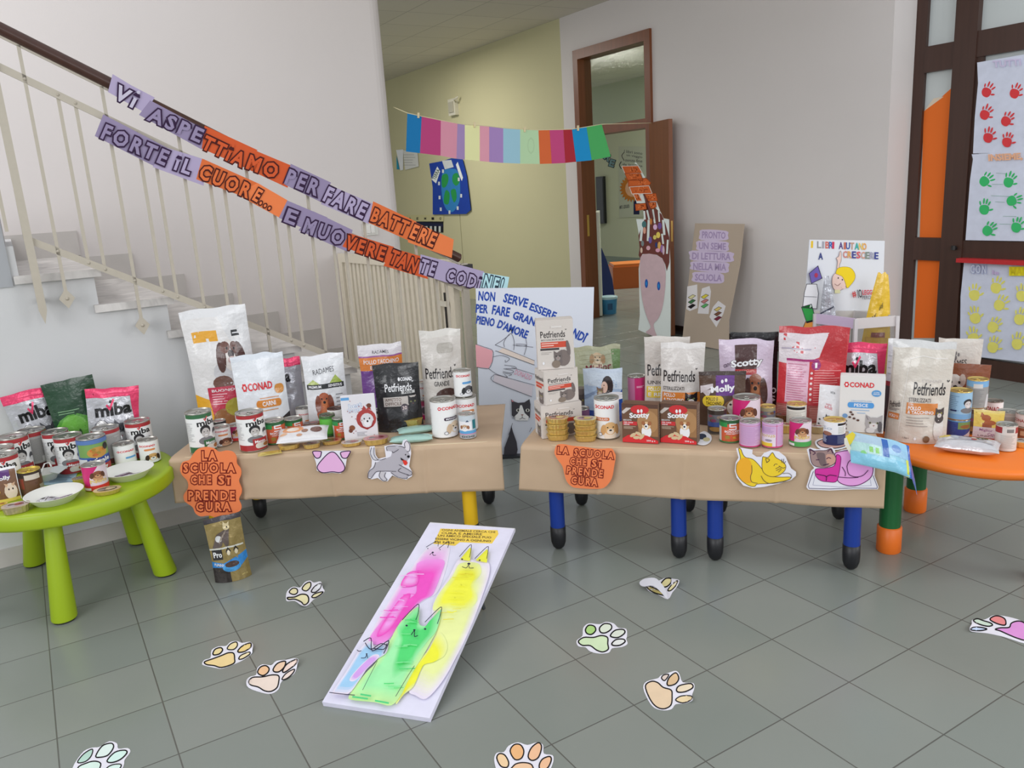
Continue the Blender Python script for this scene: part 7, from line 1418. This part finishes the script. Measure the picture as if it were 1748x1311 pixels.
art.blob(pu([(950, 370), (1050, 360), (1150, 330), (1170, 220), (1215, 240), (1210, 330), (1190, 450), (1160, 505), (1080, 505), (1000, 490), (950, 440)]), MG, C(110, 20, 90), .7)
art.blob(pu([(890, 210), (885, 155), (930, 175), (980, 172), (1060, 170), (1110, 150), (1135, 190), (1165, 250), (1150, 310), (1080, 345), (1000, 350), (930, 330), (900, 280)]), C(150, 124, 122), C(80, 60, 70), .7)
art.blob(pu([(960, 200), (1040, 200), (1050, 260), (1060, 330), (1010, 335), (980, 280)]), C(110, 92, 94)); art.blob(pu([(1060, 220), (1130, 215), (1160, 260), (1140, 310), (1080, 320)]), C(190, 146, 130))
for pts in ([(895, 205), (890, 165), (945, 195), (920, 215)], [(1075, 185), (1108, 158), (1130, 200)], [(955, 270), (985, 268)], [(1065, 260), (1085, 245), (1110, 255)], [(1030, 325), (1060, 320), (1090, 310)], [(1280, 340), (1300, 290), (1350, 260), (1420, 262)], [(1280, 340), (1300, 420), (1370, 450), (1450, 435), (1505, 380)], [(1185, 450), (1300, 460), (1400, 455)], [(1230, 345), (1262, 400), (1262, 440)], [(955, 420), (1010, 430), (1060, 445), (1060, 490)], [(1060, 450), (1100, 430), (1170, 440)]): art.curve(pu(pts), .8, C(70, 30, 70))
sheet('cat_cutout', pu([(855, 160), (890, 142), (960, 160), (1070, 155), (1120, 138), (1150, 160), (1160, 195), (1230, 165), (1340, 155), (1460, 172), (1550, 250), (1580, 350), (1575, 440), (1618, 560), (1610, 585), (1350, 585), (1100, 598), (870, 588), (850, 560), (900, 390), (935, 360), (890, 300), (870, 220)]), F2, CW, art, t=.0012, lift=.008); tag(COL.objects[-1], 'pink curled-up cat cut-out with grey face at the right end of the brown paper', 'cut-out')

# ------------------------------------------------------------------ painted board on the floor
bl_, br_ = onz(552, 1205), onz(735, 1233); ex_ = (br_ - bl_).normalized(); hz_ = Vector((-ex_.y, ex_.x, 0)); AL = math.radians(13)
sl = hz_ * math.cos(AL) + Vector((0, 0, 1)) * math.sin(AL); nb = ex_.cross(sl); FBd = pixmap(bl_ + nb * .0175, nb)
t = thing('painted_board', 'white sloping board on the floor painted with tall pink, yellow and green cats', 'board', bl_)
zq = (520, 890, 3.642); zw = (700, 890, 9.2); art = Art(True); pq = lambda pts: Z(*zq, pts); pww = lambda pts: Z(*zw, pts)
art.poly(pq([(845, 45), (1200, 55), (1205, 80), (1165, 138), (965, 130), (935, 152), (800, 140)]), C(226, 190, 80))
for i, (a, b, tx) in enumerate((((500, 135), (1335, 170), 'OGNI ANIMALE CERCA CHI'), ((495, 185), (1130, 205), 'CURA E AMORE'), ((440, 225), (1275, 255), 'UN AMICO SPECIALE PUO'), ((400, 275), (1270, 312), 'ESSERE VICINO A OGNUNO'), ((390, 325), (690, 340), 'DI NOI'))): a, b = pww([a, b]); art.text(tx, a, b, 3.4, C(96, 78, 50), .02)
WS = C(214, 206, 222); pk1, pk2, pk3 = C(232, 80, 180), C(226, 140, 210), C(206, 130, 206)
art.soft(pq([(770, 160), (830, 148), (900, 155), (895, 230), (870, 330), (820, 450), (720, 510), (600, 660), (500, 760), (420, 790), (385, 760), (430, 660), (560, 440), (640, 330), (700, 240)]), pk2, WS)
art.soft(pq([(700, 265), (800, 240), (870, 250), (850, 330), (815, 420), (790, 465), (720, 505), (640, 600), (540, 720), (470, 770), (400, 740), (500, 600), (600, 520), (700, 440), (710, 350)]), pk1, pk2)
art.soft(pq([(600, 480), (660, 460), (600, 580), (520, 690), (450, 720), (500, 620)]), C(226, 150, 214), pk1, 6, .5); art.soft(pq([(640, 330), (705, 320), (700, 400), (600, 410)]), C(226, 160, 214), pk1, 6, .5)
ylw, yl2, yl3 = C(222, 226, 70), C(214, 228, 150), C(232, 220, 60)
art.soft(pq([(965, 240), (1060, 250), (1140, 260), (1150, 330), (1110, 460), (1060, 600), (1000, 740), (940, 860), (860, 1000), (760, 1110), (690, 1090), (650, 1060), (700, 940), (790, 700), (800, 520), (900, 350)]), yl2, WS)
art.soft(pq([(970, 270), (1080, 270), (1100, 330), (1060, 400), (1075, 500), (1000, 570), (880, 560), (800, 560), (830, 470), (920, 350)]), ylw, yl2)
art.soft(pq([(840, 700), (890, 780), (860, 860), (760, 890), (720, 950), (680, 1040), (620, 1090), (570, 1150), (600, 1040), (680, 920), (780, 800)]), yl3, yl2)
art.poly(pq([(968, 250), (1030, 175), (1040, 185), (1030, 260)]), ylw).poly(pq([(1065, 255), (1135, 185), (1145, 200), (1135, 270)]), ylw)
gr1, gr2 = C(80, 200, 110), C(150, 222, 160)
art.soft(pq([(600, 640), (710, 545), (715, 650), (770, 660), (850, 560), (830, 680), (790, 760), (740, 850), (690, 930), (640, 1020), (600, 1100), (540, 1160), (440, 1140), (300, 1125), (280, 1100), (340, 1010), (400, 940), (440, 900), (520, 780)]), gr2, C(186, 224, 150))
art.soft(pq([(600, 650), (710, 550), (712, 650), (770, 660), (850, 565), (825, 690), (770, 760), (700, 850), (660, 920), (560, 1000), (540, 960), (560, 860), (590, 760), (580, 690)]), gr1, gr2)
art.soft(pq([(360, 800), (420, 760), (440, 800), (500, 770), (525, 780), (510, 840), (420, 900), (350, 1000), (280, 1090), (200, 1095), (180, 1080), (260, 960)]), C(150, 190, 232), WS, 4, .25); art.soft(pq([(430, 850), (470, 860), (400, 930), (320, 1010), (285, 1000), (350, 920)]), C(196, 150, 214), WS, 4, .25)
r_ = random.Random(5)
for (x0, y0, x1, y1, w, c1, c2, n) in ((720, 260, 500, 720, 70, pk1, C(236, 170, 220), 12), (1040, 320, 900, 640, 80, ylw, C(214, 206, 60), 12), (700, 640, 560, 1080, 70, gr1, C(120, 214, 140), 12)):
    for i in range(n):
        t_ = r_.random(); x, y = x0 + (x1 - x0) * t_ + r_.uniform(-w, w) * .6, y0 + (y1 - y0) * t_; q = r_.uniform(15, 50)
        art.line(pq([(x - q, y + r_.uniform(-4, 4)), (x, y + r_.uniform(-6, 6)), (x + q, y + r_.uniform(-4, 4))]), r_.uniform(.5, 1.3), c1 if i % 2 else c2)
BKL = C(40, 36, 60)
for pts, w in (([(762, 185), (830, 148), (835, 180)], .7), ([(840, 195), (900, 150), (895, 190)], .7), ([(968, 245), (1035, 172), (1040, 200), (1030, 250)], .7), ([(1063, 258), (1140, 184), (1145, 210), (1137, 258)], .7), ([(615, 640), (710, 542), (712, 600), (698, 640)], .8), ([(755, 655), (850, 562), (852, 600), (832, 665)], .8), ([(375, 775), (420, 755), (430, 835), (530, 770), (500, 850)], 1.0), ([(385, 785), (420, 825), (480, 790), (520, 800)], 1.0), ([(440, 820), (500, 825), (520, 790)], 1.0), ([(785, 235), (800, 222), (805, 238), (820, 238)], .7), ([(985, 310), (1010, 318), (1025, 300), (1030, 318), (1055, 318)], .7), ([(670, 735), (690, 710), (690, 745), (710, 740)], .9), ([(360, 880), (385, 878), (395, 860), (400, 880)], .8), ([(335, 830), (345, 838), (360, 835)], .8), ([(165, 1095), (240, 1105), (320, 1112)], .9), ([(460, 900), (420, 980), (370, 1080)], .5), ([(690, 930), (640, 1010), (575, 1120)], .6)): art.curve(pq(pts), w, BKL)
for (x, y, rx, ry) in ((803, 222, 1.8, 1.4), (772, 198, 1, .9), (848, 205, 1, .9), (985, 265, 1.8, 1.3), (1094, 272, 1.8, 1.3), (1027, 294, 2.8, 1.9), (642, 680, 2, 1.6), (757, 702, 2, 1.6), (690, 708, 2.2, 1.4), (395, 858, 1.6, 1.2)): c_ = pq([(x, y)])[0]; art.ell(c_[0], c_[1], rx, ry, BKL, 9)
for a, b in (((360, 1110), (420, 1120)), ((310, 1125), (400, 1138)), ((450, 1150), (530, 1165))): art.line(pq([a, b]), 2, C(80, 190, 120))
W_ = (br_ - bl_).length; L_ = .94; mb = MB()
mb.box((0, 0, 0), (W_, L_, .0175), C(206, 204, 222), 0, (bl_ + nb * .0, ex_, sl, nb)); mb.art(art, lambda x, y, l: FBd(x, y, l), eps=.00015, base=.0003); mb.build('board_face', M_PAINTED, t)
mb = MB(); mb.tube([bl_ + ex_ * a + sl * (L_ + .004) + nb * .008 for a in (0, W_)], .0095, C(206, 206, 214), 10); mb.build('top_rail', M_PLASTIC, t)
for a in (.09, W_ - .06):
    mb = MB(); tp = bl_ + ex_ * a + sl * .62 - nb * .004; mb.tube([tp, Vector((tp.x, tp.y, 0)) + hz_ * .06 + Vector((0, 0, .008))], .008, C(120, 122, 126), 8); mb.build('prop_leg', M_TIN, t)

# ------------------------------------------------------------------ paw prints on the floor
def paw(label, oz, pads, outline, fill, curl=None, hf=None):
    """pads: main pad first, then toes, traced from the photograph"""
    P_ = lambda pts: Z(*oz, pts); o = Art.smooth(P_(outline), 3)
    cx, cy = sum(p[0] for p in o) / len(o), sum(p[1] for p in o) / len(o)
    def lift(x, y):
        h = .0006
        if curl:
            for (px, py, rad, up) in curl: q = Z(*oz, [(px, py)])[0]; d = math.hypot(x - q[0], y - q[1]); h += up * max(0, 1 - d / rad) ** 1.5
        return h
    def fm(x, y, l=0): return onz(x, y, lift(x, y)) + Vector((0, 0, l))
    # the sheet is cut into a fine net so that its corners can curl
    mb = MB(); A_ = Art(True).poly(o, CW); st = (5, 4)
    mb.art(A_, lambda x, y, l: fm(x, y, .0007), step=st, sm=True); mb.art(A_, lambda x, y, l: fm(x, y, .0001), step=st)
    n = len(o); mb.add([fm(x, y, .0007) for x, y in o] + [fm(x, y, .0001) for x, y in o], [(i, (i + 1) % n, n + (i + 1) % n, n + i) for i in range(n)], CW)
    art = Art(True)
    for i, pd in enumerate(pads):
        c = fill[min(i, len(fill) - 1)]; q = Art.smooth(P_(pd), 4); art.poly(q, c).line(q, 1.5 if len(pd) > 5 else 1.3, C(36, 32, 34), True)
    mb.art(art, lambda x, y, l: fm(x, y, .0008 + l), step=st, eps=.00008, base=.0001)
    return tag(mb.build('paper_paw_print', M_PAINTED), label, 'paw print')
zl, zm = (320, 960, 5.464), (820, 960, 3.734)
PY, PE = C(214, 200, 150), C(222, 194, 176)
paw('pale yellow paper paw print with curled edge, nearest to the gold bag on the floor', zl, [[(935, 330), (1000, 325), (1060, 300), (1110, 305), (1130, 335), (1125, 375), (1090, 398), (1060, 370), (1000, 345), (945, 348)], [(950, 280), (980, 245), (1020, 250), (1025, 285), (990, 302)], [(1070, 250), (1100, 205), (1145, 188), (1148, 230), (1110, 268)], [(1155, 275), (1190, 225), (1245, 200), (1240, 240), (1195, 280)], [(1160, 325), (1190, 295), (1262, 278), (1240, 305), (1190, 332)]],
    [(918, 330), (930, 270), (985, 228), (1050, 235), (1095, 185), (1145, 170), (1180, 190), (1245, 180), (1262, 240), (1280, 268), (1245, 310), (1180, 345), (1150, 375), (1110, 408), (1060, 400), (1000, 360), (930, 362)], [C(222, 214, 170), C(214, 206, 166), C(220, 212, 170), C(206, 206, 210), C(216, 208, 170)], [(1250, 190, 14, .02), (1060, 405, 12, .012)])
paw('yellow paper paw print, upper left of the two close together on the floor', zl, [[(160, 930), (240, 900), (320, 870), (380, 846), (430, 850), (440, 900), (430, 945), (320, 982), (250, 965), (180, 955)], [(238, 850), (260, 812), (310, 798), (328, 820), (300, 855), (250, 866)], [(372, 810), (400, 765), (455, 745), (465, 780), (430, 815)], [(470, 830), (510, 785), (585, 755), (590, 790), (540, 830), (490, 842)], [(480, 905), (500, 870), (575, 840), (580, 860), (520, 900)]],
    [(138, 940), (160, 910), (215, 890), (225, 820), (290, 785), (360, 780), (400, 745), (460, 735), (510, 752), (580, 742), (612, 770), (605, 820), (600, 850), (540, 900), (450, 945), (330, 990), (260, 985), (150, 960)], [C(222, 196, 142), C(214, 196, 144), C(222, 204, 156), C(220, 194, 130), C(222, 206, 166)], [(600, 800, 12, .012)])
paw('peach paper paw print, lower right of the two close together on the floor', zl, [[(575, 1110), (610, 1075), (700, 1070), (790, 1052), (850, 1060), (852, 1110), (835, 1170), (780, 1205), (720, 1200), (660, 1165), (590, 1145)], [(655, 1030), (680, 980), (730, 966), (762, 995), (745, 1035), (700, 1058)], [(800, 1000), (840, 945), (912, 925), (905, 975), (860, 1020), (815, 1024)], [(888, 1015), (930, 950), (1018, 908), (1010, 950), (950, 1000), (905, 1028)], [(882, 1095), (920, 1040), (995, 1000), (985, 1035), (930, 1085)]],
    [(548, 1110), (580, 1070), (640, 1050), (650, 990), (700, 952), (780, 960), (830, 920), (920, 910), (990, 895), (1035, 905), (1025, 950), (1015, 1000), (985, 1050), (880, 1110), (850, 1185), (780, 1226), (690, 1215), (570, 1170)], [C(226, 204, 192), C(222, 180, 140), C(222, 190, 162), C(222, 200, 190), C(222, 204, 196)], [(1020, 915, 16, .02), (550, 1120, 12, .01)])
paw('green paper paw print in the middle of the floor', zm, [[(625, 505), (660, 480), (720, 480), (770, 468), (810, 480), (812, 520), (815, 555), (780, 572), (740, 560), (700, 532), (650, 530)], [(670, 430), (690, 403), (725, 408), (735, 435), (710, 460), (680, 455)], [(760, 420), (790, 393), (830, 398), (835, 425), (800, 450), (768, 448)], [(830, 465), (860, 435), (910, 430), (920, 452), (880, 480), (840, 478)], [(838, 520), (865, 495), (910, 492), (922, 508), (890, 530), (850, 532)]],
    [(613, 500), (650, 470), (655, 420), (690, 390), (760, 395), (800, 380), (850, 390), (880, 418), (930, 425), (935, 470), (930, 490), (938, 520), (900, 540), (840, 548), (820, 575), (760, 582), (700, 568), (670, 542), (625, 535)], [C(196, 214, 176), C(160, 196, 120), C(206, 214, 196), C(206, 212, 198), C(212, 214, 210)])
paw('tan paper paw print at the right centre of the floor', zm, [[(1052, 790), (1090, 760), (1130, 768), (1165, 798), (1215, 815), (1222, 850), (1215, 910), (1170, 935), (1120, 920), (1080, 870)], [(1155, 740), (1175, 755), (1200, 722), (1190, 715), (1165, 722)], [(1190, 775), (1205, 735), (1245, 706), (1265, 740), (1245, 775), (1205, 788)], [(1250, 815), (1270, 788), (1340, 775), (1354, 800), (1310, 825), (1265, 830)], [(1245, 880), (1280, 855), (1345, 855), (1340, 880), (1290, 898)]],
    [(1038, 800), (1060, 760), (1130, 740), (1150, 722), (1200, 705), (1245, 692), (1270, 715), (1290, 765), (1355, 770), (1365, 800), (1350, 845), (1352, 880), (1300, 900), (1245, 905), (1220, 935), (1170, 944), (1110, 928), (1070, 880)], [C(214, 190, 160), C(206, 190, 180), C(206, 176, 138), C(226, 204, 176), C(226, 200, 160)], [(1350, 870, 10, .01), (1245, 695, 10, .008)])
paw('folded-over yellow paper paw print near the blue table legs', zm, [[(1065, 150), (1120, 170), (1170, 200), (1175, 212), (1110, 195), (1070, 170)], [(1150, 140), (1180, 105), (1215, 105), (1215, 130), (1190, 155), (1160, 158)], [(1195, 180), (1215, 150), (1255, 118), (1245, 150), (1215, 180)]],
    [(1060, 140), (1130, 120), (1190, 96), (1225, 105), (1268, 115), (1250, 160), (1225, 190), (1195, 235), (1130, 205), (1070, 180)], [C(206, 190, 120), C(214, 204, 150), C(216, 206, 160)], [(1265, 115, 14, .03), (1060, 140, 16, .02)])
o = COL.objects[-1]; fm = lambda x, y, l=0: onz(x, y, .012 + .016 * math.sin(math.pi * min(1, max(0, (x - 1091) / 50)))) + Vector((0, 0, l))
mb = MB(); q = Z(*zm, [(1016, 125), (1050, 104), (1110, 100), (1145, 125), (1180, 175), (1190, 235), (1150, 190), (1100, 150), (1045, 155), (1020, 145)]); mb.art(Art(True).poly(Art.smooth(q, 3), C(206, 206, 214)), lambda x, y, l: fm(x, y, .001), step=(4, 4), sm=True); mb.art(Art(True).poly(Art.smooth(q, 3), C(206, 206, 214)), lambda x, y, l: fm(x, y, 0), step=(4, 4)); mb.build('folded_flap', M_PAPER, o)
paw('peach-toned paper paw print cut off by the bottom edge of the photo', zm, [[(200, 1311), (230, 1285), (280, 1278), (325, 1290), (345, 1330), (390, 1400), (300, 1450), (180, 1430), (150, 1370)], [(105, 1250), (120, 1222), (155, 1230), (180, 1275), (170, 1308), (130, 1300)], [(190, 1205), (215, 1165), (255, 1165), (277, 1205), (262, 1250), (220, 1258)], [(305, 1240), (325, 1185), (370, 1152), (390, 1180), (370, 1245), (330, 1265)], [(375, 1300), (395, 1258), (440, 1240), (452, 1262), (430, 1311), (390, 1330)]],
    [(88, 1260), (105, 1215), (150, 1210), (180, 1170), (240, 1148), (300, 1165), (360, 1148), (400, 1165), (405, 1220), (460, 1230), (465, 1270), (440, 1340), (420, 1430), (300, 1480), (150, 1450), (110, 1350)], [C(222, 184, 150), C(222, 190, 150), C(222, 170, 120), C(222, 176, 140), C(222, 176, 140)])
zx = (100, 1160, 4.162)
paw('mint green paper paw print cut off by the bottom left edge of the photo', zx, [[(130, 640), (200, 595), (260, 582), (300, 600), (290, 660), (330, 760), (230, 830), (120, 790)], [(135, 590), (180, 530), (240, 497), (232, 545), (190, 585)], [(265, 545), (310, 475), (375, 455), (390, 485), (350, 540), (290, 555)], [(345, 580), (400, 520), (470, 505), (485, 525), (440, 570), (380, 592)], [(340, 640), (380, 610), (440, 605), (438, 630), (390, 670)]],
    [(100, 628), (125, 580), (180, 510), (240, 485), (290, 480), (360, 440), (415, 455), (425, 492), (490, 488), (510, 515), (470, 570), (465, 605), (440, 660), (370, 780), (250, 860), (100, 830), (70, 700)], [C(200, 220, 210), C(170, 200, 186), C(206, 222, 214), C(196, 224, 212), C(200, 222, 212)])
zz = (1620, 1030, 13.656)
paw('pink and red paper paw print at the right edge of the photo', zz, [[(1080, 610), (1200, 575), (1400, 565), (1450, 470), (1580, 420), (1720, 440), (1850, 560), (1900, 700), (1800, 860), (1600, 820), (1400, 740), (1200, 650)], [(955, 380), (1050, 305), (1180, 305), (1300, 370), (1325, 480), (1270, 515), (1100, 470)], [(570, 410), (660, 365), (800, 410), (960, 460), (1010, 515), (900, 540), (700, 490)], [(510, 620), (560, 570), (720, 565), (880, 605), (760, 640), (600, 640)]],
    [(480, 590), (530, 480), (535, 395), (660, 360), (800, 385), (920, 340), (1020, 285), (1200, 285), (1500, 345), (1748, 440), (1950, 600), (2000, 800), (1850, 930), (1700, 920), (1300, 790), (900, 700), (540, 660)], [C(206, 140, 200), C(214, 130, 130), C(190, 206, 190), C(180, 196, 224)], [(500, 560, 14, .012)])

# gold pet food bag standing on the floor under the left sign
a_ = Art().rect(0, 0, 1, .93, C(140, 122, 74)).rect(0, .0, .45, .3, C(48, 42, 40)).poly([(.0, .24), (0, .34), (.3, .3), (1, .42), (1, .3), (.65, .17), (.4, .16), (.3, .24)], C(50, 130, 200)).ell(.52, .23, .26, .075, C(70, 150, 210)).ell(.54, .27, .2, .045, C(70, 52, 46)).rect(.05, .36, .32, .52, C(36, 34, 36)).text('FUNNY', (.06, .29), (.32, .27), .04, WHITE, .02).text('Pro', (.08, .44), (.3, .44), .08, WHITE, .03).rect(0, .52, .95, .545, C(206, 206, 196)).ell(.5, .45, .05, .04, C(206, 196, 170), 8).ell(.72, .45, .05, .04, C(206, 196, 170), 8).line([(.44, .47), (.5, .52), (.56, .47)], .015, BLACK).line([(.66, .47), (.72, .52), (.78, .47)], .015, BLACK)
a_.blob([(.1, .55), (.16, .63), (.26, .74), (.4, .78), (.52, .8), (.6, .82), (.64, .88), (.62, .78), (.58, .68), (.54, .56), (.46, .55), (.4, .62), (.32, .56)], C(96, 84, 80)).ell(.56, .84, .09, .05, C(206, 190, 150)).poly([(.48, .87), (.5, .925), (.56, .88)], C(206, 190, 150)).poly([(.58, .88), (.66, .92), (.64, .86)], C(206, 190, 150)).ell(.3, .68, .09, .05, C(206, 206, 206)).ell(.58, .835, .02, .012, BLACK, 8).text('400 g', (.74, .07), (.9, .08), .025, C(206, 190, 120), .01)
for i in range(4): a_.line([(.3 + i * .06, .62 + i * .04), (.38 + i * .05, .7 + i * .03)], .014, C(150, 136, 124))
bag(391, 880, 992, 60, a_, 'small gold and blue cat food bag standing on the floor under the orange sign', C(140, 122, 74), D=.07, z=.001, roll=-2, seal=C(60, 56, 60), mat=M_FOILBAG)
